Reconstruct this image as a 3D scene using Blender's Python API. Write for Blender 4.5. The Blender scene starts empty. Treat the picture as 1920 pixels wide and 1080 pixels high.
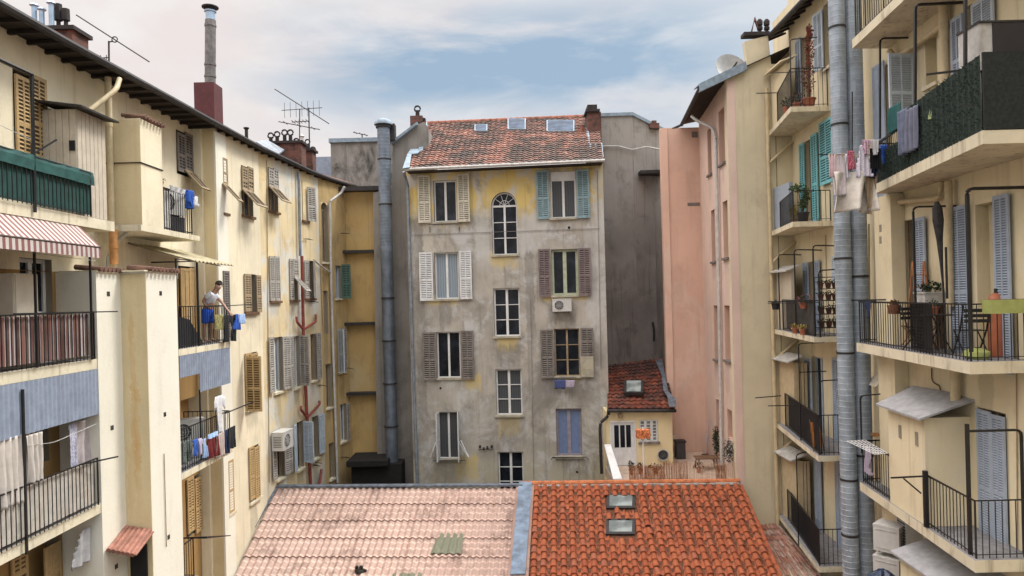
import bpy, bmesh, math, random
from mathutils import Vector, Matrix
random.seed(7)
C = bpy.context.scene.collection
SC = bpy.context.scene
# ---------------- camera ----------------
F = 1300.0; ROLL = 0.026; CZ = 14.0; HY = 558.0
cr, sr = math.cos(ROLL), math.sin(ROLL)
cam = bpy.data.cameras.new('camera'); cam_o = bpy.data.objects.new('camera', cam); C.objects.link(cam_o)
cam.sensor_width = 36.0; cam.lens = 36.0 * F / 1920.0
cam.shift_y = (HY - 540.0) / 1920.0
cam.clip_start = 0.1; cam.clip_end = 2000.0
cam_o.matrix_world = Matrix(((cr, sr, 0, 0), (0, 0, -1, 0), (-sr, cr, 0, CZ), (0, 0, 0, 1)))
SC.camera = cam_o
SC.view_settings.view_transform = 'Standard'; SC.view_settings.look = 'None'
SC.view_settings.gamma = 1.0; SC.view_settings.exposure = 0.50
try: SC.cycles.max_bounces = 6; SC.cycles.diffuse_bounces = 2; SC.cycles.transparent_max_bounces = 12
except Exception: pass

# ---------------- node helper ----------------
class NT:
    def __init__(s, tree): s.t = tree; s.n = tree.nodes; s.l = tree.links
    def new(s, typ, props=None, **inp):
        nd = s.n.new(typ)
        for k, v in (props or {}).items(): setattr(nd, k, v)
        for k, v in inp.items(): s.set(nd, k, v)
        return nd
    def sock(s, nd, k):
        if isinstance(k, int): return nd.inputs[k]
        if k[0] == '_' : return nd.inputs[int(k[1:])]
        return nd.inputs[k.replace('_', ' ')]
    def set(s, nd, k, v):
        q = s.sock(nd, k)
        if isinstance(v, bpy.types.NodeSocket): s.l.new(v, q)
        elif hasattr(v, 'outputs'): s.l.new(v.outputs[0], q)
        else:
            if isinstance(v, (tuple, list)) and len(v) == 3 and q.type == 'RGBA': v = (*v, 1)
            q.default_value = v
    def mix(s, fac, a, b, blend='MIX'):
        nd = s.n.new('ShaderNodeMix'); nd.data_type = 'RGBA'; nd.blend_type = blend
        for i, v in ((0, fac), (6, a), (7, b)):
            q = nd.inputs[i]
            if isinstance(v, bpy.types.NodeSocket): s.l.new(v, q)
            elif isinstance(v, (tuple, list)): q.default_value = (*v[:3], 1)
            else: q.default_value = v
        return nd.outputs[2]
    def math(s, op, a, b=0.0, c=None, clamp=False):
        nd = s.n.new('ShaderNodeMath'); nd.operation = op; nd.use_clamp = clamp
        for i, v in ((0, a), (1, b), (2, c)):
            if v is None: continue
            if isinstance(v, bpy.types.NodeSocket): s.l.new(v, nd.inputs[i])
            else: nd.inputs[i].default_value = v
        return nd.outputs[0]
    def mr(s, v, a, b, c=0.0, d=1.0, smooth=True):
        nd = s.n.new('ShaderNodeMapRange'); nd.interpolation_type = 'SMOOTHSTEP' if smooth else 'LINEAR'
        s.l.new(v, nd.inputs[0])
        for i, x in ((1, a), (2, b), (3, c), (4, d)): nd.inputs[i].default_value = x
        return nd.outputs[0]
    def map(s, vec, scale=(1, 1, 1), loc=(0, 0, 0), rot=(0, 0, 0)):
        nd = s.n.new('ShaderNodeMapping'); s.l.new(vec, nd.inputs[0])
        nd.inputs[1].default_value = loc; nd.inputs[2].default_value = rot; nd.inputs[3].default_value = scale
        return nd.outputs[0]
    def noise(s, vec, scale=1.0, detail=5.0, rough=0.55, dist=0.0):
        nd = s.n.new('ShaderNodeTexNoise'); s.l.new(vec, nd.inputs['Vector'])
        nd.inputs['Scale'].default_value = scale; nd.inputs['Detail'].default_value = detail
        nd.inputs['Roughness'].default_value = rough; nd.inputs['Distortion'].default_value = dist
        return nd.outputs[0]

# ---------------- world: soft bright overcast with a band of blue ----------------
SUN_EL, SUN_ROT = math.radians(56), math.radians(62)
w = bpy.data.worlds.new('World'); SC.world = w; w.use_nodes = True
t = NT(w.node_tree); t.n.clear()
sky = t.new('ShaderNodeTexSky', dict(sky_type='NISHITA', sun_disc=False, sun_elevation=SUN_EL, sun_rotation=SUN_ROT, air_density=1.2, dust_density=2.0, ozone_density=2.0))
tc = t.new('ShaderNodeTexCoord'); d = tc.outputs['Generated']
sep = t.new('ShaderNodeSeparateXYZ'); t.l.new(d, sep.inputs[0])
n1 = t.noise(t.map(d, (2.2, 2.2, 9.0), (0.3, 1.1, 0.2)), 1.6, 7, 0.55, 0.3)
n2 = t.noise(t.map(d, (5, 5, 9), (4, 1, 2)), 1.3, 6, 0.6)
cream = (6.75, 6.1, 5.85)
white = (7.2, 6.9, 6.65)
grey = (5.4, 5.75, 6.1)
blue = (2.7, 3.7, 4.8)
cl = t.mix(t.mr(n2, 0.35, 0.7), cream, white)
# cloud layer greys a little to the right and upwards
cl = t.mix(t.math('MULTIPLY', t.mr(sep.outputs[0], -0.15, 0.45), t.mr(sep.outputs[2], 0.12, 0.4)), cl, grey)
# thinner cloud where blue shows (elevation band, centre of the view)
az = t.math('DIVIDE', sep.outputs[0], t.math('MAXIMUM', sep.outputs[1], 0.05))
el = t.math('DIVIDE', sep.outputs[2], t.math('MAXIMUM', sep.outputs[1], 0.05))
def bump(v, c, wd): return t.math('SUBTRACT', 1.0, t.math('MULTIPLY', t.math('ABSOLUTE', t.math('SUBTRACT', v, c)), 1.0 / wd), clamp=True)
band = t.math('MULTIPLY', t.mr(bump(el, 0.34, 0.14), 0, .9), t.mr(bump(az, 0.02, 0.50), 0, 0.7))
band2 = t.math('MULTIPLY', t.mr(bump(el, 0.27, 0.08), 0, 1), t.mr(bump(az, 0.14, 0.28), 0, 0.8, 0, 0.62))
bb = t.math('MAXIMUM', band, band2)
bl = t.math('MULTIPLY', bb, t.mr(n1, 0.30, 0.58, .25, 1.1), clamp=True)
cl = t.mix(bl, cl, blue)
mx = t.mix(0.93, sky.outputs[0], cl)
up = t.mr(sep.outputs[2], 0.42, 0.85, 1.0, 4.6)
vm = t.n.new('ShaderNodeVectorMath'); vm.operation = 'SCALE'; t.l.new(mx, vm.inputs[0]); t.l.new(up, vm.inputs['Scale'])
bg = t.new('ShaderNodeBackground', Strength=0.095); t.l.new(vm.outputs[0], bg.inputs[0])
out = t.new('ShaderNodeOutputWorld'); t.l.new(bg.outputs[0], out.inputs[0])
sun = bpy.data.lights.new('sun', 'SUN'); sun.energy = 2.1; sun.angle = math.radians(14); sun.color = (1.0, 0.95, 0.87)
sun_o = bpy.data.objects.new('sun', sun); C.objects.link(sun_o)
# veiled sun high to the right, a little ahead of the camera
sd = Vector((math.sin(SUN_ROT) * math.cos(SUN_EL), math.cos(SUN_ROT) * math.cos(SUN_EL), math.sin(SUN_EL)))
sun_o.rotation_euler = sd.to_track_quat('Z', 'Y').to_euler()
SUN_DIR = sd

# ---------------- materials ----------------
def S(h):
    h = h.lstrip('#'); v = [int(h[i:i+2], 16) / 255 for i in (0, 2, 4)]
    return tuple(x / 12.92 if x <= .04045 else ((x + .055) / 1.055) ** 2.4 for x in v)
MATS = {}
def base_mat(name):
    m = bpy.data.materials.new(name); m.use_nodes = True; t = NT(m.node_tree); t.n.clear()
    p = t.new('ShaderNodeBsdfPrincipled'); o = t.new('ShaderNodeOutputMaterial'); t.l.new(p.outputs[0], o.inputs[0])
    return m, t, p
COL = {}
def simple(name, col, rough=0.6, metal=0.0, var=0.15, scale=6.0, coat=0.0, bump=0.0, dirt=None):
    if name in MATS: return MATS[name]
    COL[name] = col
    m, t, p = base_mat(name); tc = t.new('ShaderNodeTexCoord')
    n = t.noise(tc.outputs['Object'], scale, 6, 0.6)
    c = t.mix(t.mr(n, 0.3, 0.7), tuple(x * (1 - var) for x in col), tuple(min(1, x * (1 + var)) for x in col))
    if dirt:
        nn = t.noise(t.map(tc.outputs['Object'], (2, 2, .6)), 2.2, 7, 0.65)
        c = t.mix(t.mr(nn, 0.46, 0.72, 0, dirt[1]), c, dirt[0])
    t.l.new(c, p.inputs['Base Color']); p.inputs['Roughness'].default_value = rough; p.inputs['Metallic'].default_value = metal
    if coat: p.inputs['Coat Weight'].default_value = coat
    if bump:
        b = t.new('ShaderNodeBump', Strength=bump, Distance=0.01); t.l.new(t.noise(tc.outputs['Object'], 40, 4), b.inputs['Height']); t.l.new(b.outputs[0], p.inputs['Normal'])
    MATS[name] = m; return m
PK = {}
def aged(mat, fac, nm, col=None, amt=.5, drop=1.1, seed=0):
    """the same render with drip marks under every sill of that wall"""
    a, k = PK[mat.name]; k = dict(k); rr = random.Random(seed + 3); sp = list(k.get('spots', ()))
    dk = col or tuple(x * .42 for x in a)
    for h in fac.holes:
        L = drop * rr.uniform(.5, 1.3); sp.append((h[0] - .05, h[0] + (h[1] - h[0]) * rr.uniform(.5, 1.05), h[2] - L, h[2] - .02, dk, amt * rr.uniform(.6, 1.2)))
    for _ in range(5):
        u = rr.uniform(0, fac.L); z = rr.uniform(CZ - 6, CZ + 4); sp.append((u, u + rr.uniform(.2, .7), z, z + rr.uniform(.6, 2), (lambda q: tuple(min(1, x * q) for x in a))(rr.choice((.72, 1.12))), .45))
    k['spots'] = sp; return plaster(nm, a, **k)
def plaster(name, base, var=0.10, dirt=(0.16, 0.13, 0.09), dirt_amt=0.35, streak=0.35, zones=(), patch=None, bump=0.25, scale=1.0, seed=0.0, lo=0.50, spots=()):
    PK[name] = (base, dict(var=var, dirt=dirt, dirt_amt=dirt_amt, streak=streak, zones=zones, patch=patch, bump=bump, scale=scale, seed=seed, lo=lo, spots=spots))
    m, t, p = base_mat(name); tc = t.new('ShaderNodeTexCoord'); ob = t.map(tc.outputs['Object'], loc=(seed, seed * .7, 0))
    n = t.noise(ob, 0.55 * scale, 7, 0.6)
    c = t.mix(t.mr(n, 0.3, 0.7), tuple(x * (1 - var) for x in base), tuple(min(1, x * (1 + var)) for x in base))
    sz = t.new('ShaderNodeSeparateXYZ'); t.l.new(tc.outputs['Object'], sz.inputs[0]); z = sz.outputs[2]
    na = t.noise(ob, 1.1, 7, 0.65, 0.4); nb = t.noise(ob, 3.4, 6, 0.7)
    for (col, z0, z1, amp, amt) in zones:      # paint of another colour between heights with a ragged edge
        zz = t.math('ADD', z, t.math('MULTIPLY', t.math('SUBTRACT', na, 0.5), amp))
        zz = t.math('ADD', zz, t.math('MULTIPLY', t.math('SUBTRACT', nb, 0.5), amp * .4))
        c = t.mix(t.mr(zz, z0, z1, 0, amt), c, col)
    if patch:
        for (col, lo_, hi_, sc, amt, off) in patch:
            nn = t.noise(t.map(ob, (1, 1, .8), (off, off, off)), sc, 8, 0.68, 0.6)
            c = t.mix(t.mr(nn, lo_, hi_, 0, amt), c, col)
    nd_ = t.noise(t.map(ob, (1.0, 1.0, .55), (7, 3, 1)), 1.3 * scale, 9, 0.68, 0.5)
    c = t.mix(t.mr(nd_, lo, lo + 0.26, 0, dirt_amt), c, dirt)
    st = t.noise(t.map(ob, (5.0, 5.0, 0.22), (1, 5, 2)), 1.2, 6, 0.6)
    c = t.mix(t.mr(st, 0.52, 0.76, 0, streak), c, dirt)
    drip = t.noise(t.map(ob, (9.0, 9.0, 0.5), (3, 1, 4)), 1.0, 4, 0.6)
    for (a0, a1, b0, b1, col, amt) in spots:   # stains and bared paint with a place of their own: a0..a1 along the wall, b0..b1 high
        xx = t.math('ADD', sz.outputs[0], t.math('MULTIPLY', t.math('SUBTRACT', nb, .5), .35)); zz = t.math('ADD', z, t.math('MULTIPLY', t.math('SUBTRACT', drip, .5), .9))
        fx_ = t.mr(t.math('ABSOLUTE', t.math('SUBTRACT', xx, (a0 + a1) / 2)), (a1 - a0) / 2, (a1 - a0) / 2 * .72)
        fz_ = t.math('MULTIPLY', t.mr(zz, b0, b0 + (b1 - b0) * .4), t.mr(zz, b1 + .25, b1 + .1))
        c = t.mix(t.math('MULTIPLY', t.math('MULTIPLY', fx_, fz_), t.math('MULTIPLY', t.mr(na, .3, .62, .35, 1.0), amt)), c, col)
    sp = t.noise(ob, 22, 4, 0.7)
    c = t.mix(t.mr(sp, 0.62, 0.8, 0, 0.22), c, tuple(x * .6 for x in base))
    t.l.new(c, p.inputs['Base Color']); p.inputs['Roughness'].default_value = 0.92
    b = t.new('ShaderNodeBump', Strength=bump, Distance=0.02)
    h = t.math('ADD', t.noise(ob, 14, 6, 0.6), t.math('MULTIPLY', t.noise(ob, 60, 3), 0.4)); t.l.new(h, b.inputs['Height']); t.l.new(b.outputs[0], p.inputs['Normal'])
    MATS[name] = m; return m
def tile_mat(name, cols, moss=None, moss_amt=0.5, rough=0.85, var=0.2, sheet=None, lo=0.5):
    m, t, p = base_mat(name); uv = t.new('ShaderNodeUVMap', dict(uv_map='uv')).outputs[0]
    tc = t.new('ShaderNodeTexCoord')
    fl = t.n.new('ShaderNodeVectorMath'); fl.operation = 'FLOOR'; t.l.new(uv, fl.inputs[0])
    wn = t.n.new('ShaderNodeTexWhiteNoise'); t.l.new(fl.outputs[0], wn.inputs['Vector'])
    r = t.n.new('ShaderNodeValToRGB'); t.l.new(wn.outputs['Value'], r.inputs[0])
    els = r.color_ramp.elements
    while len(els) < len(cols): els.new(0.5)
    for i, cc in enumerate(cols): els[i].position = i / (len(cols) - 1); els[i].color = (*cc, 1)
    c = r.outputs[0]
    n = t.noise(tc.outputs['Object'], 9, 6, 0.65)
    c = t.mix(t.mr(n, 0.3, 0.75, 0, var), c, tuple(x * .45 for x in cols[0]))
    if sheet:
        c = sheet(t, uv, tc.outputs['Object'], c)
    if moss:
        nn = t.noise(tc.outputs['Object'], 0.9, 9, 0.7, 0.5); n3 = t.noise(tc.outputs['Object'], 7, 5, 0.7)
        mm = t.math('ADD', t.math('MULTIPLY', nn, 0.6), t.math('MULTIPLY', n3, 0.4))
        c = t.mix(t.mr(mm, lo, lo + .1, 0, moss_amt), c, moss)
    t.l.new(c, p.inputs['Base Color']); p.inputs['Roughness'].default_value = rough
    b = t.new('ShaderNodeBump', Strength=0.35, Distance=0.01); t.l.new(t.noise(tc.outputs['Object'], 30, 5), b.inputs['Height']); t.l.new(b.outputs[0], p.inputs['Normal'])
    MATS[name] = m; return m
def glass(name, col=(0.008, 0.01, 0.014), rough=0.07, curtain=None):
    if name in MATS: return MATS[name]
    m, t, p = base_mat(name); tc = t.new('ShaderNodeTexCoord'); c = col
    n = t.noise(tc.outputs['Object'], 2.0, 3)
    cc = t.mix(t.mr(n, 0.35, 0.65), col, tuple(x * 2.2 + .004 for x in col))
    if curtain:
        sx = t.new('ShaderNodeSeparateXYZ'); t.l.new(tc.outputs['Object'], sx.inputs[0])
        wv = t.math('SINE', t.math('MULTIPLY', t.math('ADD', sx.outputs[0], t.math('MULTIPLY', n, .1)), 70.0))
        cc = t.mix(t.mr(wv, -1, 1), tuple(x * .75 for x in curtain), curtain)
    t.l.new(cc, p.inputs['Base Color']); p.inputs['Roughness'].default_value = rough
    p.inputs['Specular IOR Level'].default_value = 0.22
    b = t.new('ShaderNodeBump', Strength=0.12, Distance=0.02); t.l.new(t.noise(tc.outputs['Object'], 1.5, 2), b.inputs['Height']); t.l.new(b.outputs[0], p.inputs['Normal'])
    MATS[name] = m; return m
def stripes(name, cols, per, axis=0, rough=0.85):
    m, t, p = base_mat(name); uv = t.new('ShaderNodeUVMap', dict(uv_map='uv')).outputs[0]
    sx = t.new('ShaderNodeSeparateXYZ'); t.l.new(uv, sx.inputs[0])
    v = t.math('FRACT', t.math('DIVIDE', sx.outputs[axis], per))
    r = t.n.new('ShaderNodeValToRGB'); r.color_ramp.interpolation = 'CONSTANT'; t.l.new(v, r.inputs[0])
    els = r.color_ramp.elements
    while len(els) < len(cols): els.new(0.5)
    for i, (pp, cc) in enumerate(cols): els[i].position = pp; els[i].color = (*cc, 1)
    tc = t.new('ShaderNodeTexCoord')
    c = t.mix(t.mr(t.noise(tc.outputs['Object'], 3, 6), .35, .75, 0, .3), r.outputs[0], (.25, .22, .2))
    t.l.new(c, p.inputs['Base Color']); p.inputs['Roughness'].default_value = rough
    MATS[name] = m; return m

# ---------------- geometry helpers ----------------
class MB:
    def __init__(s): s.v = []; s.f = []; s.m = []; s.uv = []; s.has_uv = False
    def face(s, pts, mi=0, uv=None):
        i = len(s.v); s.v += [Vector(p) for p in pts]; s.f.append(tuple(range(i, i + len(pts)))); s.m.append(mi)
        s.uv.append(uv); s.has_uv = s.has_uv or uv is not None
        return s
    def box(s, x0, x1, y0, y1, z0, z1, mi=0, M=None):
        i = len(s.v)
        P = [Vector((x, y, z)) for z in (z0, z1) for y in (y0, y1) for x in (x0, x1)]
        if M is not None: P = [M @ p for p in P]
        s.v += P
        for q in ((0, 2, 3, 1), (4, 5, 7, 6), (0, 1, 5, 4), (2, 6, 7, 3), (0, 4, 6, 2), (1, 3, 7, 5)):
            s.f.append(tuple(i + k for k in q)); s.m.append(mi); s.uv.append(None)
        return s
    def tube(s, pts, r, n=8, mi=0, caps=True, rr=None):
        pts = [Vector(p) for p in pts]; rings = []
        for k, p in enumerate(pts):
            a = pts[max(k - 1, 0)]; b = pts[min(k + 1, len(pts) - 1)]; d = (b - a).normalized() if (b - a).length > 1e-9 else Vector((0, 0, 1))
            up = Vector((0, 0, 1)) if abs(d.z) < 0.9 else Vector((1, 0, 0))
            e = d.cross(up).normalized(); g = d.cross(e).normalized(); rad = rr[k] if rr else r
            if 0 < k < len(pts) - 1:
                c = (pts[k] - pts[k-1]).normalized().dot(d); rad = rad / max(c, .5)
            i = len(s.v); off = math.pi / 4 if n == 4 else 0
            s.v += [p + e * math.cos(off + 2 * math.pi * j / n) * rad + g * math.sin(off + 2 * math.pi * j / n) * rad for j in range(n)]
            rings.append(i)
        for a, b in zip(rings, rings[1:]):
            for j in range(n):
                s.f.append((a + j, b + j, b + (j + 1) % n, a + (j + 1) % n)); s.m.append(mi); s.uv.append(None)
        if caps:
            s.f.append(tuple(rings[0] + j for j in range(n))); s.m.append(mi); s.uv.append(None)
            s.f.append(tuple(rings[-1] + j for j in reversed(range(n)))); s.m.append(mi); s.uv.append(None)
        return s
    def lathe(s, prof, c=(0, 0, 0), n=16, mi=0, M=None):
        c = Vector(c); rings = []
        for (r, z) in prof:
            i = len(s.v); P = [Vector((math.cos(2 * math.pi * j / n) * r, math.sin(2 * math.pi * j / n) * r, z)) for j in range(n)]
            s.v += [(M @ p if M is not None else p + c) for p in P]; rings.append(i)
        for a, b in zip(rings, rings[1:]):
            for j in range(n): s.f.append((a + j, a + (j + 1) % n, b + (j + 1) % n, b + j)); s.m.append(mi); s.uv.append(None)
        s.f.append(tuple(rings[0] + j for j in reversed(range(n)))); s.m.append(mi); s.uv.append(None)
        s.f.append(tuple(rings[-1] + j for j in range(n))); s.m.append(mi); s.uv.append(None)
        return s
    def prism(s, poly, z0, z1, mi=0, mi_side=None):
        """poly: list of (x,y); extruded in z"""
        n = len(poly); i = len(s.v); ms = mi if mi_side is None else mi_side
        ar = sum(poly[k][0] * poly[(k+1) % n][1] - poly[(k+1) % n][0] * poly[k][1] for k in range(n))
        if ar < 0: poly = poly[::-1]
        s.v += [Vector((x, y, z0)) for x, y in poly] + [Vector((x, y, z1)) for x, y in poly]
        s.f.append(tuple(i + k for k in reversed(range(n)))); s.m.append(ms); s.uv.append(None)
        s.f.append(tuple(i + n + k for k in range(n))); s.m.append(mi); s.uv.append(None)
        for k in range(n):
            s.f.append((i + k, i + (k + 1) % n, i + n + (k + 1) % n, i + n + k)); s.m.append(ms); s.uv.append(None)
        return s
    def extr(s, poly3, vec, mi=0):
        """planar 3d polygon extruded by vec"""
        n = len(poly3); i = len(s.v); P = [Vector(p) for p in poly3]; vec = Vector(vec)
        s.v += P + [p + vec for p in P]
        s.f.append(tuple(i + k for k in range(n))); s.m.append(mi); s.uv.append(None)
        s.f.append(tuple(i + n + k for k in reversed(range(n)))); s.m.append(mi); s.uv.append(None)
        for k in range(n):
            s.f.append((i + (k + 1) % n, i + k, i + n + k, i + n + (k + 1) % n)); s.m.append(mi); s.uv.append(None)
        return s
WM = {}
def link(o, parent, M):
    C.objects.link(o)
    if parent is not None:
        o.parent = parent; o.matrix_basis = WM[parent.name].inverted() @ M
    else: o.matrix_basis = M
    WM[o.name] = M.copy()
    return o
def build(mb, name, mat, parent=None, M=None, smooth=False, world=False, recalc=False):
    """M: world frame of the local coordinates in mb; world=True: mb is in world coordinates and the origin goes to M's place or the mesh's low centre"""
    if world:
        if M is None:
            xs = [v.x for v in mb.v]; ys = [v.y for v in mb.v]; zs = [v.z for v in mb.v]
            M = Matrix.Translation(((min(xs) + max(xs)) / 2, (min(ys) + max(ys)) / 2, min(zs)))
        inv = M.inverted(); vs = [inv @ v for v in mb.v]
    else: vs = mb.v
    if M is None: M = Matrix.Identity(4) if parent is None else WM[parent.name]
    me = bpy.data.meshes.new(name); me.from_pydata([tuple(v) for v in vs], [], mb.f)
    mats = mat if isinstance(mat, (list, tuple)) else [mat]
    for q in mats: me.materials.append(q)
    if len(mats) > 1: me.polygons.foreach_set('material_index', mb.m)
    if mb.has_uv:
        ul = me.uv_layers.new(name='uv')
        for poly, u in zip(me.polygons, mb.uv):
            if u:
                for li, q in zip(poly.loop_indices, u): ul.data[li].uv = q
    if recalc:
        bm = bmesh.new(); bm.from_mesh(me); bmesh.ops.recalc_face_normals(bm, faces=bm.faces); bm.to_mesh(me); bm.free()
    if smooth:
        me.polygons.foreach_set('use_smooth', [True] * len(me.polygons))
        try: me.set_sharp_from_angle(angle=math.radians(40))
        except Exception: pass
    me.update()
    return link(bpy.data.objects.new(name, me), parent, M)
def empty(name, loc, label=None, cat=None, group=None, rz=0.0):
    o = bpy.data.objects.new(name, None); o.empty_display_size = 0.3
    link(o, None, Matrix.Translation(loc) @ Matrix.Rotation(rz, 4, 'Z'))
    if label: tag(o, label, cat, group)
    return o
def tag(o, label=None, cat=None, group=None, kind=None):
    for k, v in (('label', label), ('category', cat), ('group', group), ('kind', kind)):
        if v: o[k] = v
    return o
def ray(x, y):
    u = (x - 960) / F; v = (HY - y) / F
    return u * cr + v * sr, -u * sr + v * cr
def at(x, y, Y):
    a, b = ray(x, y); return Vector((a * Y, Y, CZ + b * Y))
class Fac:
    """vertical wall plane through two plan points, given left to right as seen; local x along it, y into the wall, z up"""
    def __init__(s, p, q):
        s.p = Vector((p[0], p[1])); s.q = Vector((q[0], q[1])); s.d = (s.q - s.p).normalized(); s.L = (s.q - s.p).length
        s.n = Vector((s.d.y, -s.d.x)); s.ang = math.atan2(s.d.y, s.d.x); s.holes = []
    def hit(s, x, y, off=0.0):
        a, b = ray(x, y); o = s.p + s.n * off
        # o + d*t = Y*(a,1)
        det = s.d.x * (-1) + a * s.d.y
        Y = (s.d.x * (-o.y) - s.d.y * (-o.x)) / det if abs(det) > 1e-9 else 0
        # solve exactly
        Y = (s.n.dot(o)) / (s.n.x * a + s.n.y)
        P = Vector((a * Y, Y)); return (P - s.p).dot(s.d), CZ + b * Y
    def rect(s, xl, xr, yt, yb, off=0.0):
        yc = (yt + yb) / 2; xc = (xl + xr) / 2
        s0 = s.hit(xl, yc, off)[0]; s1 = s.hit(xr, yc, off)[0]
        return s0, s1, s.hit(xc, yb, off)[1], s.hit(xc, yt, off)[1]
    def pt(s, u, out=0.0, z=0.0):
        q = s.p + s.d * u + s.n * out; return Vector((q.x, q.y, z))
    def M(s, u, z, out=0.0):
        return Matrix.Translation(s.pt(u, out, z)) @ Matrix.Rotation(s.ang, 4, 'Z')
    def base(s): return s.M(0, 0)
    def wall(s, name, mat, parent, u0, u1, z0, z1, thick=0.25, extra=(), skip=()):
        mb = MB(); hs = [h for h in s.holes if h[1] > u0 and h[0] < u1] + list(extra)
        us = sorted({u0, u1, *[min(max(v, u0), u1) for h in hs for v in h[:2]]}); zs = sorted({z0, z1, *[min(max(v, z0), z1) for h in hs for v in h[2:4]]})
        for i in range(len(us) - 1):
            # merge vertical runs
            run = None
            for j in range(len(zs) - 1):
                cu = (us[i] + us[i+1]) / 2; cz = (zs[j] + zs[j+1]) / 2
                solid = not any(h[0] < cu < h[1] and h[2] < cz < h[3] for h in hs)
                if solid:
                    if run is None: run = zs[j]
                if (not solid or j == len(zs) - 2) and run is not None:
                    top = zs[j+1] if solid else zs[j]
                    mb.face([(us[i], 0, run), (us[i+1], 0, run), (us[i+1], 0, top), (us[i], 0, top)]); run = None
        mb.face([(u1, thick, z0), (u0, thick, z0), (u0, thick, z1), (u1, thick, z1)])
        mb.face([(u0, 0, z1), (u1, 0, z1), (u1, thick, z1), (u0, thick, z1)])
        mb.face([(u0, thick, z0), (u0, 0, z0), (u0, 0, z1), (u0, thick, z1)])
        mb.face([(u1, 0, z0), (u1, thick, z0), (u1, thick, z1), (u1, 0, z1)])
        return build(mb, name, mat, parent, s.base())
CREAM = (0.80, 0.71, 0.52)
m_cream_l = plaster('cream plaster left', CREAM, dirt=(0.36, 0.28, 0.17), dirt_amt=0.42, streak=0.4, patch=[((0.66, 0.60, 0.47), .5, .7, .5, .6, 3.0)])
m_tan_shade = plaster('shaded tan plaster', (0.70, 0.57, 0.34), dirt=(0.36, 0.20, 0.07), dirt_amt=0.25, streak=0.2)  # for camera-facing sides: their shade is put into this darker tan
m_ochre = plaster('ochre loggia plaster', (0.36, 0.22, 0.08), dirt=(0.2, 0.12, 0.05), dirt_amt=0.3)  # ochre paint, darkened to carry the recess shade inside the loggias
m_fin = plaster('pale pier render', (0.82, 0.78, 0.66), var=.05, dirt=(0.45, 0.40, 0.28), dirt_amt=0.2, streak=0.15)
m_weather = plaster('weathered yellow plaster', (0.74, 0.60, 0.36), dirt=(0.16, 0.13, 0.10), dirt_amt=0.45, streak=0.5,
    patch=[((0.68, 0.68, 0.64), .44, .56, .42, .9, 1.0), ((0.60, 0.40, 0.16), .54, .68, .8, .5, 9.0)])
m_weather2 = plaster('weathered ochre corner plaster', (0.54, 0.38, 0.17), dirt=(0.12, 0.09, 0.06), dirt_amt=0.55, streak=0.55,
    patch=[((0.40, 0.34, 0.25), .5, .66, .6, .6, 4.0)], seed=5)
m_orange_w = plaster('ochre yellow corner wall', (0.54, 0.37, 0.15), dirt=(0.16, 0.10, 0.05), dirt_amt=0.5, streak=0.35, patch=[((0.52, 0.42, 0.25), .5, .7, .5, .7, 4.0)])
m_greyd = plaster('dark grey party wall render', (0.28, 0.245, 0.225), var=.2, dirt=(0.045, 0.038, 0.035), dirt_amt=0.6, streak=0.6,
    zones=[((0.34, 0.32, 0.29), 14.5, 19.0, 2.5, .9)], patch=[((0.20, 0.18, 0.15), .56, .66, .5, .6, 6.0)], seed=3, bump=.4)
m_greyp = plaster('grey pier render', (0.26, 0.24, 0.215), var=.2, dirt=(0.06, 0.055, 0.05), dirt_amt=0.55, streak=0.5,
    patch=[((0.28, 0.27, 0.25), .5, .66, .7, .6, 2.0)], seed=8)
m_conc = plaster('blackened concrete', (0.26, 0.24, 0.215), var=.3, dirt=(0.025, 0.022, 0.02), dirt_amt=1.0, streak=0.6, bump=.5, seed=2, lo=.43, scale=.8)
m_pink = plaster('salmon pink plaster', (0.70, 0.46, 0.355), var=.08, dirt=(0.46, 0.29, 0.23), dirt_amt=0.4, streak=0.45, patch=[((0.72, 0.56, 0.47), .52, .62, .5, .5, 3.0)])
m_pink2 = plaster('pale pink plaster', (0.72, 0.54, 0.455), var=.08, dirt=(0.48, 0.33, 0.27), dirt_amt=0.4, streak=0.4)
m_tan_r = plaster('sand plaster', (0.68, 0.60, 0.42), var=.08, dirt=(0.38, 0.31, 0.20), dirt_amt=0.4, streak=0.4)
m_cream_r = plaster('cream plaster right', (0.78, 0.68, 0.46), var=.08, dirt=(0.44, 0.34, 0.20), dirt_amt=0.4, streak=0.4, patch=[((0.72, 0.66, 0.52), .54, .62, .6, .5, 5.0)])
m_hcream = plaster('cottage cream plaster', (0.80, 0.66, 0.40), var=.05, dirt=(0.40, 0.28, 0.15), dirt_amt=0.25, streak=0.2)
m_slab = plaster('balcony slab render', (0.72, 0.65, 0.48), dirt=(0.22, 0.16, 0.10), dirt_amt=0.6, streak=0.7, scale=2)
m_floor = simple('grey floor tiles', (0.22, 0.22, 0.23), .7, var=.25)
m_ground = simple('dark courtyard asphalt', (0.045, 0.044, 0.042), .95, var=.3, scale=1.5)
m_iron = simple('black iron', (0.012, 0.012, 0.013), .45, var=.3)
m_iron_b = simple('rusty brown iron', (0.05, 0.028, 0.02), .6, var=.5, scale=14)
m_darkpanel = simple('charcoal railing screen', (0.022, 0.022, 0.026), .6)
m_gutter = simple('dark weathered gutter', (0.024, 0.021, 0.02), .6, var=.4)
m_soffit = simple('brown soffit boards', (0.028, 0.02, 0.015), .85, var=.3, scale=3)
m_zinc = simple('pale blue zinc flashing', (0.24, 0.31, 0.37), .7, .0, var=.2, dirt=((.12, .12, .12), .5))
m_zincd = simple('slate grey lead flashing', (0.13, 0.15, 0.18), .6, .2, var=.35, dirt=((.05, .05, .06), .6))
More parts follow.
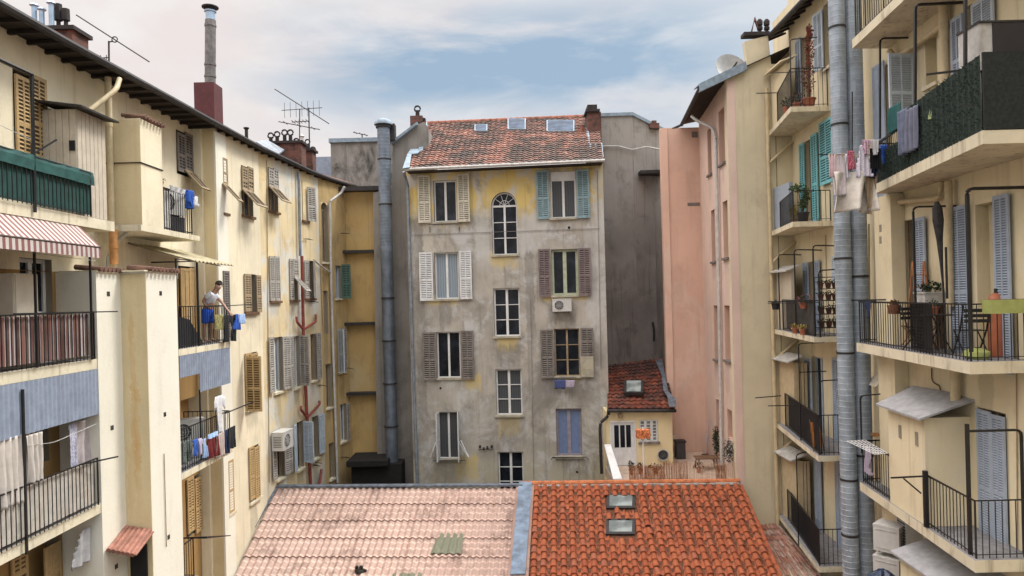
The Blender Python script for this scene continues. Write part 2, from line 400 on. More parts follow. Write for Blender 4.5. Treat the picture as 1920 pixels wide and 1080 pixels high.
m_duct = simple('galvanised duct', (0.33, 0.385, 0.44), .5, .25, var=.22, scale=2.5, dirt=((.16, .17, .18), .5))
def seamed(mat, per, col):
    t = NT(mat.node_tree); p = next(n for n in t.n if n.type == 'BSDF_PRINCIPLED'); src = p.inputs['Base Color'].links[0].from_socket
    tc = t.new('ShaderNodeTexCoord'); sx = t.new('ShaderNodeSeparateXYZ'); t.l.new(tc.outputs['Object'], sx.inputs[0])
    v = t.math('ABSOLUTE', t.math('SUBTRACT', t.math('FRACT', t.math('DIVIDE', sx.outputs[2], per)), .5)); t.l.new(t.mix(t.mr(v, .42, .49, 0, .38), src, col), p.inputs['Base Color'])
seamed(m_duct, .135, (.62, .66, .70))
m_ducta = simple('aged blue grey duct', (0.19, 0.23, 0.28), .55, .2, var=.25, scale=2.5, dirt=((.10, .10, .11), .6)); seamed(m_ducta, .135, (.36, .40, .45))
m_ductd = simple('dull grey duct', (0.16, 0.19, 0.23), .5, .4, var=.25, scale=2.5, dirt=((.07, .08, .09), .5))
m_pipe_c = simple('cream painted pipe', (0.60, 0.49, 0.30), .55, var=.1, dirt=((.30, .22, .13), .4))
m_pipe_w = simple('off white pipe', (0.55, 0.53, 0.50), .5, var=.12, dirt=((.30, .28, .25), .5))
m_pipe_g = simple('blue grey downpipe', (0.24, 0.27, 0.31), .5, .2, var=.2, dirt=((.08, .08, .08), .6))
m_pipe_r = simple('red brown soil pipe', (0.24, 0.05, 0.035), .6, var=.25)
m_pipe_o = simple('orange clay pipe', (0.50, 0.24, 0.08), .6, var=.25)
m_white = simple('white paint', (0.74, 0.74, 0.73), .45, var=.05, dirt=((.45, .42, .38), .3))
m_whited = simple('dirty white paint', (0.50, 0.49, 0.46), .6, var=.15, dirt=((.18, .15, .12), .6))
m_cupb = simple('cream cupboard', (0.60, 0.53, 0.42), .5, var=.05)
m_s_cream = simple('cream shutter paint', (0.60, 0.55, 0.44), .65, var=.12, dirt=((.25, .20, .15), .5))
m_s_white = simple('white shutter paint', (0.68, 0.68, 0.67), .6, var=.1, dirt=((.30, .28, .26), .5))
m_s_teal = simple('faded teal shutter paint', (0.24, 0.345, 0.37), .6, var=.15, dirt=((.08, .13, .15), .4))
m_s_turq = simple('turquoise shutter paint', (0.20, 0.52, 0.56), .55, var=.1)
m_s_maroon = simple('faded maroon shutter paint', (0.20, 0.15, 0.145), .7, var=.2, dirt=((.08, .06, .055), .6))
m_s_brown = simple('grey brown bare wood', (0.20, 0.175, 0.155), .8, var=.2, dirt=((.08, .065, .055), .6))
m_s_ochre = simple('ochre shutter paint', (0.47, 0.32, 0.15), .6, var=.12, dirt=((.25, .14, .06), .4))
m_s_green = simple('dark green shutter paint', (0.06, 0.125, 0.095), .6, var=.15)
m_s_tan = simple('tan shutter paint', (0.34, 0.255, 0.155), .65, var=.15, dirt=((.2, .14, .08), .5))
m_s_pale = simple('pale grey wooden shutter', (0.40, 0.37, 0.33), .75, var=.2, dirt=((.16, .13, .11), .6))
m_s_blue = simple('blue grey shutter paint', (0.37, 0.43, 0.52), .5, var=.08, dirt=((.22, .26, .32), .3))
m_s_bluew = simple('bluish white shutter paint', (0.50, 0.57, 0.64), .55, var=.08)
m_f_green = simple('pale green frame', (0.42, 0.46, 0.32), .55)
m_f_purple = simple('mauve frame', (0.28, 0.25, 0.29), .6)
m_bluepane = simple('blue panel', (0.15, 0.21, 0.36), .5, var=.1)
m_slatgap = simple('shutter gap', (0.035, 0.03, 0.026), .9)
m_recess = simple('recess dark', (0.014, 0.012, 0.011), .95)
m_reveal = plaster('reveal plaster', (0.30, 0.26, 0.20), dirt_amt=.4)
m_wood = simple('brown wood', (0.13, 0.07, 0.035), .7, var=.3)
def brick(name, a, b, mort):
    m, t, p = base_mat(name); tc = t.new('ShaderNodeTexCoord'); sx = t.new('ShaderNodeSeparateXYZ'); t.l.new(tc.outputs['Object'], sx.inputs[0])
    cb = t.n.new('ShaderNodeCombineXYZ'); t.l.new(t.math('ADD', sx.outputs[0], sx.outputs[1]), cb.inputs[0]); t.l.new(sx.outputs[2], cb.inputs[1])
    br = t.n.new('ShaderNodeTexBrick'); t.l.new(cb.outputs[0], br.inputs[0]); br.inputs['Scale'].default_value = 1.0
    for k, v in (('Color1', a), ('Color2', b), ('Mortar', mort)): br.inputs[k].default_value = (*v, 1)
    br.inputs['Brick Width'].default_value = .22; br.inputs['Row Height'].default_value = .075; br.inputs['Mortar Size'].default_value = .01
    n = t.noise(tc.outputs['Object'], 3, 7, .7); c = t.mix(t.mr(n, .42, .66, 0, .9), br.outputs[0], (.03, .022, .02))
    t.l.new(c, p.inputs['Base Color']); p.inputs['Roughness'].default_value = .9; return m
m_brick = brick('sooty brick', (0.20, 0.07, 0.045), (0.13, 0.05, 0.035), (.10, .08, .07))
m_soot = simple('sooty clay', (0.03, 0.024, 0.022), .85, var=.4)
m_bluepot = simple('bright zinc cowl', (0.42, 0.55, 0.68), .3, .6, var=.15)
m_red = simple('oxblood cladding', (0.10, 0.026, 0.028), .75, var=.15)
m_corr = simple('blue grey corrugated sheet', (0.27, 0.31, 0.39), .55, var=.12, dirt=((.18, .20, .26), .5))
m_canvas = simple('dark green canvas', (0.012, 0.06, 0.05), .75, var=.25)
m_hedge = simple('dark green screen', (0.010, 0.022, 0.016), .9, var=.6, scale=30)
m_yplast = simple('yellowed plastic roof', (0.42, 0.36, 0.22), .5, var=.2, dirt=((.2, .16, .1), .5))
m_ac = simple('air conditioner casing', (0.58, 0.57, 0.54), .45, var=.05, dirt=((.35, .33, .3), .3))
m_acd = simple('dark grille', (0.05, 0.05, 0.055), .5)
m_terr = simple('terracotta', (0.38, 0.13, 0.07), .8, var=.2)
m_g_dark = glass('dark glass'); m_g_veil = glass('glass with dim net curtain', curtain=(.09, .095, .10)); m_g_mid = glass('slightly paler glass', (.02, .023, .028));  m_g_cur = glass('curtained glass', curtain=(.30, .36, .41)); m_g_sky = glass('skylight glass', (.03, .045, .07), .45)  # one of the pane variants has a slightly paler base colour
m_g_grey = glass('grey skylight glass', (.15, .17, .165), .45)
for q in (m_g_sky, m_g_grey): next(n for n in q.node_tree.nodes if n.type == 'BSDF_PRINCIPLED').inputs['Specular IOR Level'].default_value = .06
for q in (m_floor,): pass
# ---------------- part builders ----------------
def shutter_mb(w, h, slats=True, mid=0.42, x0=0.0, z0=0.0, pitch=0.07):
    """louvred leaf lying in the xz plane, from x0 to x0+w, thickness towards -y"""
    mb = MB(); st = min(0.055, w * .16); t = 0.035
    mb.box(x0, x0 + st, -t, 0, z0, z0 + h); mb.box(x0 + w - st, x0 + w, -t, 0, z0, z0 + h)
    zm = z0 + h * mid; rails = [(z0, z0 + .07), (zm - .035, zm + .035), (z0 + h - .07, z0 + h)]
    for a, b in rails: mb.box(x0 + st, x0 + w - st, -t + .002, -.002, a, b)
    cols = [(x0 + st, x0 + w - st)]
    if w > 0.34:
        xc = x0 + w / 2; mb.box(xc - .018, xc + .018, -t + .001, -.001, z0 + .07, z0 + h - .07); cols = [(x0 + st, xc - .018), (xc + .018, x0 + w - st)]
    for (za, zb) in ((rails[0][1], rails[1][0]), (rails[1][1], rails[2][0])):
        n = max(2, int((zb - za) / pitch)); dz = (zb - za) / n
        for a, b in cols:
            if not slats: mb.box(a, b, -t + .012, -.012, za, zb); continue
            mb.box(a, b, -t / 2 - .001, -t / 2 + .001, za, zb, 1)
            for k in range(n):
                z = za + dz * k; q = dz * .62
                P = [(a, -t + .001, z + .004), (b, -t + .001, z + .004), (b, -.001, z + .004 + q * 1.25), (a, -.001, z + .004 + q * 1.25)]
                i = len(mb.v); e = Vector((0, .0, -.008)); V = [Vector(v) for v in P]; V += [v + e for v in V]; mb.v += V
                for f in ((0, 1, 2, 3), (7, 6, 5, 4), (4, 5, 1, 0), (2, 6, 7, 3)): mb.f.append(tuple(i + x for x in f)); mb.m.append(0); mb.uv.append(None)
    return mb
def gap_shade_mat(mat):  # shade between slats painted as a darker copy of the shutter colour
    c = COL.get(mat.name, (.3, .3, .3)); k = .55 if 'blue grey' in mat.name or 'bluish' in mat.name else .42 if 'cream' in mat.name or 'white' in mat.name or 'teal' in mat.name else .2
    return simple(mat.name + ' gap', tuple(x * k for x in c), .9)
def shutter(fac, xl, xr, yt, yb, mat, parent, out=0.06, hinge='L', ang=0.0, w=None, slats=True, label=None, mid=0.42, name='shutter'):
    u0, u1, z0, z1 = fac.rect(xl, xr, yt, yb, out)
    if w is None: w = abs(u1 - u0)
    mb = shutter_mb(w, z1 - z0, slats, mid, pitch=.045 if 'blue grey' in mat.name or 'bluish' in mat.name else .066)
    if hinge == 'R':
        for v in mb.v: v.x = -v.x
        mb.f = [tuple(reversed(f)) for f in mb.f]
        M = fac.M(u1, z0, out) @ Matrix.Rotation(math.radians(ang), 4, 'Z')
    else: M = fac.M(u0, z0, out) @ Matrix.Rotation(-math.radians(ang), 4, 'Z')
    o = build(mb, name, [mat, gap_shade_mat(mat)], parent, M)
    if label: o['label'] = label
    return o
def flap(fac, xl, xr, ytop, length, mat, parent, out=0.05, ang=50):
    """lower half of a shutter pushed outwards, hinged at its top edge"""
    u0, u1, z0, z1 = fac.rect(xl, xr, ytop - 4, ytop + 4, out); zt = (z0 + z1) / 2
    mb = shutter_mb(u1 - u0, length, True, 0.98)
    for v in mb.v: v.z -= length
    M = fac.M(u0, zt, out) @ Matrix.Rotation(-math.radians(ang), 4, 'X')
    return build(mb, 'shutter_flap', [mat, gap_shade_mat(mat)], parent, M)
WR = random.Random(12)
def window(fac, xl, xr, yt, yb, parent, frame=None, rows=1, cols=2, pane=None, depth=0.16, sill=True, reveal=None, arch=False, fw=0.06, name='window', silldrop=0.06, box_top=0.0, label=None, sillmat=None, dep_fr=0.04):
    u0, u1, z0, z1 = fac.rect(xl, xr, yt, yb); w = u1 - u0; h = z1 - z0
    fac.holes.append((u0, u1, z0, z1)); M = fac.M(u0, z0)
    pane = pane or WR.choice((m_g_dark, m_g_dark, m_g_mid, m_g_veil)); frame = frame or m_white; reveal = reveal or m_reveal
    mb = MB(); d = depth
    mb.face([(0, d, 0), (w, d, 0), (w, d, h), (0, d, h)], 0)
    R = [((0, 0, 0), (0, d + .02, 0), (0, d + .02, h), (0, 0, h)), ((w, d + .02, 0), (w, 0, 0), (w, 0, h), (w, d + .02, h)),
         ((0, 0, 0), (w, 0, 0), (w, d + .02, 0), (0, d + .02, 0)), ((0, d + .02, h), (w, d + .02, h), (w, 0, h), (0, 0, h))]
    for q in R: mb.face(q, 1)
    if arch:   # arched head: fill the corners of the hole
        r = w / 2; zc = h - r; n = 14; sp = MB()
        for k in range(n):
            a0 = math.pi * k / n; a1 = math.pi * (k + 1) / n
            p0 = (r - r * math.cos(a0), zc + r * math.sin(a0)); p1 = (r - r * math.cos(a1), zc + r * math.sin(a1))
            sp.face([(u0 + p0[0], 0, z0 + p0[1]), (u0 + p1[0], 0, z0 + p1[1]), (u0 + p1[0], 0, z0 + h), (u0 + p0[0], 0, z0 + h)])
            mb.face([(p1[0], 0, p1[1]), (p0[0], 0, p0[1]), (p0[0], d, p0[1]), (p1[0], d, p1[1])], 1)
    o = build(mb, name, [pane, reveal], parent, M)
    if arch: build(sp, 'arch_head', arch, o, fac.base())
    if label: o['label'] = label
    fm = MB(); f = fw; y0, y1 = d - dep_fr, d - .003; top = h - box_top
    if box_top: fm.box(0.01, w - .01, y0 - .03, y1, top, h - .002)
    if arch:
        r = w / 2 - .01; zc = h - w / 2; top = zc
        n = 14
        for k in range(n):
            a0 = math.pi * k / n; a1 = math.pi * (k + 1) / n; ri = r - f
            q = [(w/2 - r*math.cos(a0), zc + r*math.sin(a0)), (w/2 - r*math.cos(a1), zc + r*math.sin(a1)), (w/2 - ri*math.cos(a1), zc + ri*math.sin(a1)), (w/2 - ri*math.cos(a0), zc + ri*math.sin(a0))]
            fm.face([(x, y0, z) for x, z in reversed(q)])
        for a in (36, 72, 108, 144):
            a = math.radians(a); fm.tube([(w/2, (y0+y1)/2, zc), (w/2 + r*math.cos(a), (y0+y1)/2, zc + r*math.sin(a))], .012, 4)
        fm.tube([(w/2 + r*.38*math.cos(math.pi*k/8), (y0+y1)/2, zc + r*.38*math.sin(math.pi*k/8)) for k in range(9)], .012, 4)
    fm.box(0.003, f, y0, y1, 0.003, top); fm.box(w - f, w - .003, y0, y1, 0.003, top)
    fm.box(f, w - f, y0 + .001, y1, 0.003, f); fm.box(f, w - f, y0 + .001, y1, top - f * (1.4 if arch else 1), top)
    for c in range(1, cols):
        x = w * c / cols; fm.box(x - f * .75, x + f * .75, y0 - .006, y1, f, top - f)
    for r_ in range(1, rows):
        z = f + (top - 2 * f) * r_ / rows; fm.box(f, w - f, y0 + .008, y1, z - .014, z + .014)
    build(fm, 'frame', frame, o, M)
    if sill:
        sm = MB().box(-.05, w + .05, -.07, .0, -silldrop, .012); sm.box(.004, w - .004, 0, d - dep_fr - .002, .004, .012)
        build(sm, 'sill', sillmat or m_slab, o, M)
    return o
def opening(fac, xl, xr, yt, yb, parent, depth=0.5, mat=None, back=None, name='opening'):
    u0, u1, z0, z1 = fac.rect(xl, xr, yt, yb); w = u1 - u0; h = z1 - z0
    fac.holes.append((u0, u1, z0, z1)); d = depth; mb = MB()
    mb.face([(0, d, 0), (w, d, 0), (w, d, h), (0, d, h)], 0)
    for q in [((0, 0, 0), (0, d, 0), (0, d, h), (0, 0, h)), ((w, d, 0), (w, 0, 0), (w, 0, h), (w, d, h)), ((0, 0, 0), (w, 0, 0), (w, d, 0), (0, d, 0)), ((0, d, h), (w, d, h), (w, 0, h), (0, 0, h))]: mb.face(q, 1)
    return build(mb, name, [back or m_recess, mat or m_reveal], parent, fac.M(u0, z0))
def rail_mb(path, z0, z1, gap=0.115, r=0.008, top=0.016, mb=None, zb=0.06):
    """path: plan points"""
    mb = mb or MB(); P = [Vector((x, y)) for x, y in path]
    mb.tube([(p.x, p.y, z1) for p in P], top, 4); mb.tube([(p.x, p.y, z0 + zb) for p in P], r * 1.2, 4)
    for a, b in zip(P, P[1:]):
        L = (b - a).length; n = max(1, round(L / gap))
        for k in range(n + (1 if b is P[-1] or b == P[-1] else 0)):
            q = a.lerp(b, k / n); rr = r * (2.0 if k in (0, n) else 1)
            mb.tube([(q.x, q.y, z0), (q.x, q.y, z1)], rr, 4, caps=False)
    return mb
def balcony(bld, path, ztop, inner, th=0.17, rh=0.95, rails=None, gap=0.115, mat=None, rmat=None, name='balcony', floor=None, zb=.06):
    """path: outer plan points; inner: plan points at the wall, going back"""
    mb = MB().prism(list(path) + list(inner), ztop - th, ztop, 1, 0)
    o = build(mb, name, [mat or m_slab, floor or m_floor], bld, world=True)
    if rails:
        r = build(rail_mb(rails, ztop + .004, ztop + rh, gap, zb=zb), 'railing', rmat or m_iron, o, world=True)
    return o
def inset(path, d):
    return path
def tile_field(name, mat, parent, TL, TR, BL, BR, nu, nv, su=6, amp=0.03, lift=0.025, kind='wave', sub=2, jitter=0.0, uvs=(1, 1), parent_world=True, skip=None):
    """roof of lapped rows; each row is its own strip whose lower end stands proud of the next"""
    TL, TR, BL, BR = map(Vector, (TL, TR, BL, BR)); N = (TR - TL).cross(BL - TL).normalized()
    if N.z < 0: N = -N
    mb = MB(); rnd = random.Random(3)
    def P(u, v): return (TL * (1 - u) + TR * u) * (1 - v) + (BL * (1 - u) + BR * u) * v
    def prof(f):
        if kind == 'wave': return amp * (0.5 - 0.5 * math.cos(2 * math.pi * f))
        if kind == 'roll': return amp * (math.sin(math.pi * f / .45) if f < .45 else -.25 * math.sin(math.pi * (f - .45) / .55))
        return amp * abs(math.sin(math.pi * f))
    for j in range(nv):
        jj = [rnd.uniform(-jitter, jitter) for _ in range(nu + 1)]
        for i in range(nu):
            if skip and skip((i + .5) / nu, (j + .5) / nv): continue
            o1 = jj[i]
            for a in range(su):
                f0, f1 = a / su, (a + 1) / su; u0, u1 = (i + f0) / nu, (i + f1) / nu
                h0, h1 = prof(f0), prof(f1)
                for b in range(sub):
                    g0, g1 = b / sub, (b + 1) / sub; v0, v1 = (j + g0) / nv, (j + g1 + (.06 if b == sub - 1 else 0)) / nv
                    l0, l1 = lift * g0 + o1, lift * g1 + o1
                    q = [P(u0, v1) + N * (h0 + l1), P(u1, v1) + N * (h1 + l1), P(u1, v0) + N * (h1 + l0), P(u0, v0) + N * (h0 + l0)]
                    uu = [((i + f) * uvs[0], (j + min(g, .999)) * uvs[1]) for f, g in ((f0, g1), (min(f1, .999), g1), (min(f1, .999), g0), (f0, g0))]
                    mb.face(q, 0, uu)
                    if b == sub - 1:
                        mb.face([q[0] - N * (lift * .95), q[1] - N * (lift * .95), q[1], q[0]], 0, [uu[0], uu[1], uu[1], uu[0]])
    return build(mb, name, mat, parent, world=True)
def canal_tiles(name, mat, parent, TL, TR, BL, BR, nu, nv, r=0.085, L=None, skip=None):
    TL, TR, BL, BR = map(Vector, (TL, TR, BL, BR)); N = (TR - TL).cross(BL - TL).normalized()
    if N.z < 0: N = -N
    mb = MB(); rnd = random.Random(11); K = 6
    def P(u, v): return (TL * (1 - u) + TR * u) * (1 - v) + (BL * (1 - u) + BR * u) * v
    for i in range(nu):
        for j in range(nv):
            for cover in (0, 1):
                uc = (i + (.5 if cover else 1.0)) / nu; vj = (j + rnd.uniform(-.035, .035))
                if skip and skip(uc, (vj + .5) / nv): continue
                if uc > 1: continue
                a = P(uc, vj / nv); b = P(uc, (vj + 1.16) / nv); ax = (b - a).normalized(); sd_ = ax.cross(N).normalized()
                if sd_.dot(TR - TL) < 0: sd_ = -sd_
                tw = rnd.uniform(-.009, .009); dz = rnd.uniform(-.008, .008)
                if rnd.random() < .015: a = a + ax * rnd.uniform(.03, .09); b = b + ax * rnd.uniform(.03, .09) + sd_ * rnd.uniform(-.04, .04); dz += .012
                a = a + sd_ * tw; b = b + sd_ * (tw + rnd.uniform(-.012, .012))
                W = (TR - TL).length / nu; ids = []
                if cover: rad = (W * .27, W * .34); base = (.035 + dz, .06 + dz); sg = 1
                else: rad = (W * .30, W * .26); base = (.055 + dz, .07 + dz); sg = -1
                uvc = (i * 2 + cover + .5, j + .5)
                for (p, rr, hh) in ((a, rad[0], base[0]), (b, rad[1], base[1])):
                    row = []
                    for k in range(K + 1):
                        th = math.pi * k / K; row.append(p + sd_ * (-math.cos(th) * rr) + N * (hh + sg * math.sin(th) * rr * (.95 if cover else .5)))
                    ids.append(row)
                for k in range(K):
                    mb.face([ids[1][k], ids[1][k+1], ids[0][k+1], ids[0][k]], 0, [uvc] * 4)
                    if cover:  # thickness at the lower end
                        q0, q1 = ids[1][k], ids[1][k+1]; c = b + N * base[1]
                        mb.face([q0 + (c - q0) * .16, q1 + (c - q1) * .16, q1, q0], 0, [uvc] * 4)
    o = build(mb, name, mat, parent, world=True, smooth=False)
    return o
def pipe(pts, r, name, mat, parent, n=10, rings=None, label=None, ringmat=None, bend=0.12):
    """downpipe with rounded bends; rings: spacing of collars along vertical runs"""
    pts = [Vector(p) for p in pts]; out = [pts[0]]
    for k in range(1, len(pts) - 1):
        a, b, c = pts[k-1], pts[k], pts[k+1]; e = min(bend, (b - a).length * .4, (c - b).length * .4)
        p0 = b + (a - b).normalized() * e; p1 = b + (c - b).normalized() * e
        for q in (0, .33, .66, 1): out.append(p0.lerp(b, q).lerp(b.lerp(p1, q), q))
    out.append(pts[-1]); mb = MB().tube(out, r, n)
    if rings:
        for a, b in zip(pts, pts[1:]):
            L = (b - a).length; k = int(L / rings)
            for q in range(k):
                c = a.lerp(b, (q + .5) / k); d = (b - a).normalized(); mb.tube([c - d * .035, c + d * .035], r * 1.13, n)
    o = build(mb, name, mat, parent, world=True, smooth=True)
    if label: o['label'] = label
    return o

def split_build(mb, name, mat, parent, tol=.09):
    """one object per piece: islands whose boxes touch stay together"""
    n = len(mb.v); par = list(range(n))
    def fd(a):
        while par[a] != a: par[a] = par[par[a]]; a = par[a]
        return a
    for f in mb.f:
        for k in f[1:]: par[fd(f[0])] = fd(k)
    isl = {}
    for i in range(n): isl.setdefault(fd(i), []).append(i)
    L = []
    for vs in isl.values():
        lo = [min(mb.v[i][k] for i in vs) - tol for k in range(3)]; hi = [max(mb.v[i][k] for i in vs) + tol for k in range(3)]; L.append([set(vs), lo, hi])
    ch = True
    while ch:
        ch = False
        for a in range(len(L)):
            for b in range(a + 1, len(L)):
                if all(L[a][1][k] <= L[b][2][k] and L[b][1][k] <= L[a][2][k] for k in range(3)):
                    L[a][0] |= L[b][0]; L[a][1] = [min(x, y) for x, y in zip(L[a][1], L[b][1])]; L[a][2] = [max(x, y) for x, y in zip(L[a][2], L[b][2])]; L.pop(b); ch = True; break
            if ch: break
    for vs, _, _ in L:
        m2 = MB(); idx = {}
        for i in sorted(vs): idx[i] = len(m2.v); m2.v.append(mb.v[i])
        for f, mi, uv in zip(mb.f, mb.m, mb.uv):
            if f[0] in vs: m2.f.append(tuple(idx[k] for k in f)); m2.m.append(mi); m2.uv.append(uv)
        build(m2, name, mat, parent, world=True, recalc=True)
# ================= SETTING =================
g = MB().face([(-900, -300, 0), (900, -300, 0), (900, 1500, 0), (-900, 1500, 0)])
tag(build(g, 'ground', m_ground), kind='structure')

# ================= LEFT CREAM BLOCK =================
EAVE = 18.784
LB = empty('apartment_building', (-10.5, 14, 0), 'cream apartment block on the left with loggias and pale piers', 'apartment building')
fB = Fac((-8.45, 5.0), (-8.45, 18.6))          # back wall of the loggias
fM = Fac((-7.9, 18.6), (-7.77, 21.55))         # flush wall further on
fR = Fac((-8.45, 18.6), (-7.9, 18.6))          # return between them
# loggia A upper floor shutters
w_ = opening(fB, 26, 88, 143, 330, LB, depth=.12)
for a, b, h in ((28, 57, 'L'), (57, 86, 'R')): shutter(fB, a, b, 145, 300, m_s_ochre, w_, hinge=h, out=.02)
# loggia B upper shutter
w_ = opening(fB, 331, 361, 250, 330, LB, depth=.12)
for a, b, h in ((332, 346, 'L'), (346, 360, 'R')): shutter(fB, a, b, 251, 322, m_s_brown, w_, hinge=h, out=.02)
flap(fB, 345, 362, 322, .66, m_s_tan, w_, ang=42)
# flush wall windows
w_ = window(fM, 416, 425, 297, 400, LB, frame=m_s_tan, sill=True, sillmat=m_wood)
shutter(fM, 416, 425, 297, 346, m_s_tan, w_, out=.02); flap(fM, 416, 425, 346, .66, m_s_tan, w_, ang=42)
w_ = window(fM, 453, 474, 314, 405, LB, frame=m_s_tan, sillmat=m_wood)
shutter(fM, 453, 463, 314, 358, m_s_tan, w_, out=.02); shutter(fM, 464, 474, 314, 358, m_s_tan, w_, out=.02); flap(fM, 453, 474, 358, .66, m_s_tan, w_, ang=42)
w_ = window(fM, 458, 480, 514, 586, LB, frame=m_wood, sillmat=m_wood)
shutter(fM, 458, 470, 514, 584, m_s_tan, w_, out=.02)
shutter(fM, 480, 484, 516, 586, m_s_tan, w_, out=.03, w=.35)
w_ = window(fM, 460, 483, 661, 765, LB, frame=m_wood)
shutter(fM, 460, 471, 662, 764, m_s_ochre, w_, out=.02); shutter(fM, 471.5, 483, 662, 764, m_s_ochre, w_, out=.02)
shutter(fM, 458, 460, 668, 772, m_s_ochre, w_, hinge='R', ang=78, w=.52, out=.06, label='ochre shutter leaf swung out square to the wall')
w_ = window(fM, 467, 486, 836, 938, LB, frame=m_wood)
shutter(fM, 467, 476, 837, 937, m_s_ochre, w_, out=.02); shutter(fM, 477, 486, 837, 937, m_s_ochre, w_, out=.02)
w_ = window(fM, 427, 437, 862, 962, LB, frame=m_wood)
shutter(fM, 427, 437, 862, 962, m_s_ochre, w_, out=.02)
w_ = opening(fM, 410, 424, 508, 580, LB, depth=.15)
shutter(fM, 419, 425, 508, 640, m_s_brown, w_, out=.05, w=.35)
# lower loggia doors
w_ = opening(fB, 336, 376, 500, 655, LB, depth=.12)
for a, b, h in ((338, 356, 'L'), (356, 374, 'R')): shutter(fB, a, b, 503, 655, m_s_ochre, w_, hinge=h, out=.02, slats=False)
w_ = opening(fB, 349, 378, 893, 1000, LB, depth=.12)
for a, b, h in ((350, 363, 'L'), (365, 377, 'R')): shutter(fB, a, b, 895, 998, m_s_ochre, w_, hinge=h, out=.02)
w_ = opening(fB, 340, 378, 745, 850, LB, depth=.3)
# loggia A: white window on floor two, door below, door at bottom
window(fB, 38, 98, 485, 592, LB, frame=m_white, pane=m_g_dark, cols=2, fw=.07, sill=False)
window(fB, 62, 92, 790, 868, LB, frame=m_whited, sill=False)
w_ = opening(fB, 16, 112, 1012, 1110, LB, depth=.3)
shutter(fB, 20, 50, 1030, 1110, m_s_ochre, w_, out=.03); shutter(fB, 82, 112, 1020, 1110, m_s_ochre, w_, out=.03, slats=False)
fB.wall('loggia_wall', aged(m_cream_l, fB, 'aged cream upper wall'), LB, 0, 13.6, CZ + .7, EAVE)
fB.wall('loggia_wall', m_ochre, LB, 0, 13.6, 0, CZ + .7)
fM.wall('wall', aged(m_cream_l, fM, 'aged cream flush wall'), LB, 0, fM.L, 0, EAVE)
fR.wall('return_wall', m_tan_shade, LB, 0, fR.L, 0, EAVE)
# raised flat strip at the corner
build(MB().box(0, .62, -.05, 0, 0, EAVE - .1), 'corner_strip', m_fin, LB, fM.base())
# building mass behind
build(MB().box(-17, -8.75, 5, 18.5, 0, 18.6).box(-17, -8.2, 18.5, 21.5, 0, 18.76), 'wall_core', m_cream_l, LB, Matrix.Identity(4))
# eave: soffit + gutter, roof plane rising away
def eave_strip(bld, pts_in, pts_out, z, rise=3.2, back=5.5, gz=0.0):
    """pts_in / pts_out plan polylines"""
    mb = MB(); n = len(pts_in)
    for k in range(n - 1):
        a, b, c, d_ = pts_in[k], pts_in[k+1], pts_out[k+1], pts_out[k]
        mb.face([(d_[0], d_[1], z), (c[0], c[1], z), (b[0], b[1], z - .02), (a[0], a[1], z - .02)])
    # rafters' ends seen from below
    for k in range(n - 1):
        a, b, c, d_ = [Vector((*p, 0)) for p in (pts_in[k], pts_in[k+1], pts_out[k+1], pts_out[k])]
        L = (b - a).length; m = max(1, int(L / .45))
        for q in range(m):
            f = (q + .5) / m; p0 = a.lerp(b, f); p1 = d_.lerp(c, f)
            mb.tube([(p0.x, p0.y, z - .06), (p1.x, p1.y, z - .05)], .045, 4)
    build(mb, 'soffit', m_soffit, bld, world=True)
    build(MB().tube([(p[0], p[1], z + .0) for p in pts_out], .075, 8), 'gutter', m_gutter, bld, world=True, smooth=True)
    mb = MB()
    for k in range(n - 1):
        c, d_ = Vector(pts_out[k+1]), Vector(pts_out[k]); e = (c - d_).normalized(); nn = Vector((-e.y, e.x))
        if nn.dot(Vector(pts_in[k]) - d_) < 0: nn = -nn
        c2, d2 = c + nn * back, d_ + nn * back
        mb.face([(d_.x, d_.y, z + .08), (c.x, c.y, z + .08), (c2.x, c2.y, z + rise), (d2.x, d2.y, z + rise)])
    return build(mb, 'roof', m_oldroof, bld, world=True)
m_oldroof = simple('old brown roof tiles', (0.14, 0.06, 0.04), .9, var=.5, scale=8, dirt=((.05, .04, .035), .7))
roofL = eave_strip(LB, [(-8.45, 4.0), (-8.45, 12.5), (-8.45, 18.6), (-7.8, 21.5)], [(-7.93, 4.0), (-7.85, 12.5), (-7.66, 18.6), (-7.56, 21.6)], EAVE, rise=1.6, back=6)
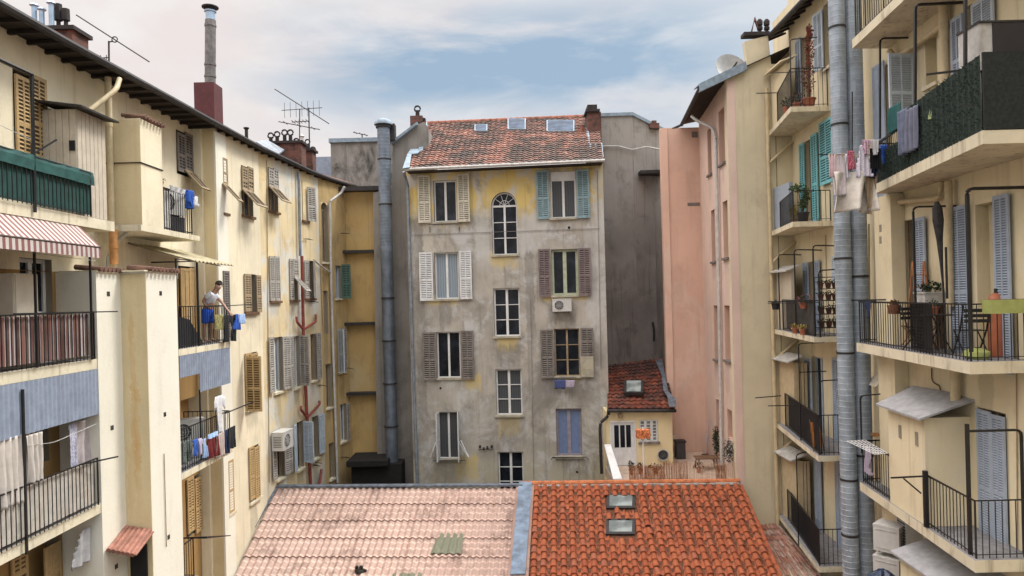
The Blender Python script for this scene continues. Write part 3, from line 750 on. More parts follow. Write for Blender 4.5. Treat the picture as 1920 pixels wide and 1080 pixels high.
# ---- floors and loggias
FL = [CZ + v for v in (1.68, -0.93, -3.6, -6.3)]
def FA(x, front=-7.7): return None
XA, XB = -7.72, -7.2
def Yof(px, X, py=600):
    a, _ = ray(px, py); return X / a
y183 = 12.85; y232 = 13.65
for i, zf in enumerate(FL):
    if i == 0: path = [(XA, 6.0), (XA, Yof(214, XA, 400))]; inn = [(-8.44, path[1][1] + .02), (-8.44, 6.0)]
    else: path = [(XA, 6.0), (XA, y183)]; inn = [(-8.44, y183), (-8.44, 6.0)]
    rl = [(XA + .05, 6.2), (XA + .05, y183 - .15)]
    b_ = balcony(LB, path, zf, inn, th=.19, rh=(0.80, .86, .86, .9)[i], rails=rl, gap=.105, rmat=m_iron, zb=.05)
    yb0 = (Yof(272, -7.5, 430), 14.92, 14.92, 14.92)[i]; yb1 = (Yof(375, -7.5, 435), 17.65, 17.65, 17.3)[i]; xb = (-7.5, XB, XB, -7.5)[i]
    if i == 0:
        p_ = [(-7.5, 14.1), (-7.5, 16.75)]; r_ = [(-7.55, 15.05), (-7.55, 16.45), (-8.4, 16.45)]
    else:
        p_ = [(xb, yb0), (xb, yb1)]; r_ = [(xb - .05, yb0 + .05), (xb - .05, yb1 - .06), (-8.4, yb1 - .06)]
    if i == 3: p_ = [(xb, 14.92), (xb, 16.2)]; r_ = [(xb - .05, 14.95), (xb - .05, 16.1), (-8.4, 16.1)]
    inn = [(-8.44, p_[1][1]), (-8.44, p_[0][1])]
    balcony(LB, p_, zf, inn, th=(.14 if i else .12), rh=.92, rails=r_, gap=.11, rmat=m_iron, zb=.05)
# piers (below the second slab level)
ztop = CZ + .68
pier = MB().box(-8.6, XA + .02, y183, y232 + .01, 0, ztop); build(pier, 'pier', m_fin, LB, world=True)
pier2 = MB().box(-8.6, XB, y232 + .01, 14.9, 0, ztop + .02); build(pier2, 'pier', m_fin, LB, world=True)
fCk = Fac((XA + .02, y232 - .003), (XB - .002, y232 - .003)); rk_ = []
for (x0, x1, y0, y1, am) in ((246, 256, 612, 970, .5), (254, 263, 740, 985, .55), (240, 248, 850, 990, .35)):
    r = fCk.rect(x0, x1, y0, y1); rk_.append((r[0] - .01, r[1] + .01, r[2], r[3], (.58, .34, .12), am))
m_tanrust = plaster('shaded tan plaster with rust runs', (0.70, 0.57, 0.34), dirt=(0.45, 0.28, 0.12), dirt_amt=0.25, streak=0.35, spots=rk_)
build(MB().box(0, fCk.L, 0, .013, 0, ztop - .02), 'pier_cheek', m_tanrust, LB, fCk.base())  # pier side with its shade put into the tan; rust runs are stains
# tiled caps on the piers
def tile_cap(cx0, cx1, y, z, n, parent, axis='x', r=.05):
    mb = MB()
    for k in range(n):
        f = (k + .5) / n
        if axis == 'x': a = Vector((cx0 + (cx1 - cx0) * f, y - .10, z)); b = a + Vector((0, .5, .05))
        else: a = Vector((y + .10, cx0 + (cx1 - cx0) * f, z)); b = a + Vector((-.5, 0, .05))
        mb.tube([a, b], r, 8)
    return build(mb, 'tile_cap', m_terr_d, parent, world=True, smooth=True)
m_terr_d = simple('sooty terracotta', (0.16, 0.085, 0.06), .85, var=.35)
tile_cap(y183 + .0, y232, XA, ztop + .05, 6, LB, 'y'); tile_cap(y232 + .02, 14.9, XB, ztop + .07, 8, LB, 'y')
build(MB().box(-8.4, XA + .04, y183, y232 - .1, ztop - .002, ztop + .03).box(-8.4, XB + .02, y232 - .08, 14.9, ztop + .022, ztop + .05), 'coping', m_cream_l, LB, world=True)
# slotted vent grilles in the piers
fP1 = Fac((XA + .02, y183), (XA + .02, y232)); fP2 = Fac((XB, y232), (XB, 14.9))
for f_, x, y in ((fP1, 203, 551), (fP2, 301, 550), (fP1, 210, 802), (fP2, 309, 777), (fP1, 218, 1062), (fP2, 316, 1007)):
    u, z = f_.hit(x, y); mb = MB()
    for k in (-1, 0, 1): mb.box(k * .036 - .011, k * .036 + .011, -.006, .0, -.045, .045)
    build(mb, 'vent_slot', m_recess, LB, f_.M(u, z))
# store room on upper balcony B
bx = MB().box(-8.44, -7.5, 14.15, 15.02, FL[0], CZ + 3.86); build(bx, 'closet_wall', m_cream_l, LB, world=True)
build(MB().box(-8.44, -7.502, 14.145, 14.15, FL[0] + .02, CZ + 3.84), 'closet_cheek', m_tan_shade, LB, world=True)  # thin tan sheet paints the shade on the closet's near side
tile_cap(14.15, 15.05, -7.5, CZ + 3.9, 7, LB, 'y', .04)
pipe([(-7.49, 14.13, CZ + 2.95), (-7.49, 15.02, CZ + 2.95)], .014, 'cable', m_iron, LB)
pipe([(-8.4, 14.13, CZ + 2.95), (-7.49, 14.13, CZ + 2.95)], .012, 'cable', m_iron, LB)
# shed on upper balcony A, boarded
sx0, sx1, sy0, sy1 = -8.42, -7.80, 12.55, 13.42
mb = MB().box(sx0, sx1, sy0, sy1, FL[0], CZ + 3.62)
for k in range(7): y = sy0 + (sy1 - sy0) * (k + .5) / 7; mb.box(sx1 - .002, sx1 + .012, y - .055, y + .055, FL[0] + .02, CZ + 3.6)
for k in range(5): x = sx0 + (sx1 - sx0) * (k + .5) / 5; mb.box(x - .055, x + .055, sy0 - .012, sy0 + .002, FL[0] + .02, CZ + 3.6)
shed = build(mb, 'shed', simple('pale painted boards', (0.55, 0.48, 0.38), .7, var=.08, dirt=((.3, .24, .18), .4)), LB, world=True)
q = at(136, 273, 12.54); build(MB().box(-.05, .05, -.02, 0, -.09, .09), 'shed_vent', m_recess, shed, Matrix.Translation((q.x, 12.538, q.z)))
mb = MB().extr([(sx0 - .0, sy0 - .2, CZ + 3.72), (sx1 + .22, sy0 - .2, CZ + 3.60), (sx1 + .22, sy1 + .12, CZ + 3.60), (sx0, sy1 + .12, CZ + 3.72)], (0, 0, .035))
build(mb, 'shed_or_void_top', m_gutter, shed, world=True)
# arched bracket and small louvre under balcony B
mb = MB(); zc = FL[0] - .75
pts = [(-8.42, 14.0 + .5 * math.sin(a), zc + .5 * math.cos(a) ) for a in [i * math.pi / 16 for i in range(9)]]
mb.tube([(-7.9, 14.3, FL[0] - .12), (-8.1, 14.3, FL[0] - .3), (-8.3, 14.3, FL[0] - .62), (-8.35, 14.3, FL[0] - 1.2)], .035, 6)
build(mb, 'bracket', m_whited, LB, world=True)
# small pan tiled roof and dark window between the piers
x0 = XA; 
pc = simple('pink roof tiles small', (0.33, 0.15, 0.105), .85, var=.25)
A = at(242, 986, 13.62); 
mb = MB(); zr = at(258, 990, 13.6).z
for k in range(6):
    xx = XA + .02 + (XB - XA) * (k + .3) / 6; mb.tube([(xx, 13.62, zr + .02 - .015 * k), (xx + .05, 12.9, zr - .18 - .02 * k)], .045, 8)
mb.extr([(XA, 13.62, zr - .01), (XB + .05, 13.62, zr - .1), (XB + .08, 12.92, zr - .3), (XA + .03, 12.92, zr - .2)], (0, 0, .02))
build(mb, 'canopy_roof', pc, LB, world=True, smooth=True)
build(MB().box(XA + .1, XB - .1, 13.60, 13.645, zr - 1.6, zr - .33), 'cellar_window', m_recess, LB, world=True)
# down pipes
zz = EAVE
P0 = at(222, 150, 13.6); 
pipe([at(224, 148, 13.9), at(218, 168, 13.7), at(162, 212, 13.2), at(161, 225, 13.2)], .05, 'branch_pipe', m_pipe_c, LB)
pipe([(-8.08, 14.07, EAVE - .1), (-8.08, 14.07, ztop + .1)], .062, 'drainpipe', m_pipe_c, LB, rings=1.6)
pipe([(-8.0, 13.98, FL[0] - .1), (-8.0, 13.98, ztop + .2)], .08, 'clay_pipe', m_pipe_o, LB, rings=.6)
# awning on floor two
aw = stripes('red and white striped canvas', [(0, (.56, .51, .47)), (.5, (.23, .09, .08))], 1.0)
mb = MB(); n = 60; yA, yB = 6.2, 12.45
for k in range(n):
    f0, f1 = k / n, (k + 1) / n; ya, yb = yA + (yB - yA) * f0, yA + (yB - yA) * f1; u0, u1 = f0 * 48, f1 * 48
    za = CZ + 1.485; zb = CZ + 1.10
    mb.face([(-7.36, ya, zb), (-7.36, yb, zb), (-7.74, yb, za), (-7.74, ya, za)], 0, [(u0, 0), (u1, 0), (u1, 1), (u0, 1)])
    sc0 = .20 + .0 * k
    mb.face([(-7.355, ya, zb - sc0), (-7.355, yb, zb - sc0), (-7.36, yb, zb), (-7.36, ya, zb)], 0, [(u0, 0), (u1, 0), (u1, 1), (u0, 1)])
    mb.face([(-7.74, ya, za - .01), (-7.74, yb, za - .01), (-7.365, yb, zb - .01), (-7.365, ya, zb - .01)], 0, [(u0, 1), (u1, 1), (u1, 0), (u0, 0)])
awo = build(mb, 'awning', aw, LB, world=True)
mb = MB().tube([(-7.37, yA, CZ + 1.09), (-7.37, yB, CZ + 1.09)], .02, 6).tube([(-8.3, yB - .05, CZ + 1.25), (-7.45, yB - .05, CZ + 1.12)], .018, 6)
build(mb, 'awning_frame', m_iron_b, awo, world=True)
# iron posts and drying arms on loggia A
mb = MB()
for px, top, bot, zt in ((66, 475, 590, None), (170, 480, 590, None)):
    Y = Yof(px, XA + .04, 540); mb.tube([(XA + .04, Y, FL[1]), (XA + .04, Y, CZ + 1.1)], .022, 4)
Yp = Yof(62, XA + .04, 250); zt = at(62, 140, Yp).z
mb.tube([(XA + .04, Yp, FL[0] - .1), (XA + .04, Yp, zt), (XA + .04, 8.5, zt)], .026, 6)
mb.tube([at(60, 290, Yp), at(106, 262, Yp + .4)], .018, 4); mb.tube([at(60, 290, Yp), at(60, 268, Yp)], .018, 4)
Y3 = Yof(45, XA + .04, 930); mb.tube([(XA + .06, Y3, FL[2] - .2), (XA + .06, Y3, FL[1] - .3)], .024, 4)
mb.tube([(XA + .1, 10.6, FL[1] + .88), at(220, 584, 12.9)], .015, 4)
mb.tube([(XA + .06, 12.2, FL[2] + .86), at(221, 856, 13.0)], .018, 4)
split_build(mb, 'drying_frame', m_iron, LB)
# screens on the railings
def wavy_panel(name, mat, parent, X, y0, y1, z0, z1, amp=.02, per=.09, n=None, uvper=1.0, flip=1, top=None, thick=.0):
    mb = MB(); n = n or int((y1 - y0) / per * 6); rnd = random.Random(5)
    def o(f): return amp * math.sin(2 * math.pi * (y1 - y0) * f / per)
    for k in range(n):
        f0, f1 = k / n, (k + 1) / n; ya, yb = y0 + (y1 - y0) * f0, y0 + (y1 - y0) * f1
        for s_, e in ((1, 0.0), (-1, -.006)):
            q = [(X + o(f0) + e, ya, z0), (X + o(f1) + e, yb, z0), (X + o(f1) + e, yb, z1), (X + o(f0) + e, ya, z1)]
            u = [(ya * uvper, 0), (yb * uvper, 0), (yb * uvper, 1), (ya * uvper, 1)]
            if s_ < 0: q = q[::-1]; u = u[::-1]
            mb.face(q, 0, u)
    return build(mb, name, mat, parent, world=True, smooth=False)
tag(wavy_panel('railing_cover', stripes('brown and white striped cloth', [(0, (.10, .045, .035)), (.3, (.55, .52, .52)), (.42, (.16, .06, .05)), (.62, (.24, .10, .07)), (.82, (.50, .47, .46)), (.9, (.08, .04, .03))], .22), None, XA - .0, 6.3, y183 - .2, FL[1] + .08, FL[1] + .83, .012, .16),
    'brown and white striped cloth tied inside the second loggia railing on the left', 'railing cover')
tag(wavy_panel('railing_cover', simple('off white board', (.50, .46, .40), .8, dirt=((.35, .3, .25), .3)), None, XA - .0, 6.3, y183 - .22, FL[2] + .06, FL[2] + .83, .006, .3),
    'plain off-white screen behind the black railing bars of the third loggia on the left', 'railing cover')
tag(wavy_panel('railing_cover', m_canvas, None, XA - .0, 6.3, Yof(167, XA, 330), FL[0] + .04, FL[0] + .70, .008, .2), 'dark green mesh behind the railing bars of the top left loggia', 'railing cover')
gc = simple('green tarpaulin', (0.02, 0.085, 0.075), .5, var=.3)
mb = MB(); n = 40; y1_ = Yof(170, XA, 330); rnd = random.Random(4)
for k in range(n):
    ya, yb = 6.3 + (y1_ - 6.3) * k / n, 6.3 + (y1_ - 6.3) * (k + 1) / n
    prof = [(-.02, .74), (-.015, .815), (.02, .835), (.055, .82), (.068, .74), (.064, .58)]
    def wob(y, j): return .005 * math.sin(y * 5 + j) + .004 * math.sin(y * 17 + j * 2)
    for j in range(len(prof) - 1):
        (a0, b0), (a1, b1) = prof[j], prof[j+1]
        mb.face([(XA + a0 + wob(ya, j), ya, FL[0] + b0 + wob(ya, j) * .6), (XA + a0 + wob(yb, j), yb, FL[0] + b0 + wob(yb, j) * .6), (XA + a1 + wob(yb, j+1), yb, FL[0] + b1 + wob(yb, j+1) * .6), (XA + a1 + wob(ya, j+1), ya, FL[0] + b1 + wob(ya, j+1) * .6)][::-1])
tag(build(mb, 'tarpaulin', gc, None, world=True, smooth=True), 'dark green tarpaulin folded over the handrail of the top left loggia', 'tarpaulin')
wavy_panel('corrugated_apron', m_corr, LB, XA + .03, 6.2, y183 - .04, FL[1] - 1.02, FL[1] - .19, .012, .11)
wavy_panel('corrugated_apron', m_corr, LB, XB - .0, 15.9, 17.62, FL[1] - 1.05, FL[1] - .14, .012, .11)
wavy_panel('corrugated_apron', m_corr, LB, XB - .0, 14.95, 15.9, FL[1] - .62, FL[1] - .14, .012, .11)
# yellowed corrugated canopy over the man's balcony
mb = MB(); n = 48
for k in range(n):
    f0, f1 = k / n, (k + 1) / n
    def cv(f):
        h = .02 * math.sin(f * 2 * math.pi * 11); return h
    a0, a1 = Vector((-8.4, 15.2 + 2.5 * f0, CZ + 1.42 + cv(f0))), Vector((-8.4, 15.2 + 2.5 * f1, CZ + 1.42 + cv(f1)))
    b0, b1 = Vector((-7.12, 15.6 + 2.2 * f0, CZ + 1.02 + cv(f0))), Vector((-7.12, 15.6 + 2.2 * f1, CZ + 1.02 + cv(f1)))
    mb.face([b0, b1, a1, a0]); e = Vector((0, 0, -.02)); mb.face([a0 + e, a1 + e, b1 + e, b0 + e]); mb.face([b0 + e, b1 + e, b1, b0])
build(mb, 'canopy', m_yplast, LB, world=True)
mb = MB()
zt = at(370, 489, Yof(370, XB)).z
mb.tube([(XB - .05, Yof(372, XB - .05), FL[1]), (XB - .05, Yof(372, XB - .05), zt), (-8.3, Yof(372, XB - .05) , zt)], .025, 4)
mb.tube([(XB - .05, 15.0, FL[1]), (XB - .05, 15.0, zt), (XB - .05, Yof(372, XB), zt)], .022, 4)
mb.tube([(XB - .05, Yof(372, XB), zt), (XB - .05, Yof(420, XB), zt - .05)], .012, 4)
mb.tube([(XB - .05, 16.5, FL[1] + .9), (XB + .0, 19.2, FL[1] + .93)], .016, 4)
mb.tube([(XB - .03, 17.3, FL[2] + .9), (XB + .05, 19.0, FL[2] + .93)], .018, 4)
mb.tube([(XB - .03, Yof(378, XB, 780), FL[2] + .05), (XB - .03, Yof(378, XB, 780), FL[1] - 1.0)], .02, 6)
mb.tube([(-8.0, 16.0, FL[3] + .95), (XB, 16.0, FL[3] + .95), at(432, 1004, 17.4)], .016, 4)
split_build(mb, 'drying_frame', m_iron, LB)

# chimneys: cluster with zinc cowls near left; belong to the roof
def chimney_stack(parent, c, w, d_, h, mat, name='chimney', cap=True):
    mb = MB().box(-w/2, w/2, -d_/2, d_/2, 0, h)
    o = build(mb, name, mat, parent, Matrix.Translation(c))
    if cap: build(MB().box(-w/2 - .07, w/2 + .07, -d_/2 - .07, d_/2 + .07, h, h + .09), 'chimney_cap', m_soot, o, Matrix.Translation(c))
    return o
Yc = 16.2
q = at(117, 62, Yc); st = chimney_stack(roofL, (q.x, Yc, q.z - .95), .84, .6, .9, m_brick)
for x, yt, mt in ((65, 8, m_bluepot), (79, 16, m_bluepot), (97, 4, m_bluepot)):
    p = at(x, 50, Yc - .1); zt = at(x, yt, Yc - .1).z
    mb = MB().lathe([(.055, 0), (.055, zt - p.z - .06), (.03, zt - p.z - .05)], n=10).lathe([(.10, zt - p.z - .03), (.09, zt - p.z), (.02, zt - p.z + .03)], n=10)
    build(mb, 'chimney_pot', mt, st, Matrix.Translation(p), smooth=True)
for x, yt in ((110, 8), (124, 17)):
    p = at(x, 52, Yc + .1); zt = at(x, yt, Yc + .1).z
    mb = MB().lathe([(.05, 0), (.045, .15), (.09, .17), (.085, zt - p.z), (.05, zt - p.z + .01)], n=8); build(mb, 'chimney_pot', m_soot, st, Matrix.Translation(p))
# ================= LEFT WEATHERED BLOCK =================
LW = empty('apartment_building', (-9, 24, 0), 'weathered yellow block with stained plaster bending round behind the cream one', 'apartment building')
pts = [(-7.8, 21.58), (-7.45, 25.0), (-7.25, 26.3), (-6.95, 27.4), (-6.72, 28.3)]
W1 = Fac(pts[0], pts[1]); W2 = Fac(pts[1], pts[2]); W3 = Fac(pts[2], pts[3]); W4 = Fac(pts[3], pts[4])
print('W px', [ (960 + F * (p[0] / p[1])) for p in pts])
def pick(x):
    for f, p in ((W1, pts[1]), (W2, pts[2]), (W3, pts[3])):
        if x < 960 + F * p[0] / p[1]: return f
    return W4
def lw(xl, xr, yt, yb, **k):
    f = pick((xl + xr) / 2); k.setdefault('frame', m_s_tan); k.setdefault('reveal', m_reveal)
    return f, window(f, xl, xr, yt, yb, LW, **k)
# top row
f, w_ = lw(503, 521, 317, 397, sillmat=m_wood)
shutter(f, 503, 512, 317, 352, m_s_pale, w_, out=.02); shutter(f, 512, 521, 317, 352, m_s_pale, w_, out=.02); flap(f, 503, 521, 352, .66, m_s_tan, w_, ang=42)
f, w_ = lw(566, 576, 341, 414, sillmat=m_wood)
shutter(f, 576, 584, 352, 415, m_s_pale, w_, out=.05, hinge='L', ang=25)
f, w_ = lw(603, 615, 380, 492, arch=m_weather, sill=True)
# second row
f, w_ = lw(505, 524, 481, 565, sillmat=m_wood)
shutter(f, 505, 514, 481, 564, m_s_pale, w_, out=.02); shutter(f, 515, 524, 481, 564, m_s_pale, w_, out=.02)
f, w_ = lw(543, 558, 486, 563, sillmat=m_wood)
shutter(f, 543, 549.5, 486, 562, m_s_pale, w_, out=.02); shutter(f, 550, 558, 486, 520, m_s_pale, w_, out=.02); flap(f, 551, 559, 521, .66, m_s_pale, w_, ang=42)
f, w_ = lw(571, 589, 489, 560, sillmat=m_wood)
shutter(f, 571, 579, 489, 560, m_s_pale, w_, out=.03); shutter(f, 580, 590, 489, 558, m_s_pale, w_, out=.05, hinge='R', ang=20)
lw(607, 615, 545, 626, sill=False)
# third row
f, w_ = lw(513, 530, 632, 735, pane=m_g_cur, frame=m_white)
shutter(f, 505, 513, 632, 737, m_s_pale, w_, hinge='R'); shutter(f, 530, 540, 631, 730, m_s_pale, w_, hinge='L', ang=12)
f, w_ = lw(550, 562, 630, 727, pane=m_g_cur, frame=m_white)
shutter(f, 541, 550, 631, 727, m_s_pale, w_, hinge='R'); shutter(f, 563, 566, 628, 722, m_s_pale, w_, hinge='L', ang=115, w=.48)
f, w_ = lw(583, 593, 626, 714)
shutter(f, 594, 602, 624, 712, m_s_pale, w_, hinge='L')
lw(611, 622, 682, 765, sill=True)
f, w_ = lw(634, 645, 617, 698)
shutter(f, 631, 634, 617, 698, m_s_bluew, w_, hinge='R', w=.4, ang=60); shutter(f, 645, 649, 615, 696, m_s_pale, w_)
# fourth row
f, w_ = lw(518, 533, 838, 897, pane=m_g_dark)
shutter(f, 511, 518, 812, 900, m_s_pale, w_, hinge='R'); shutter(f, 533, 544, 828, 888, m_s_pale, w_, ang=10)
f, w_ = lw(556, 569, 790, 880)
shutter(f, 545, 556, 796, 884, m_s_bluew, w_, hinge='R', ang=15); shutter(f, 570, 573, 788, 866, m_s_bluew, w_, hinge='L', ang=110, w=.45)
f, w_ = lw(586, 597, 780, 860)
shutter(f, 598, 608, 776, 850, m_s_bluew, w_)
lw(617, 627, 830, 898, sill=True)
f, w_ = lw(638, 650, 757, 828, frame=m_white)
shutter(f, 650, 655, 756, 826, m_s_pale, w_)
f, w_ = lw(628, 640, 498, 560, frame=m_s_bluew, pane=m_g_cur)
shutter(f, 641, 644, 496, 560, m_s_green, w_, hinge='L', ang=75, w=.36, label='dark green shutter leaf swung out')
ZT = EAVE + .03
for i, f in enumerate((W1, W2, W3, W4)):
    f.wall('wall', aged((m_weather, m_weather, m_weather2, m_weather2)[i], f, 'aged yellow wall %s' % 'abcd'[i], seed=i), LW, 0, f.L, 0, ZT)
build(MB().prism([(-8.1, 21.6), (-7.8, 25.0), (-7.6, 26.3), (-7.3, 27.4), (-7.0, 28.6), (-15, 28.6), (-15, 21.6)], 0, ZT - .01), 'wall_core', m_weather, LW, world=True)
roofW = eave_strip(LW, pts, [(-7.56, 21.6), (-7.25, 25.25), (-7.01, 26.8), (-6.74, 27.85), (-6.36, 28.9)], EAVE + .02, rise=2.2, back=6)
# pipes
def onw(x, y, out=.1):
    f = pick(x); u, z = f.hit(x, y, out); return f.pt(u, out, z)
pipe([onw(560, 322), onw(563, 480)], .05, 'downpipe', m_pipe_g, LW)
pipe([onw(566, 480, .13), onw(569, 628, .13), onw(575, 770, .13), onw(583, 925, .13)], .055, 'soil_pipe', m_pipe_r, LW, rings=1.4)
for a, b, c in (((569, 618), (592, 603), (592, 590)), ((569, 618), (557, 604), (556, 594)), ((576, 783), (599, 758), (599, 752)), ((576, 783), (564, 768), (564, 762)), ((583, 925), (600, 905), (603, 880))):
    pipe([onw(*a, .13), onw(*b, .13), onw(*c, .1)], .045, 'branch_pipe', m_pipe_r, LW)
pipe([onw(646, 350, .45), onw(640, 362, .3), onw(618, 378, .1), onw(621, 540), onw(626, 700), onw(633, 905)], .05, 'downpipe', m_pipe_w, LW, rings=1.5)
pipe([onw(588, 487), onw(606, 502), onw(622, 512)], .035, 'branch_pipe', m_pipe_w, LW)
mb = MB()
for x, y in ((575, 448), (585, 565), (600, 722), (592, 867), (588, 872), (640, 700), (645, 857), (652, 690)):
    mb.tube([onw(x - 6, y, .05), onw(x + 2, y, .05), onw(x + 12, y + 2, .35)], .012, 4)
split_build(mb, 'clothes_rod', m_iron, LW)
# ridge chimneys
def hooded_pot(parent, p, h, r=.06):
    mb = MB().lathe([(r, 0), (r * .9, h * .62), (r * .9, h * .66)], n=8)
    # round eye shaped cowl
    cy = h * .82; n = 10; R_ = r * 1.35
    mb.tube([(R_ * math.cos(2 * math.pi * k / n), 0, cy + R_ * math.sin(2 * math.pi * k / n)) for k in range(n + 1)], r * .42, 6, caps=False)
    return build(mb, 'chimney_pot', m_soot, parent, Matrix.Translation(p), smooth=True)
Yc = 25.5
q = at(544, 290, Yc); st = chimney_stack(roofW, (q.x, Yc, q.z - .6), 1.0, .6, .95, m_brick)
for x, yb, yt in ((508, 270, 251), (520, 270, 248), (534, 270, 244), (545, 270, 244), (556, 278, 262)):
    p = at(x, yb, Yc); hooded_pot(st, p, (yb - yt) / F * Yc, .075)
Yc = 27
q = at(575, 300, Yc); st = chimney_stack(roofW, (q.x, Yc, q.z - .5), .6, .5, .8, m_brick)
p = at(567, 288, Yc); build(MB().lathe([(.07, 0), (.07, .65), (.1, .67), (.03, .76)], n=8), 'chimney_pot', m_whited, st, Matrix.Translation(p))
for x, yb, yt in ((577, 285, 262), (587, 290, 278)): hooded_pot(st, at(x, yb, Yc), (yb - yt) / F * Yc, .07)
q = at(462, 248, 24); build(MB().lathe([(.06, -.5), (.06, .1), (.1, .13), (.1, .16)], n=8), 'roof_vent', m_soot, roofW, Matrix.Translation(q))
q0, q1, q2, q3 = at(480, 268, 23.5), at(520, 293, 23.6), at(533, 283, 25), at(500, 264, 25)
build(MB().extr([q0, q1, q2, q3], (0, 0, .05)), 'roof_sheet', m_pipe_g, roofW, world=True)

# ================= CORNER YELLOW WALL + CONCRETE TOP =================
CY = 28.35
CB = empty('apartment_building', (-5.5, 32, 0), 'ochre corner building with blackened concrete top storey and zinc coping', 'apartment building')
fC = Fac((-6.85, CY), (-4.6, CY - .1))
fC.wall('wall', m_orange_w, CB, 0, fC.L, 0, at(680, 350, CY).z)
mb = MB()
for y in (472, 606, 736):
    z = at(680, y, CY).z; mb.box(-6.85, -5.25, CY - .35, CY - .02, z - .07, z + .05)
build(mb, 'ledge', m_gutter, CB, world=True)
mb = MB().box(-8.2, -5.2, CY - .55, CY - .1, at(680, 361, CY).z, at(680, 353, CY).z)
build(mb, 'eave', m_gutter, CB, world=True)
YB = 31.0
a_, b_ = at(622, 355, YB), at(742, 268, YB)
build(MB().box(a_.x, b_.x + 1.2, YB, YB + 4, 0, at(622, 268, YB).z), 'top_storey', m_conc, CB, world=True)
za = at(622, 268, YB).z; build(MB().box(a_.x - .06, b_.x + 1.2, YB - .1, YB + 4, za, za + .18), 'coping', m_zinc, CB, world=True)
a_ = at(589, 340, 33); b_ = at(640, 293, 33); build(MB().box(a_.x, b_.x, 33, 36, a_.z - 6, b_.z), 'annex_wall', m_corr, CB, world=True)
# light-well roof at the bottom: dark open court
pipe([at(632, 372, 27.9), at(634, 436, 27.9)], .05, 'downpipe', m_pipe_w, CB)
mb = MB().tube([at(628, 437, 27.9), at(655, 438, 27.9)], .02, 4); build(mb, 'pipe_stay', m_gutter, CB, world=True)
# grey pier between the corner wall and the duct
q0 = at(709, 400, 28.0); q1 = at(770, 400, 27.8)
GP = empty('apartment_building', (q0.x + .6, 30, 0), 'narrow grey rendered party wall with sloping zinc coping, just left of the grey facade', 'building')
poly = [at(708, 1000, 27.9), at(790, 1000, 27.7), at(803, 240, 27.7), at(795, 226, 27.7), at(780, 233, 27.7), at(737, 268, 27.8), at(735, 352, 27.9), at(700, 362, 27.9)]
build(MB().extr([Vector((p.x, 27.85, p.z if i > 1 else 0)) for i, p in enumerate(poly)], (0, 3.2, 0)), 'wall', m_greyp, GP, world=True)
mb = MB().extr([at(734, 270, 27.6), at(782, 233, 27.6), at(782, 228, 27.6), at(734, 264, 27.6)], (0, 3.4, 0)); build(mb, 'coping', m_zinc, GP, world=True)
# near-black blocks painted in for the shade of the void low in the corner
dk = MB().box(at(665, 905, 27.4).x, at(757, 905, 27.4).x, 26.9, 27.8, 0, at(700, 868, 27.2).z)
build(dk, 'dark_void_block', m_recess, CB, world=True)
build(MB().box(at(655, 905, 27.0).x, at(735, 905, 27.4).x, 26.6, 28.2, at(700, 868, 27.2).z, at(700, 858, 27.2).z), 'shed_or_void_top', m_recess, CB, world=True)  # top of the same painted void, near-black as well
# ================= CENTRE GREY BUILDING =================
gl = at(768, 500, 26.35); gr = at(1135, 500, 25.55)
GB = empty('apartment_building', (0, 28, 0), 'tall grey stained house in the centre with yellow paint left under its mossy tiled roof', 'house')
fG = Fac((gl.x - .05, 26.35), (gr.x, 25.55)); fG.holes.clear()
YEL = (0.60, 0.47, 0.20); DRT = (0.13, 0.12, 0.11); spots_ = []
def gspot(x0, x1, y0, y1, col, amt): r = fG.rect(x0, x1, y0, y1); spots_.append((r[0], r[1], r[2], r[3], col, amt))
for q in ((928, 974, 634, 662), (932, 980, 784, 825), (915, 975, 482, 505), (797, 866, 562, 574), (870, 905, 712, 735), (850, 900, 862, 910), (1040, 1100, 705, 716), (1010, 1110, 556, 566)): gspot(*q, YEL, .8)
for q in ((822, 848, 565, 625), (812, 880, 862, 930), (926, 980, 655, 690), (935, 990, 780, 850), (780, 800, 420, 900), (985, 1005, 480, 700), (1025, 1085, 586, 612), (1000, 1130, 705, 745)): gspot(*q, DRT, .5)
for q in ((1118, 1137, 320, 700), (890, 920, 400, 520), (975, 1030, 410, 460), (1095, 1130, 430, 640)): gspot(*q, (.56, .55, .52), .7)
m_grey = plaster('grey weathered render', (0.42, 0.385, 0.33), var=.22, dirt=(0.14, 0.125, 0.105), dirt_amt=0.5, streak=0.45,
    zones=[((0.70, 0.52, 0.18), 16.7, 17.7, 2.0, .95), ((0.50, 0.46, 0.32), 8.6, 7.2, 2.6, .6)],
    patch=[((0.55, 0.545, 0.53), .48, .60, 1.1, .8, 2.0), ((0.23, 0.21, 0.185), .52, .66, .55, .75, 21.0)], bump=.4, lo=.48, spots=spots_)
def gw(*a, **k): k.setdefault('sillmat', m_grey); return window(fG, *a, GB, **k)
def gsh(w, xl, xr, yt, yb, mat, **k): return shutter(fG, xl, xr, yt, yb, mat, w, out=.05, **k)
w_ = gw(813, 856, 338, 416, frame=m_white, fw=.055); gsh(w_, 784, 807, 329, 418, m_s_cream, hinge='R', ang=4, slats=True); gsh(w_, 858, 881, 326, 416, m_s_cream, ang=4)
w_ = gw(1032, 1080, 321, 409, frame=m_white, fw=.06, box_top=.28); gsh(w_, 1006, 1029, 320, 411, m_s_teal, hinge='R', ang=3); gsh(w_, 1081, 1105, 318, 409, m_s_teal, ang=3)
w_ = gw(922, 970, 360, 478, frame=m_white, rows=3, arch=m_grey, fw=.05)
w_ = gw(815, 860, 473, 561, frame=m_white, pane=m_g_cur, fw=.055); gsh(w_, 787, 812, 473, 564, m_s_white, hinge='R', ang=4); gsh(w_, 862, 885, 470, 561, m_s_white, ang=3)
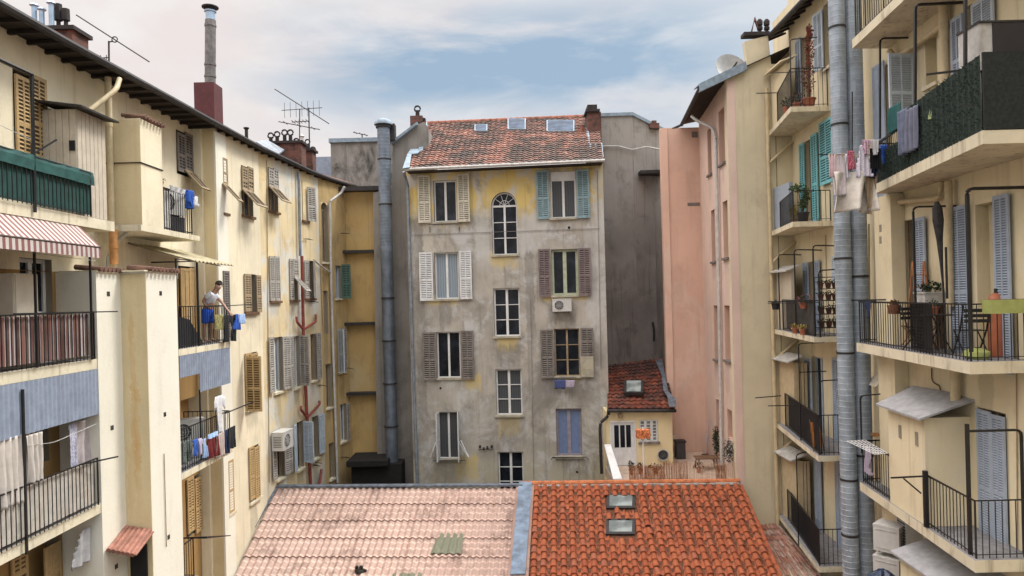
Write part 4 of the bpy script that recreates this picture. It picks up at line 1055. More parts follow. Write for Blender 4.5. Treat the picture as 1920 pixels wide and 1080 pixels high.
w_ = gw(1034, 1084, 467, 554, frame=m_f_green, fw=.09); gsh(w_, 1010, 1032, 467, 557, m_s_maroon, hinge='R', ang=5); gsh(w_, 1085, 1108, 465, 555, m_s_maroon, ang=5)
w_ = gw(926, 975, 540, 631, frame=m_white, rows=3)
w_ = gw(819, 863, 622, 709, frame=m_white, fw=.05); gsh(w_, 793, 818, 623, 713, m_s_brown, hinge='R', ang=4); gsh(w_, 865, 889, 620, 711, m_s_brown, ang=5)
w_ = gw(1040, 1087, 616, 706, frame=m_s_tan, rows=3, fw=.045); gsh(w_, 1014, 1038, 618, 709, m_s_brown, hinge='R', ang=4); gsh(w_, 1089, 1113, 615, 667, m_s_brown, ang=3, mid=.5)
gsh(w_, 1089, 1113, 668, 707, m_grey, slats=False, ang=2)
w_ = gw(930, 979, 692, 779, frame=m_white, rows=3)
w_ = gw(821, 861, 772, 861, frame=m_white, fw=.05)
shutter(fG, 820, 823, 772, 862, m_s_white, w_, hinge='R', ang=88, w=.42, out=.03); shutter(fG, 860, 862, 772, 862, m_s_white, w_, ang=80, w=.42, out=.03)
for xa, xb in ((806, 820), (863, 878)):
    u0, z0 = fG.hit(xa if xa < 815 else xb, 858, .5)
    u1, z1 = fG.hit(820 if xa < 815 else 864, 826, .05)
    mb = MB(); a = Vector((u1, -.05, z1)); b = Vector((u0, -.42, z0)); mb.tube([a, b], .02, 4); mb.tube([a + Vector((0, -.35, 0)), b + Vector((0, -.02, 0))], .016, 4); mb.tube([a, a + Vector((0, -.35, 0))], .016, 4)
    build(mb, 'shutter_stay', m_s_white, w_, fG.base())
w_ = gw(1043, 1091, 766, 856, frame=m_f_purple, pane=m_bluepane, fw=.085)
w_ = gw(934, 982, 847, 934, frame=m_white, rows=3)
zE = at(1130, 303, 25.4).z; 
gwall = fG.wall('wall', m_grey, GB, 0, fG.L, 0, zE - .02)
# side face of the building towards the terrace
fGs = Fac((gr.x, 25.55), (gr.x + .55, 30)); fGs.wall('side_wall', m_greyd, GB, 0, fGs.L, 0, zE - .02)
build(MB().prism([(gl.x + .1, 26.6), (gr.x - .1, 25.85), (gr.x + .3, 31), (gl.x + .1, 31)], 0, zE - .1), 'wall_core', m_grey, GB, world=True)
# roof
TL, TR = at(798, 232, 31.3), at(1122, 218, 30.6)
BL, BR = at(762, 316, 25.75), at(1131, 299, 24.95)
m_moss = tile_mat('mossy brown roof tiles', [(.27, .11, .075), (.36, .16, .11), (.20, .085, .06), (.44, .24, .18)], moss=(.045, .036, .03), moss_amt=.92, var=.6, lo=.435)
rf = tile_field('roof', m_moss, GB, TL, TR, BL, BR, 34, 25, su=4, amp=.035, lift=.035, kind='wave', sub=1, jitter=.006)
pitchN = (TR - TL).cross(BL - TL).normalized(); pitchN = pitchN if pitchN.z > 0 else -pitchN
build(MB().face([BL - Vector((0, 0, .05)), BR - Vector((0, 0, .05)), TR - Vector((0, 0, .05)), TL - Vector((0, 0, .05))][::-1]).face([BL + Vector((0, 0, -.10)), BR + Vector((0, 0, -.10)), BR + Vector((0, .75, -.10)), BL + Vector((0, .75, -.10))][::-1]), 'soffit', m_soffit, GB, world=True)
build(MB().tube([BL + Vector((-.05, -.05, -.04)), BR + Vector((.05, -.05, -.04))], .055, 8), 'gutter', m_pipe_w, GB, world=True, smooth=True)
# ridge tiles
mb = MB(); n = 26
for k in range(n):
    a = TL.lerp(TR, k / n); b = TL.lerp(TR, (k + 1.1) / n); mb.tube([a + Vector((0, 0, .0)), b + Vector((0, 0, .015))], .10, 8)
build(mb, 'ridge_tiles', m_moss2 if 'm_moss2' in globals() else simple('ridge tile clay', (.30, .12, .08), .9, var=.4, scale=5), rf, world=True, smooth=True)
# zinc valleys at both ends
def rp(x, y):   # point on the roof plane
    a, b = ray(x, y); n = pitchN; o = TL - Vector((0, 0, CZ)); Y = n.dot(o) / (n.x * a + n.y + n.z * b); return Vector((a * Y, Y, CZ + b * Y))
L = Vector((0, 0, .07))
mb = MB()
for q in ([(755, 320), (768, 318), (772, 292), (764, 293)], [(764, 293), (783, 292), (792, 283), (770, 284)], [(783, 288), (792, 286), (803, 250), (797, 246)], [(797, 250), (802, 250), (801, 233), (796, 233)]):
    mb.extr([rp(*p) + L for p in q], L * .4)
for q in ([(1099, 240), (1104, 240), (1106, 276), (1100, 282)], [(1100, 274), (1126, 272), (1129, 282), (1103, 284)], [(1122, 274), (1129, 272), (1132, 299), (1127, 300)]):
    mb.extr([rp(*p) + L for p in q], L * .4)
split_build(mb, 'flashing', m_zinc, rf)
def roof_window(parent, fn, n, x0, x1, y0, y1, skew=0, frame=None, gl=None, th=.12, name='skylight', fr=.05):
    P = [fn(x0, y1), fn(x1, y1), fn(x1 + skew, y0), fn(x0 + skew, y0)]; mb = MB()
    P = [p + n * .03 for p in P]; mb.extr(P, n * th)
    o = build(mb, name, frame or m_zincd, parent, world=True, recalc=True)
    c = sum(P, Vector()) / 4; Q = [c + (p - c) * (1 - fr * 2 / max(.3, (P[0] - P[1]).length)) + n * (th + .008) for p in P]
    # inset by a constant width
    e = (P[1] - P[0]).normalized(); g_ = (P[3] - P[0]).normalized()
    Q = [P[0] + e * fr + g_ * fr, P[1] - e * fr + g_ * fr, P[2] - e * fr - g_ * fr, P[3] + e * fr - g_ * fr]; Q = [q + n * (th + .008) for q in Q]
    build(MB().extr(Q, n * -.006), 'pane', gl or m_g_sky, o, world=True, recalc=True); return o
roof_window(rf, rp, pitchN, 890, 914, 237, 249, frame=m_zinc, th=.07)
roof_window(rf, rp, pitchN, 952, 986, 226, 246, frame=m_zinc, th=.07)
roof_window(rf, rp, pitchN, 1025, 1077, 229, 250, frame=m_zinc, th=.07)
# chimneys
Yc = 29.0
q = at(782, 236, Yc); 
st = chimney_stack(GB, (q.x, Yc, at(782, 240, Yc).z), (793 - 770) / F * Yc, .4, (240 - 219) / F * Yc, m_brick, cap=False)
hooded_pot(st, at(783, 219, Yc), (219 - 201) / F * Yc, .09)
build(MB().box(-.14, .14, -.12, .12, 0, .3), 'chimney_pot', m_soot, st, Matrix.Translation(at(792, 236, Yc)))
Yc = 28.6
a_, b_ = at(1102, 276, Yc), at(1125, 213, Yc)
st = build(MB().box(a_.x, b_.x, Yc - .3, Yc + .8, a_.z - .6, b_.z), 'chimney', m_brick, GB, world=True)
build(MB().box(a_.x - .08, b_.x - .05, Yc - .38, Yc + .6, b_.z, b_.z + .10).box(a_.x + .0, b_.x - .15, Yc - .3, Yc + .5, b_.z + .10, b_.z + .30), 'chimney_cap', m_soot, st, world=True)
q = rp(1091, 248); build(MB().lathe([(.05, -.1), (.05, .28), (.07, .3)], n=8), 'vent_pipe', m_terr, rf, Matrix.Translation(q))
# downpipe left, pale
fx = lambda x, y, out=.1: fG.pt(fG.hit(x, y, out)[0], out, fG.hit(x, y, out)[1])
pipe([fx(757, 322, .55), fx(764, 345, .12), fx(768, 470, .1), fx(773, 640, .1), fx(778, 780, .1), fx(784, 940, .1)], .055, 'downpipe', m_pipe_g, GB, rings=1.8)
# sill brackets, hole, insulators
mb = MB()
for x, y in ((806, 424), (861, 424)): mb.tube([fx(x, y, .0), fx(x, y + 2, .18)], .012, 4); mb.tube([fx(x, y + 2, .03), fx(x, y + 12, .03)], .012, 4)
mb.tube([fx(803, 421, .16), fx(866, 420, .16)], .012, 4)
mb.tube([fx(1040, 709, .3), fx(1080, 708, .3)], .012, 4); mb.tube([fx(1040, 709, 0), fx(1040, 709, .3)], .012, 4); mb.tube([fx(1080, 708, 0), fx(1080, 708, .3)], .012, 4)
mb.tube([fx(1033, 862, .05), fx(1036, 858, .16), fx(1100, 857, .16), fx(1103, 861, .05)], .014, 4)
mb.tube([fx(812, 864, .2), fx(872, 863, .2)], .014, 4)
split_build(mb, 'window_rod', m_iron, GB)
mb = MB()
for x, y in ((900, 840), (907, 844), (914, 842), (922, 840)): mb.lathe([(.03, 0), (.05, .03), (.03, .06), (.045, .09), (.02, .11)], fx(x, y, .09), 8)
mb.tube([fx(898, 843, .06), fx(924, 842, .06)], .015, 4); build(mb, 'insulator', m_soot, GB, world=True)
u, z = fG.hit(1067, 427); build(MB().tube([(0, -.03, 0), (0, .01, 0)], .09, 14), 'wall_vent', m_whited, GB, fG.M(u, z)); build(MB().tube([(0, -.034, 0), (0, .0, 0)], .055, 12), 'vent_hole', m_recess, GB, fG.M(u, z))
for x, y in ((826, 728), (1082, 885)):
    u, z = fG.hit(x, y); build(MB().tube([(0, -.006, 0), (0, .01, 0)], .045, 10), 'vent_hole', m_recess, GB, fG.M(u, z))

# ================= DARK PARTY WALL BUILDING BEHIND RIGHT =================
YD = 30.5
DB = empty('apartment_building', (4.8, 32, 0), 'soot-dark grey windowless building behind, between the grey house and the pink one', 'building')
p = [at(1122, 219, YD), at(1186, 217, YD), at(1243, 246, YD), at(1260, 250, YD)]
mb = MB().extr([Vector((p[0].x, YD, 0)), Vector((p[1].x, YD, 0)), Vector((p[1].x, YD, p[1].z)), Vector((p[0].x, YD, p[0].z))], (0, 3, 0))
build(mb, 'wall', m_greyd, DB, world=True, recalc=True)
mb = MB().extr([Vector((p[1].x, YD, 0)), Vector((p[2].x + .4, YD + .5, 0)), Vector((p[2].x + .4, YD + .5, p[2].z)), Vector((p[1].x, YD, p[1].z))], (0, 3, 0))
build(mb, 'wall', m_greyd, DB, world=True, recalc=True)
mb = MB().extr([p[0] + Vector((0, -.08, 0)), p[1] + Vector((0, -.08, 0)), p[1] + Vector((0, -.08, .14)), p[0] + Vector((0, -.08, .14))], (0, 3, 0))
mb.extr([p[1] + Vector((0, -.08, 0)), p[2] + Vector((.4, .4, -.05)), p[2] + Vector((.4, .4, .10)), p[1] + Vector((0, -.08, .14))], (0, 3, 0))
build(mb, 'coping', m_zinc, DB, world=True, recalc=True)
mb = MB().box(at(1197, 320, YD).x, at(1245, 320, YD).x, YD - .5, YD + .6, at(1200, 329, YD).z, at(1200, 323, YD).z)
build(mb, 'ledge', m_gutter, DB, world=True)
pipe([at(1131, 274, YD - .1), at(1160, 274, YD - .1), at(1185, 281, YD - .1), at(1212, 275, YD - .1), at(1236, 280, YD - .1)], .03, 'cable', m_pipe_w, DB)
pipe([at(1224, 604, YD - .1), at(1227, 620, YD - .1), at(1226, 640, YD - .1)], .05, 'vent_pipe', m_gutter, DB)
q = at(1228, 240, YD); build(MB().box(-.2, .2, 0, .4, 0, .22).box(-.1, .1, .1, .3, .22, .36), 'chimney', m_brick, DB, Matrix.Translation(q))
build(MB().box(at(1229, 800, YD).x + .0, 7.0, YD - 2.8, YD - 1, 0, at(1230, 300, YD).z - 2.0).box(1,2,YD+1,YD+2,0,1), 'side_wall', m_greyd, DB, world=True)
# ================= PINK BUILDING =================
YT = 21.8
a1372 = ray(1372, 540)[0]; XPn = a1372 * YT; YPf = 26.2; XPf = ray(1318, 540)[0] * YPf
PB = empty('apartment_building', (7.5, 24, 0), 'salmon pink building on the right with tall narrow windows and a white downpipe', 'apartment building')
fPs = Fac((XPf, YPf), (XPn, YT))
xl_ = ray(1246, 540)[0] * YPf
fPf = Fac((xl_, YPf), (XPf, YPf))
ZP = CZ + 6.3
for (a, b, c, d_) in ((1348, 1359, 204, 308), (1327, 1334, 240, 328), (1356, 1366, 376, 484), (1334, 1341, 393, 491), (1359, 1369, 573, 676), (1339, 1346, 573, 674), (1364, 1373, 769, 823), (1343, 1350, 750, 856)):
    window(fPs, a, b, c, d_, PB, frame=m_pink2, reveal=m_pink, pane=m_g_dark, depth=.22, cols=1, fw=.04, sillmat=m_s_brown, sill=c < 600)
fPs.wall('wall', aged(m_pink2, fPs, 'aged pale pink wall', amt=.35), PB, 0, fPs.L, 0, ZP + .35)
fPf.wall('wall', aged(m_pink, fPf, 'aged salmon wall'), PB, 0, fPf.L, 0, ZP - .05)
fPl = Fac((xl_ + 1.1, 30.5), (xl_, YPf)); 
for c, d_ in ((335, 458), (497, 615), (655, 760)):
    u, z0 = .25, at(1240, d_, 26.8).z; pass
fPl.wall('side_wall', m_pink, PB, 0, fPl.L, 0, ZP - .05)
build(MB().box(at(1289, 380, YPf).x, at(1312, 380, YPf).x, YPf - .012, YPf, at(1300, 386, YPf).z, at(1300, 380, YPf).z), 'vent_slot', m_s_brown, PB, world=True)
build(MB().box(at(1297, 255, YPf).x, at(1308, 255, YPf).x, YPf - .012, YPf, at(1300, 258, YPf).z, at(1300, 247, YPf).z), 'vent_slot', m_s_brown, PB, world=True)
gA = at(1312, 166, 21.65); gB = at(1278, 234, YPf); gC = at(1238, 252, YPf + .1)
mb = MB().face([gA, gB, (XPf, YPf, gB.z + .12), (XPn, YT - .1, gA.z + .35)][::-1]).face([gB + Vector((0, 0, .06)), gA + Vector((0, 0, .06)), (XPn + 2.2, 21.65, gA.z + 1.35), (XPf + 2.2, YPf, gA.z + 1.35)])
rP = build(mb, 'roof', m_soffit, PB, world=True)
build(MB().tube([gA, gB], .07, 8).tube([gB, gC], .05, 6), 'gutter', m_gutter, PB, world=True, smooth=True)
v0, v1 = at(1312, 172, 21.6), at(1401, 130, 21.6); v2, v3 = at(1399, 116, 21.6), at(1312, 158, 21.6)
build(MB().extr([v0, v1, v2, v3], (0, .12, 0)).extr([v3, v2, v2 + Vector((0, .7, .03)), v3 + Vector((0, .7, .03))], (0, 0, .03)), 'verge', m_zinc, rP, world=True, recalc=True)
fxp = lambda x, y, out=.1: fPs.pt(fPs.hit(x, y, out)[0], out, fPs.hit(x, y, out)[1])
pipe([at(1297, 218, 24.2), at(1305, 225, 24), fxp(1336, 240), fxp(1342, 262), fxp(1348, 560), fxp(1353, 880)], .055, 'downpipe', m_pipe_w, PB, rings=1.9)

# ================= RIGHT CREAM BUILDING =================
RB = empty('apartment_building', (10.5, 15, 0), 'sand and cream apartment block on the right with stacked corner balconies', 'apartment building')
XR = lambda y: 8.65 + (y - 16) * .045
p = [at(1366, 132, YT), at(1401, 118, YT), at(1396, 78, YT), at(1402, 68, YT), at(1440, 66, YT), at(1446, 120, YT)]
xr_ = XR(YT)
poly = [Vector((XPn, YT, 0)), Vector((xr_, YT, 0)), Vector((xr_, YT, p[5].z))] + [Vector((q.x, YT, q.z)) for q in (p[5], p[4], p[2], p[1])] + [Vector((XPn, YT, p[0].z))]
build(MB().extr(poly, (0, .22, 0)), 'gable_wall', m_tan_r, RB, world=True, recalc=True)
st = build(MB().box(p[2].x - .02, p[4].x + .04, YT - .05, YT + .3, p[4].z + .002, p[4].z + .11), 'chimney_cap', m_soot, RB, world=True)
for x, yb, yt in ((1425, 66, 36), (1438, 66, 36)):
    q = at(x, yb, YT + .12); h = (yb - yt) / F * YT
    mb = MB().lathe([(.06, 0), (.05, h * .3), (.09, h * .34), (.09, h * .5), (.05, h * .56), (.09, h * .62), (.10, h * .85), (.05, h)], n=10); build(mb, 'chimney_pot', m_soot, st, Matrix.Translation(q), smooth=True)
q = at(1412, 66, YT + .3); q.y = YT + .12; mb = MB().tube([q + Vector((-.12, 0, 0)), q + Vector((0, 0, .45)), q + Vector((.14, 0, 0))], .035, 4); build(mb, 'chimney_pot', m_terr_d, st, world=True)
fRW = Fac((XR(YT), YT), (XR(6.0), 6.0))
def rw(xl, xr, yt, yb, **k): k.setdefault('frame', m_s_tan); k.setdefault('reveal', m_cream_r); return window(fRW, xl, xr, yt, yb, RB, **k)
def rs(xl, xr, yt, yb, w_=None, mat=None, **k): return shutter(fRW, xl, xr, yt, yb, mat or m_s_blue, w_ or RB, **k)
# far bay
w_ = rw(1504, 1520, 66, 205, sill=False); rs(1493, 1503, 72, 205, w_)
w_ = rw(1545, 1556, 5, 128); rs(1531, 1544, 22, 134, w_, m_s_bluew, hinge='R', ang=10)
w_ = rw(1511, 1522, 262, 415, sill=False); rs(1501, 1510, 268, 415, w_, m_s_turq); rs(1523, 1534, 250, 415, w_, m_s_turq)
w_ = rw(1563, 1575, 228, 340); rs(1538, 1562, 224, 345, w_, m_s_turq, label='turquoise louvred shutter leaf behind the galvanised duct')
w_ = rw(1519, 1529, 490, 630, sill=False); rs(1508, 1518, 492, 630, w_); rs(1530, 1539, 488, 630, w_)
w_ = rw(1571, 1580, 478, 530); rs(1561, 1571, 480, 530, w_, m_s_bluew)
w_ = rw(1524, 1545, 670, 848, sill=False, pane=m_g_dark, frame=m_s_bluew); rs(1512, 1524, 673, 848, w_, m_s_bluew)
rs(1564, 1577, 672, 848, None, m_s_blue)
rs(1530, 1542, 858, 1058, None, m_s_blue, slats=False); rs(1569, 1581, 868, 1060, None, m_s_blue, slats=False)
# near bay
w_ = rw(1663, 1672, 118, 340, pane=m_g_dark, sill=False); rs(1640, 1662, 118, 370, w_, m_s_blue, slats=False)
sh_ = shutter(fRW, 1714, 1718, 98, 226, m_s_bluew, RB, hinge='L', ang=80, w=.56, out=.06)
w_ = rw(1735, 1757, 65, 160, pane=m_recess, sill=True, depth=.3)
rs(1786, 1808, 30, 175, None); rs(1825, 1866, -5, 150, None, m_s_bluew)
w_ = rw(1809, 1824, 10, 175, sill=False)
w_ = rw(1694, 1717, 412, 640, sill=False, pane=m_reveal); rs(1673, 1693, 418, 640, w_); rs(1718, 1738, 407, 640, w_)
w_ = rw(1832, 1868, 380, 680, sill=False, frame=m_s_bluew, pane=m_g_dark, depth=.3); rs(1784, 1818, 386, 665, w_); rs(1868, 1897, 364, 700, w_)
w_ = rw(1655, 1735, 722, 800, sill=False, frame=m_s_blue); rs(1655, 1684, 722, 860, w_); rs(1686, 1720, 728, 860, w_); 
w_ = rw(1835, 1889, 770, 1030, sill=False); rs(1836, 1862, 770, 1022, w_, out=.03); rs(1862.5, 1888, 780, 1030, w_, out=.03)
ZR = at(1440, 70, YT).z + .9
fRW.wall('wall', aged(m_cream_r, fRW, 'aged cream right wall', amt=.35), RB, 0, fRW.L, 0, CZ + 9.3)
build(MB().prism([(xr_ + .27, YT + 2), (XR(6) + .27, 6), (17, 6), (17, YT + 2)], 0, CZ + 9.2), 'wall_core', m_cream_r, RB, world=True)
# cream skin on the inner end wall beside the far balconies
fRe = Fac((at(1447, 500, YT - .02).x, YT - .02), (xr_, YT - .02))
fRe.wall('end_wall', m_cream_r, RB, 0, fRe.L, 0, CZ + 7.0, thick=.015)
# eave over the far bay
e0, e1 = at(1440, 74, 22.0), at(1520, -8, 17.0); X0, X1 = e0.x, e0.x - .25
zz = e0.z + .05
mb = MB().face([(X0, 22.3, zz), (X1, 9, zz), (XR(9) + .1, 9, zz + .25), (XR(22.3), 22.3, zz + .25)])
for k in range(28):
    y = 22.2 - k * .45; f = (22.3 - y) / 13.3; xo = X0 + (X1 - X0) * f; mb.tube([(xo + .03, y, zz - .03), (XR(y) + .05, y, zz + .21)], .04, 4)
build(mb, 'soffit', m_gutter, RB, world=True)
build(MB().tube([(X0, 22.35, zz), (X1, 9, zz)], .075, 8), 'gutter', m_gutter, RB, world=True, smooth=True)
build(MB().face([(X0, 22.35, zz + .06), (X1, 9, zz + .06), (X1 + 5, 9, zz + 2.2), (X0 + 5, 22.35, zz + 2.2)]), 'roof', m_oldroof, RB, world=True)
# pipe at the inner corner
xp = at(1446, 500, YT - .12).x
pipe([(xp, YT - .12, at(1443, 168, YT).z), (xp, YT - .12, 6.0)], .06, 'downpipe', m_pipe_c, RB, rings=2.2)
pipe([(xp + .28, YT - .03, CZ + 6), (xp + .28, YT - .03, 6)], .012, 'cable', m_s_tan, RB)
# far balconies
m_clo = simple('tan boarded closet', (.56, .45, .28), .75, var=.08, dirt=((.4, .3, .18), .4))
farb = [(4.98, 18.8, 7.68, 1.05), (1.86, 18.8, 7.66, .84), (-1.2, 17.6, 7.63, .92), (-4.14, 17.25, 7.52, 1.0), (-7.0, 17.5, 7.56, .92)]
XF = at(1450, 540, YT - .1).x
for i, (h, Yn, Xn, rh) in enumerate(farb):
    z = CZ + h; far_ = (XF, YT - .05); near = (Xn, Yn); wl = (XR(Yn) - .002, Yn)
    b_ = balcony(RB, [far_, near, wl], z, [(XR(YT) - .002, YT - .05)], th=.14, rh=rh, rails=[(XF + .08, YT - .6), (Xn + .06, Yn + .07), (XR(Yn) - .05, Yn + .07)], gap=.12, rmat=m_iron)
    if i in (2, 3, 4):
        A, B = Vector((XF + .12, YT - .7)), Vector((Xn + .09, Yn + .12))
        mb = MB().extr([(A.x, A.y, z + .04), (B.x, B.y, z + .04), (B.x, B.y, z + rh - .02), (A.x, A.y, z + rh - .02)], (.006, 0, 0))
        tag(build(mb, 'privacy_screen', m_darkpanel if i != 2 else simple('worn grey screen', (.11, .10, .09), .8, var=.3), None, world=True, recalc=True), ('grey privacy screen on the far balcony with hooped posts', 'charcoal privacy screen on the fourth far balcony down, above the lowest', 'charcoal privacy screen on the lowest far balcony over old roof tiles')[i - 2], 'screen')
    # strut pipe under each slab
    if i < 4: pipe([(xp + .0, YT - .12, z - 1.0), (xp + .75, YT - .15, z - .35)], .05, 'branch_pipe', m_pipe_c, RB)
    # closet at the far end
    cx0 = XF + .10; cy = YT - 1.25; top = z + (1.75, 1.35, 1.75, 2.0, 1.95)[i]
    m_ = (m_cream_r, m_s_blue, m_cupb, m_clo, m_clo)[i]
    mb = MB().box(cx0, XR(cy) - .45, cy, YT - .08, z + .002, top)
    if i > 2:
        for k in range(4): mb.box(cx0 + .02 + k * .1, cx0 + .1 + k * .1, cy - .01, cy + .001, z + .03, top - .02)
    cl_ = build(mb, 'closet', m_, RB, world=True)
    if i != 1:
        mb = MB().extr([(cx0 - .22, cy - .15, top + .0), (cx0 - .22, YT - .06, top), (XR(cy) - .3, YT - .06, top + .18), (XR(cy) - .3, cy - .15, top + .18)], (0, 0, .04))
        build(mb, 'closet_roof', m_cream_r if i == 0 else m_whited, cl_, world=True, recalc=True)
# near balconies: (height, near Y, near X, far Y, far X)
def nearb(h, Yn, Xn, Yf, Xf, rh, th=.2, rails=True, gap=.115):
    z = CZ + h
    return balcony(RB, [(XR(Yf) - .002, Yf + .05), (Xf, Yf), (Xn, Yn), (XR(Yn) - .002, Yn)], z, [], th=th, rh=rh, rails=[(XR(Yf) - .1, Yf), (Xf + .07, Yf - .04), (Xn + .07, Yn + .07), (XR(Yn) - .05, Yn + .07)] if rails else None, gap=gap)
bT = nearb(5.6, 10.4, 7.22, 15.6, 7.8, .95)
bA = nearb(2.28, 10.2, 6.98, 15.3, 8.06, .9)
bB = nearb(-1.245, 11.3, 7.43, 16.0, 7.92, .94)
bC = nearb(-4.48, 11.3, 7.43, 16.1, 7.96, .95)
bD = nearb(-7.7, 11.3, 7.43, 16.1, 7.96, .95)
# brackets under the near balconies
# closet on balcony C
ya_, yb_ = 12.95, 14.5; xa_ = 7.64; xb_ = 7.80; zc_ = CZ - 4.478; zt_ = CZ - 2.45
mb = MB().extr([(xa_, ya_, zc_), (xb_, yb_, zc_), (xb_, yb_, zt_), (xa_, ya_, zt_)], (.95, 0, 0)); 
cl_ = build(mb, 'closet', m_cream_r, RB, world=True, recalc=True)
for y in (13.25, 13.95): build(MB().box(-.015, .0, -.045, .045, 0, .26), 'vent_slot', m_reveal, cl_, Matrix.Translation((xa_ - .002 + (y - ya_) * .103, y, zt_ - .58)))
build(MB().extr([(xa_ - .18, ya_ - .15, zt_ - .02), (xb_ - .2, yb_ + .1, zt_ - .02), (xb_ + .6, yb_ + .1, zt_ + .34), (xa_ + .98, ya_ - .12, zt_ + .34)], (0, 0, .04)), 'closet_roof', simple('felted metal roof', (.36, .36, .37), .6, var=.15, dirt=((.2, .2, .2), .4)), cl_, world=True, recalc=True)
# closet below
zt2 = at(1672, 1052, 13.6).z
cl_ = build(MB().box(7.7, 8.45, 11.9, 14.0, 4, zt2 - .05), 'closet', m_cream_r, RB, world=True)
build(MB().extr([(7.5, 11.7, zt2 - .02), (7.55, 14.1, zt2 - .02), (8.55, 14.1, zt2 + .28), (8.55, 11.7, zt2 + .28)], (0, 0, .04)), 'closet_roof', MATS['felted metal roof'], cl_, world=True, recalc=True)
# pilaster with slots behind the ducts
fo = lambda x, y, out=.1: fRW.pt(fRW.hit(x, y, out)[0], out, fRW.hit(x, y, out)[1])
u0, _ = fRW.hit(1640, 450, .3); u1, _ = fRW.hit(1671, 450, .3)
pl_ = build(MB().box(u0, u1, -.3, -.003, 2, CZ + 2.05), 'pilaster', m_cream_r, RB, fRW.base())
for y in (428, 450):
    u, z = fRW.hit(1651, y, .3); build(MB().box(u - .05, u + .05, -.306, -.30, z - .08, z + .08), 'vent_slot', m_reveal, pl_, fRW.base())
# cream pipes
pipe([fo(1768, -20, .14), fo(1774, 262, .14)], .09, 'downpipe', m_pipe_c, RB, rings=1.2)
pipe([fo(1764, 50, .14), fo(1715, 85, .14), fo(1678, 108, .14), fo(1668, 96, .14)], .06, 'branch_pipe', m_pipe_c, RB)
pipe([fo(1778, 340, .14), fo(1782, 575, .14)], .07, 'downpipe', m_pipe_c, RB, rings=1.0)
pipe([fo(1766, 340, .12), fo(1760, 372, .12), fo(1675, 380, .12)], .055, 'branch_pipe', m_pipe_c, RB)
pipe([fo(1790, 692, .14), fo(1792, 752, .14)], .09, 'downpipe', m_pipe_c, RB)
pipe([fo(1629, 420, .1), fo(1632, 780, .1), fo(1634, 1000, .1)], .022, 'conduit', m_pipe_c, RB)
pipe([fo(1747, 690, .03), fo(1747, 716, .03), fo(1763, 724, .03), fo(1763, 742, .03)], .012, 'cable', m_wood, RB)
pipe([fo(1645, 815, .25), fo(1618, 815, .25), fo(1619, 835, .25)], .05, 'boiler_flue', m_pipe_o, RB)
u, z = fRW.hit(1660, 722, .0); mb = MB().extr([(u - .25, -.005, z + .32), (u - .25, -.34, z), (u - .25, -.005, z)], (.5, 0, 0)); build(mb, 'vent_hood', m_s_cream, RB, fRW.base(), recalc=True)
# drying frames, posts and rods (black iron)
def iron(paths, parent=RB, name='drying_frame', r=.02, n=4):
    for pp in paths:
        pipe(pp, r, name, m_iron, parent, n=n, bend=.10)
def bal_pt(b, x, y):   # point above the outer edge line of a near balcony
    Xn, Yn, Xf, Yf = b; a, bb = ray(x, y)
    dx, dy = Xf - Xn, Yf - Yn; Y = (Xn * dy - Yn * dx) / (a * dy - dx) ; return Vector((a * Y, Y, CZ + bb * Y))
A_ = (7.03, 10.2, 8.1, 15.3); B_ = (7.5, 11.3, 7.99, 16.0); C_ = (7.5, 11.3, 8.03, 16.1); F3 = (7.70, 17.6, XF + .08, YT); F4 = (7.58, 17.25, XF + .08, YT); F1 = (7.74, 18.8, XF + .08, YT)
def seg(b, *pts): return [bal_pt(b, *p) for p in pts]
w1 = bal_pt(A_, 1650, 260); w1t = bal_pt(A_, 1650, 72); 
iron([[w1, w1t, w1t + Vector((.75, 0, 0))]], r=.024)
w2 = bal_pt(A_, 1716, 200); w2t = bal_pt(A_, 1716, 9); iron([[w2, w2t, w2t + Vector((1.3, 0, .03))]], r=.03)
w3 = bal_pt(A_, 1810, 158); w3t = bal_pt(A_, 1810, -10); iron([[w3, w3t]], r=.03)
w4 = bal_pt(A_, 1737, 140); iron([[w4, bal_pt(A_, 1737, 140) + Vector((1.0, -.4, 0))]], r=.024)
q = bal_pt(B_, 1722, 575); qt = bal_pt(B_, 1712, 388); q.x = qt.x; q.y = qt.y; iron([[q, qt, qt + Vector((.9, 0, 0))]], r=.024)
q = bal_pt(B_, 1820, 660); qt = bal_pt(B_, 1813, 354); q.x = qt.x; q.y = qt.y; iron([[q, qt, qt + Vector((.95, 0, 0))]], r=.034)
q = bal_pt(B_, 1776, 560); q2 = q + Vector((0, 0, .9)); iron([[q, q2]], r=.02)
q0 = bal_pt(B_, 1605, 563); iron([[bal_pt(B_, 1660, 562) , q0, q0 + Vector((-.5, 1.6, 0)), at(1440, 566, 18.2)]], r=.022)
q = bal_pt(C_, 1815, 1050); qt = bal_pt(C_, 1813, 795); q.x, q.y = qt.x, qt.y
t2 = qt + Vector((0, 0, -.12)); iron([[q, qt]], r=.035); iron([[t2, t2 + Vector((.9, 0, .0)), t2 + Vector((.9, 0, -2.2))]], r=.026)
iron([[at(1670, 896, 13.0), at(1729, 893, 12.9)], [at(1694, 897, 12.98), at(1727, 925, 12.9)]], r=.02)
iron([[(7.60, 12.90, CZ - 4.47), (7.60, 12.90, CZ - 3.42)]], r=.05)
q = at(1613, 742, 16.0); iron([[at(1616, 850, 16.0), q, at(1650, 739, 15.6)]], r=.022)
for x, yt, xe in ((1459, 477, 1508), (1489, 468, 1541), (1524, 460, 1572)):
    b_ = bal_pt(F3, x + 4, 625); t_ = bal_pt(F3, x, yt); b_.x, b_.y = t_.x, t_.y; e_ = at(xe, yt + 1, t_.y); iron([[b_, t_, e_]], r=.022)
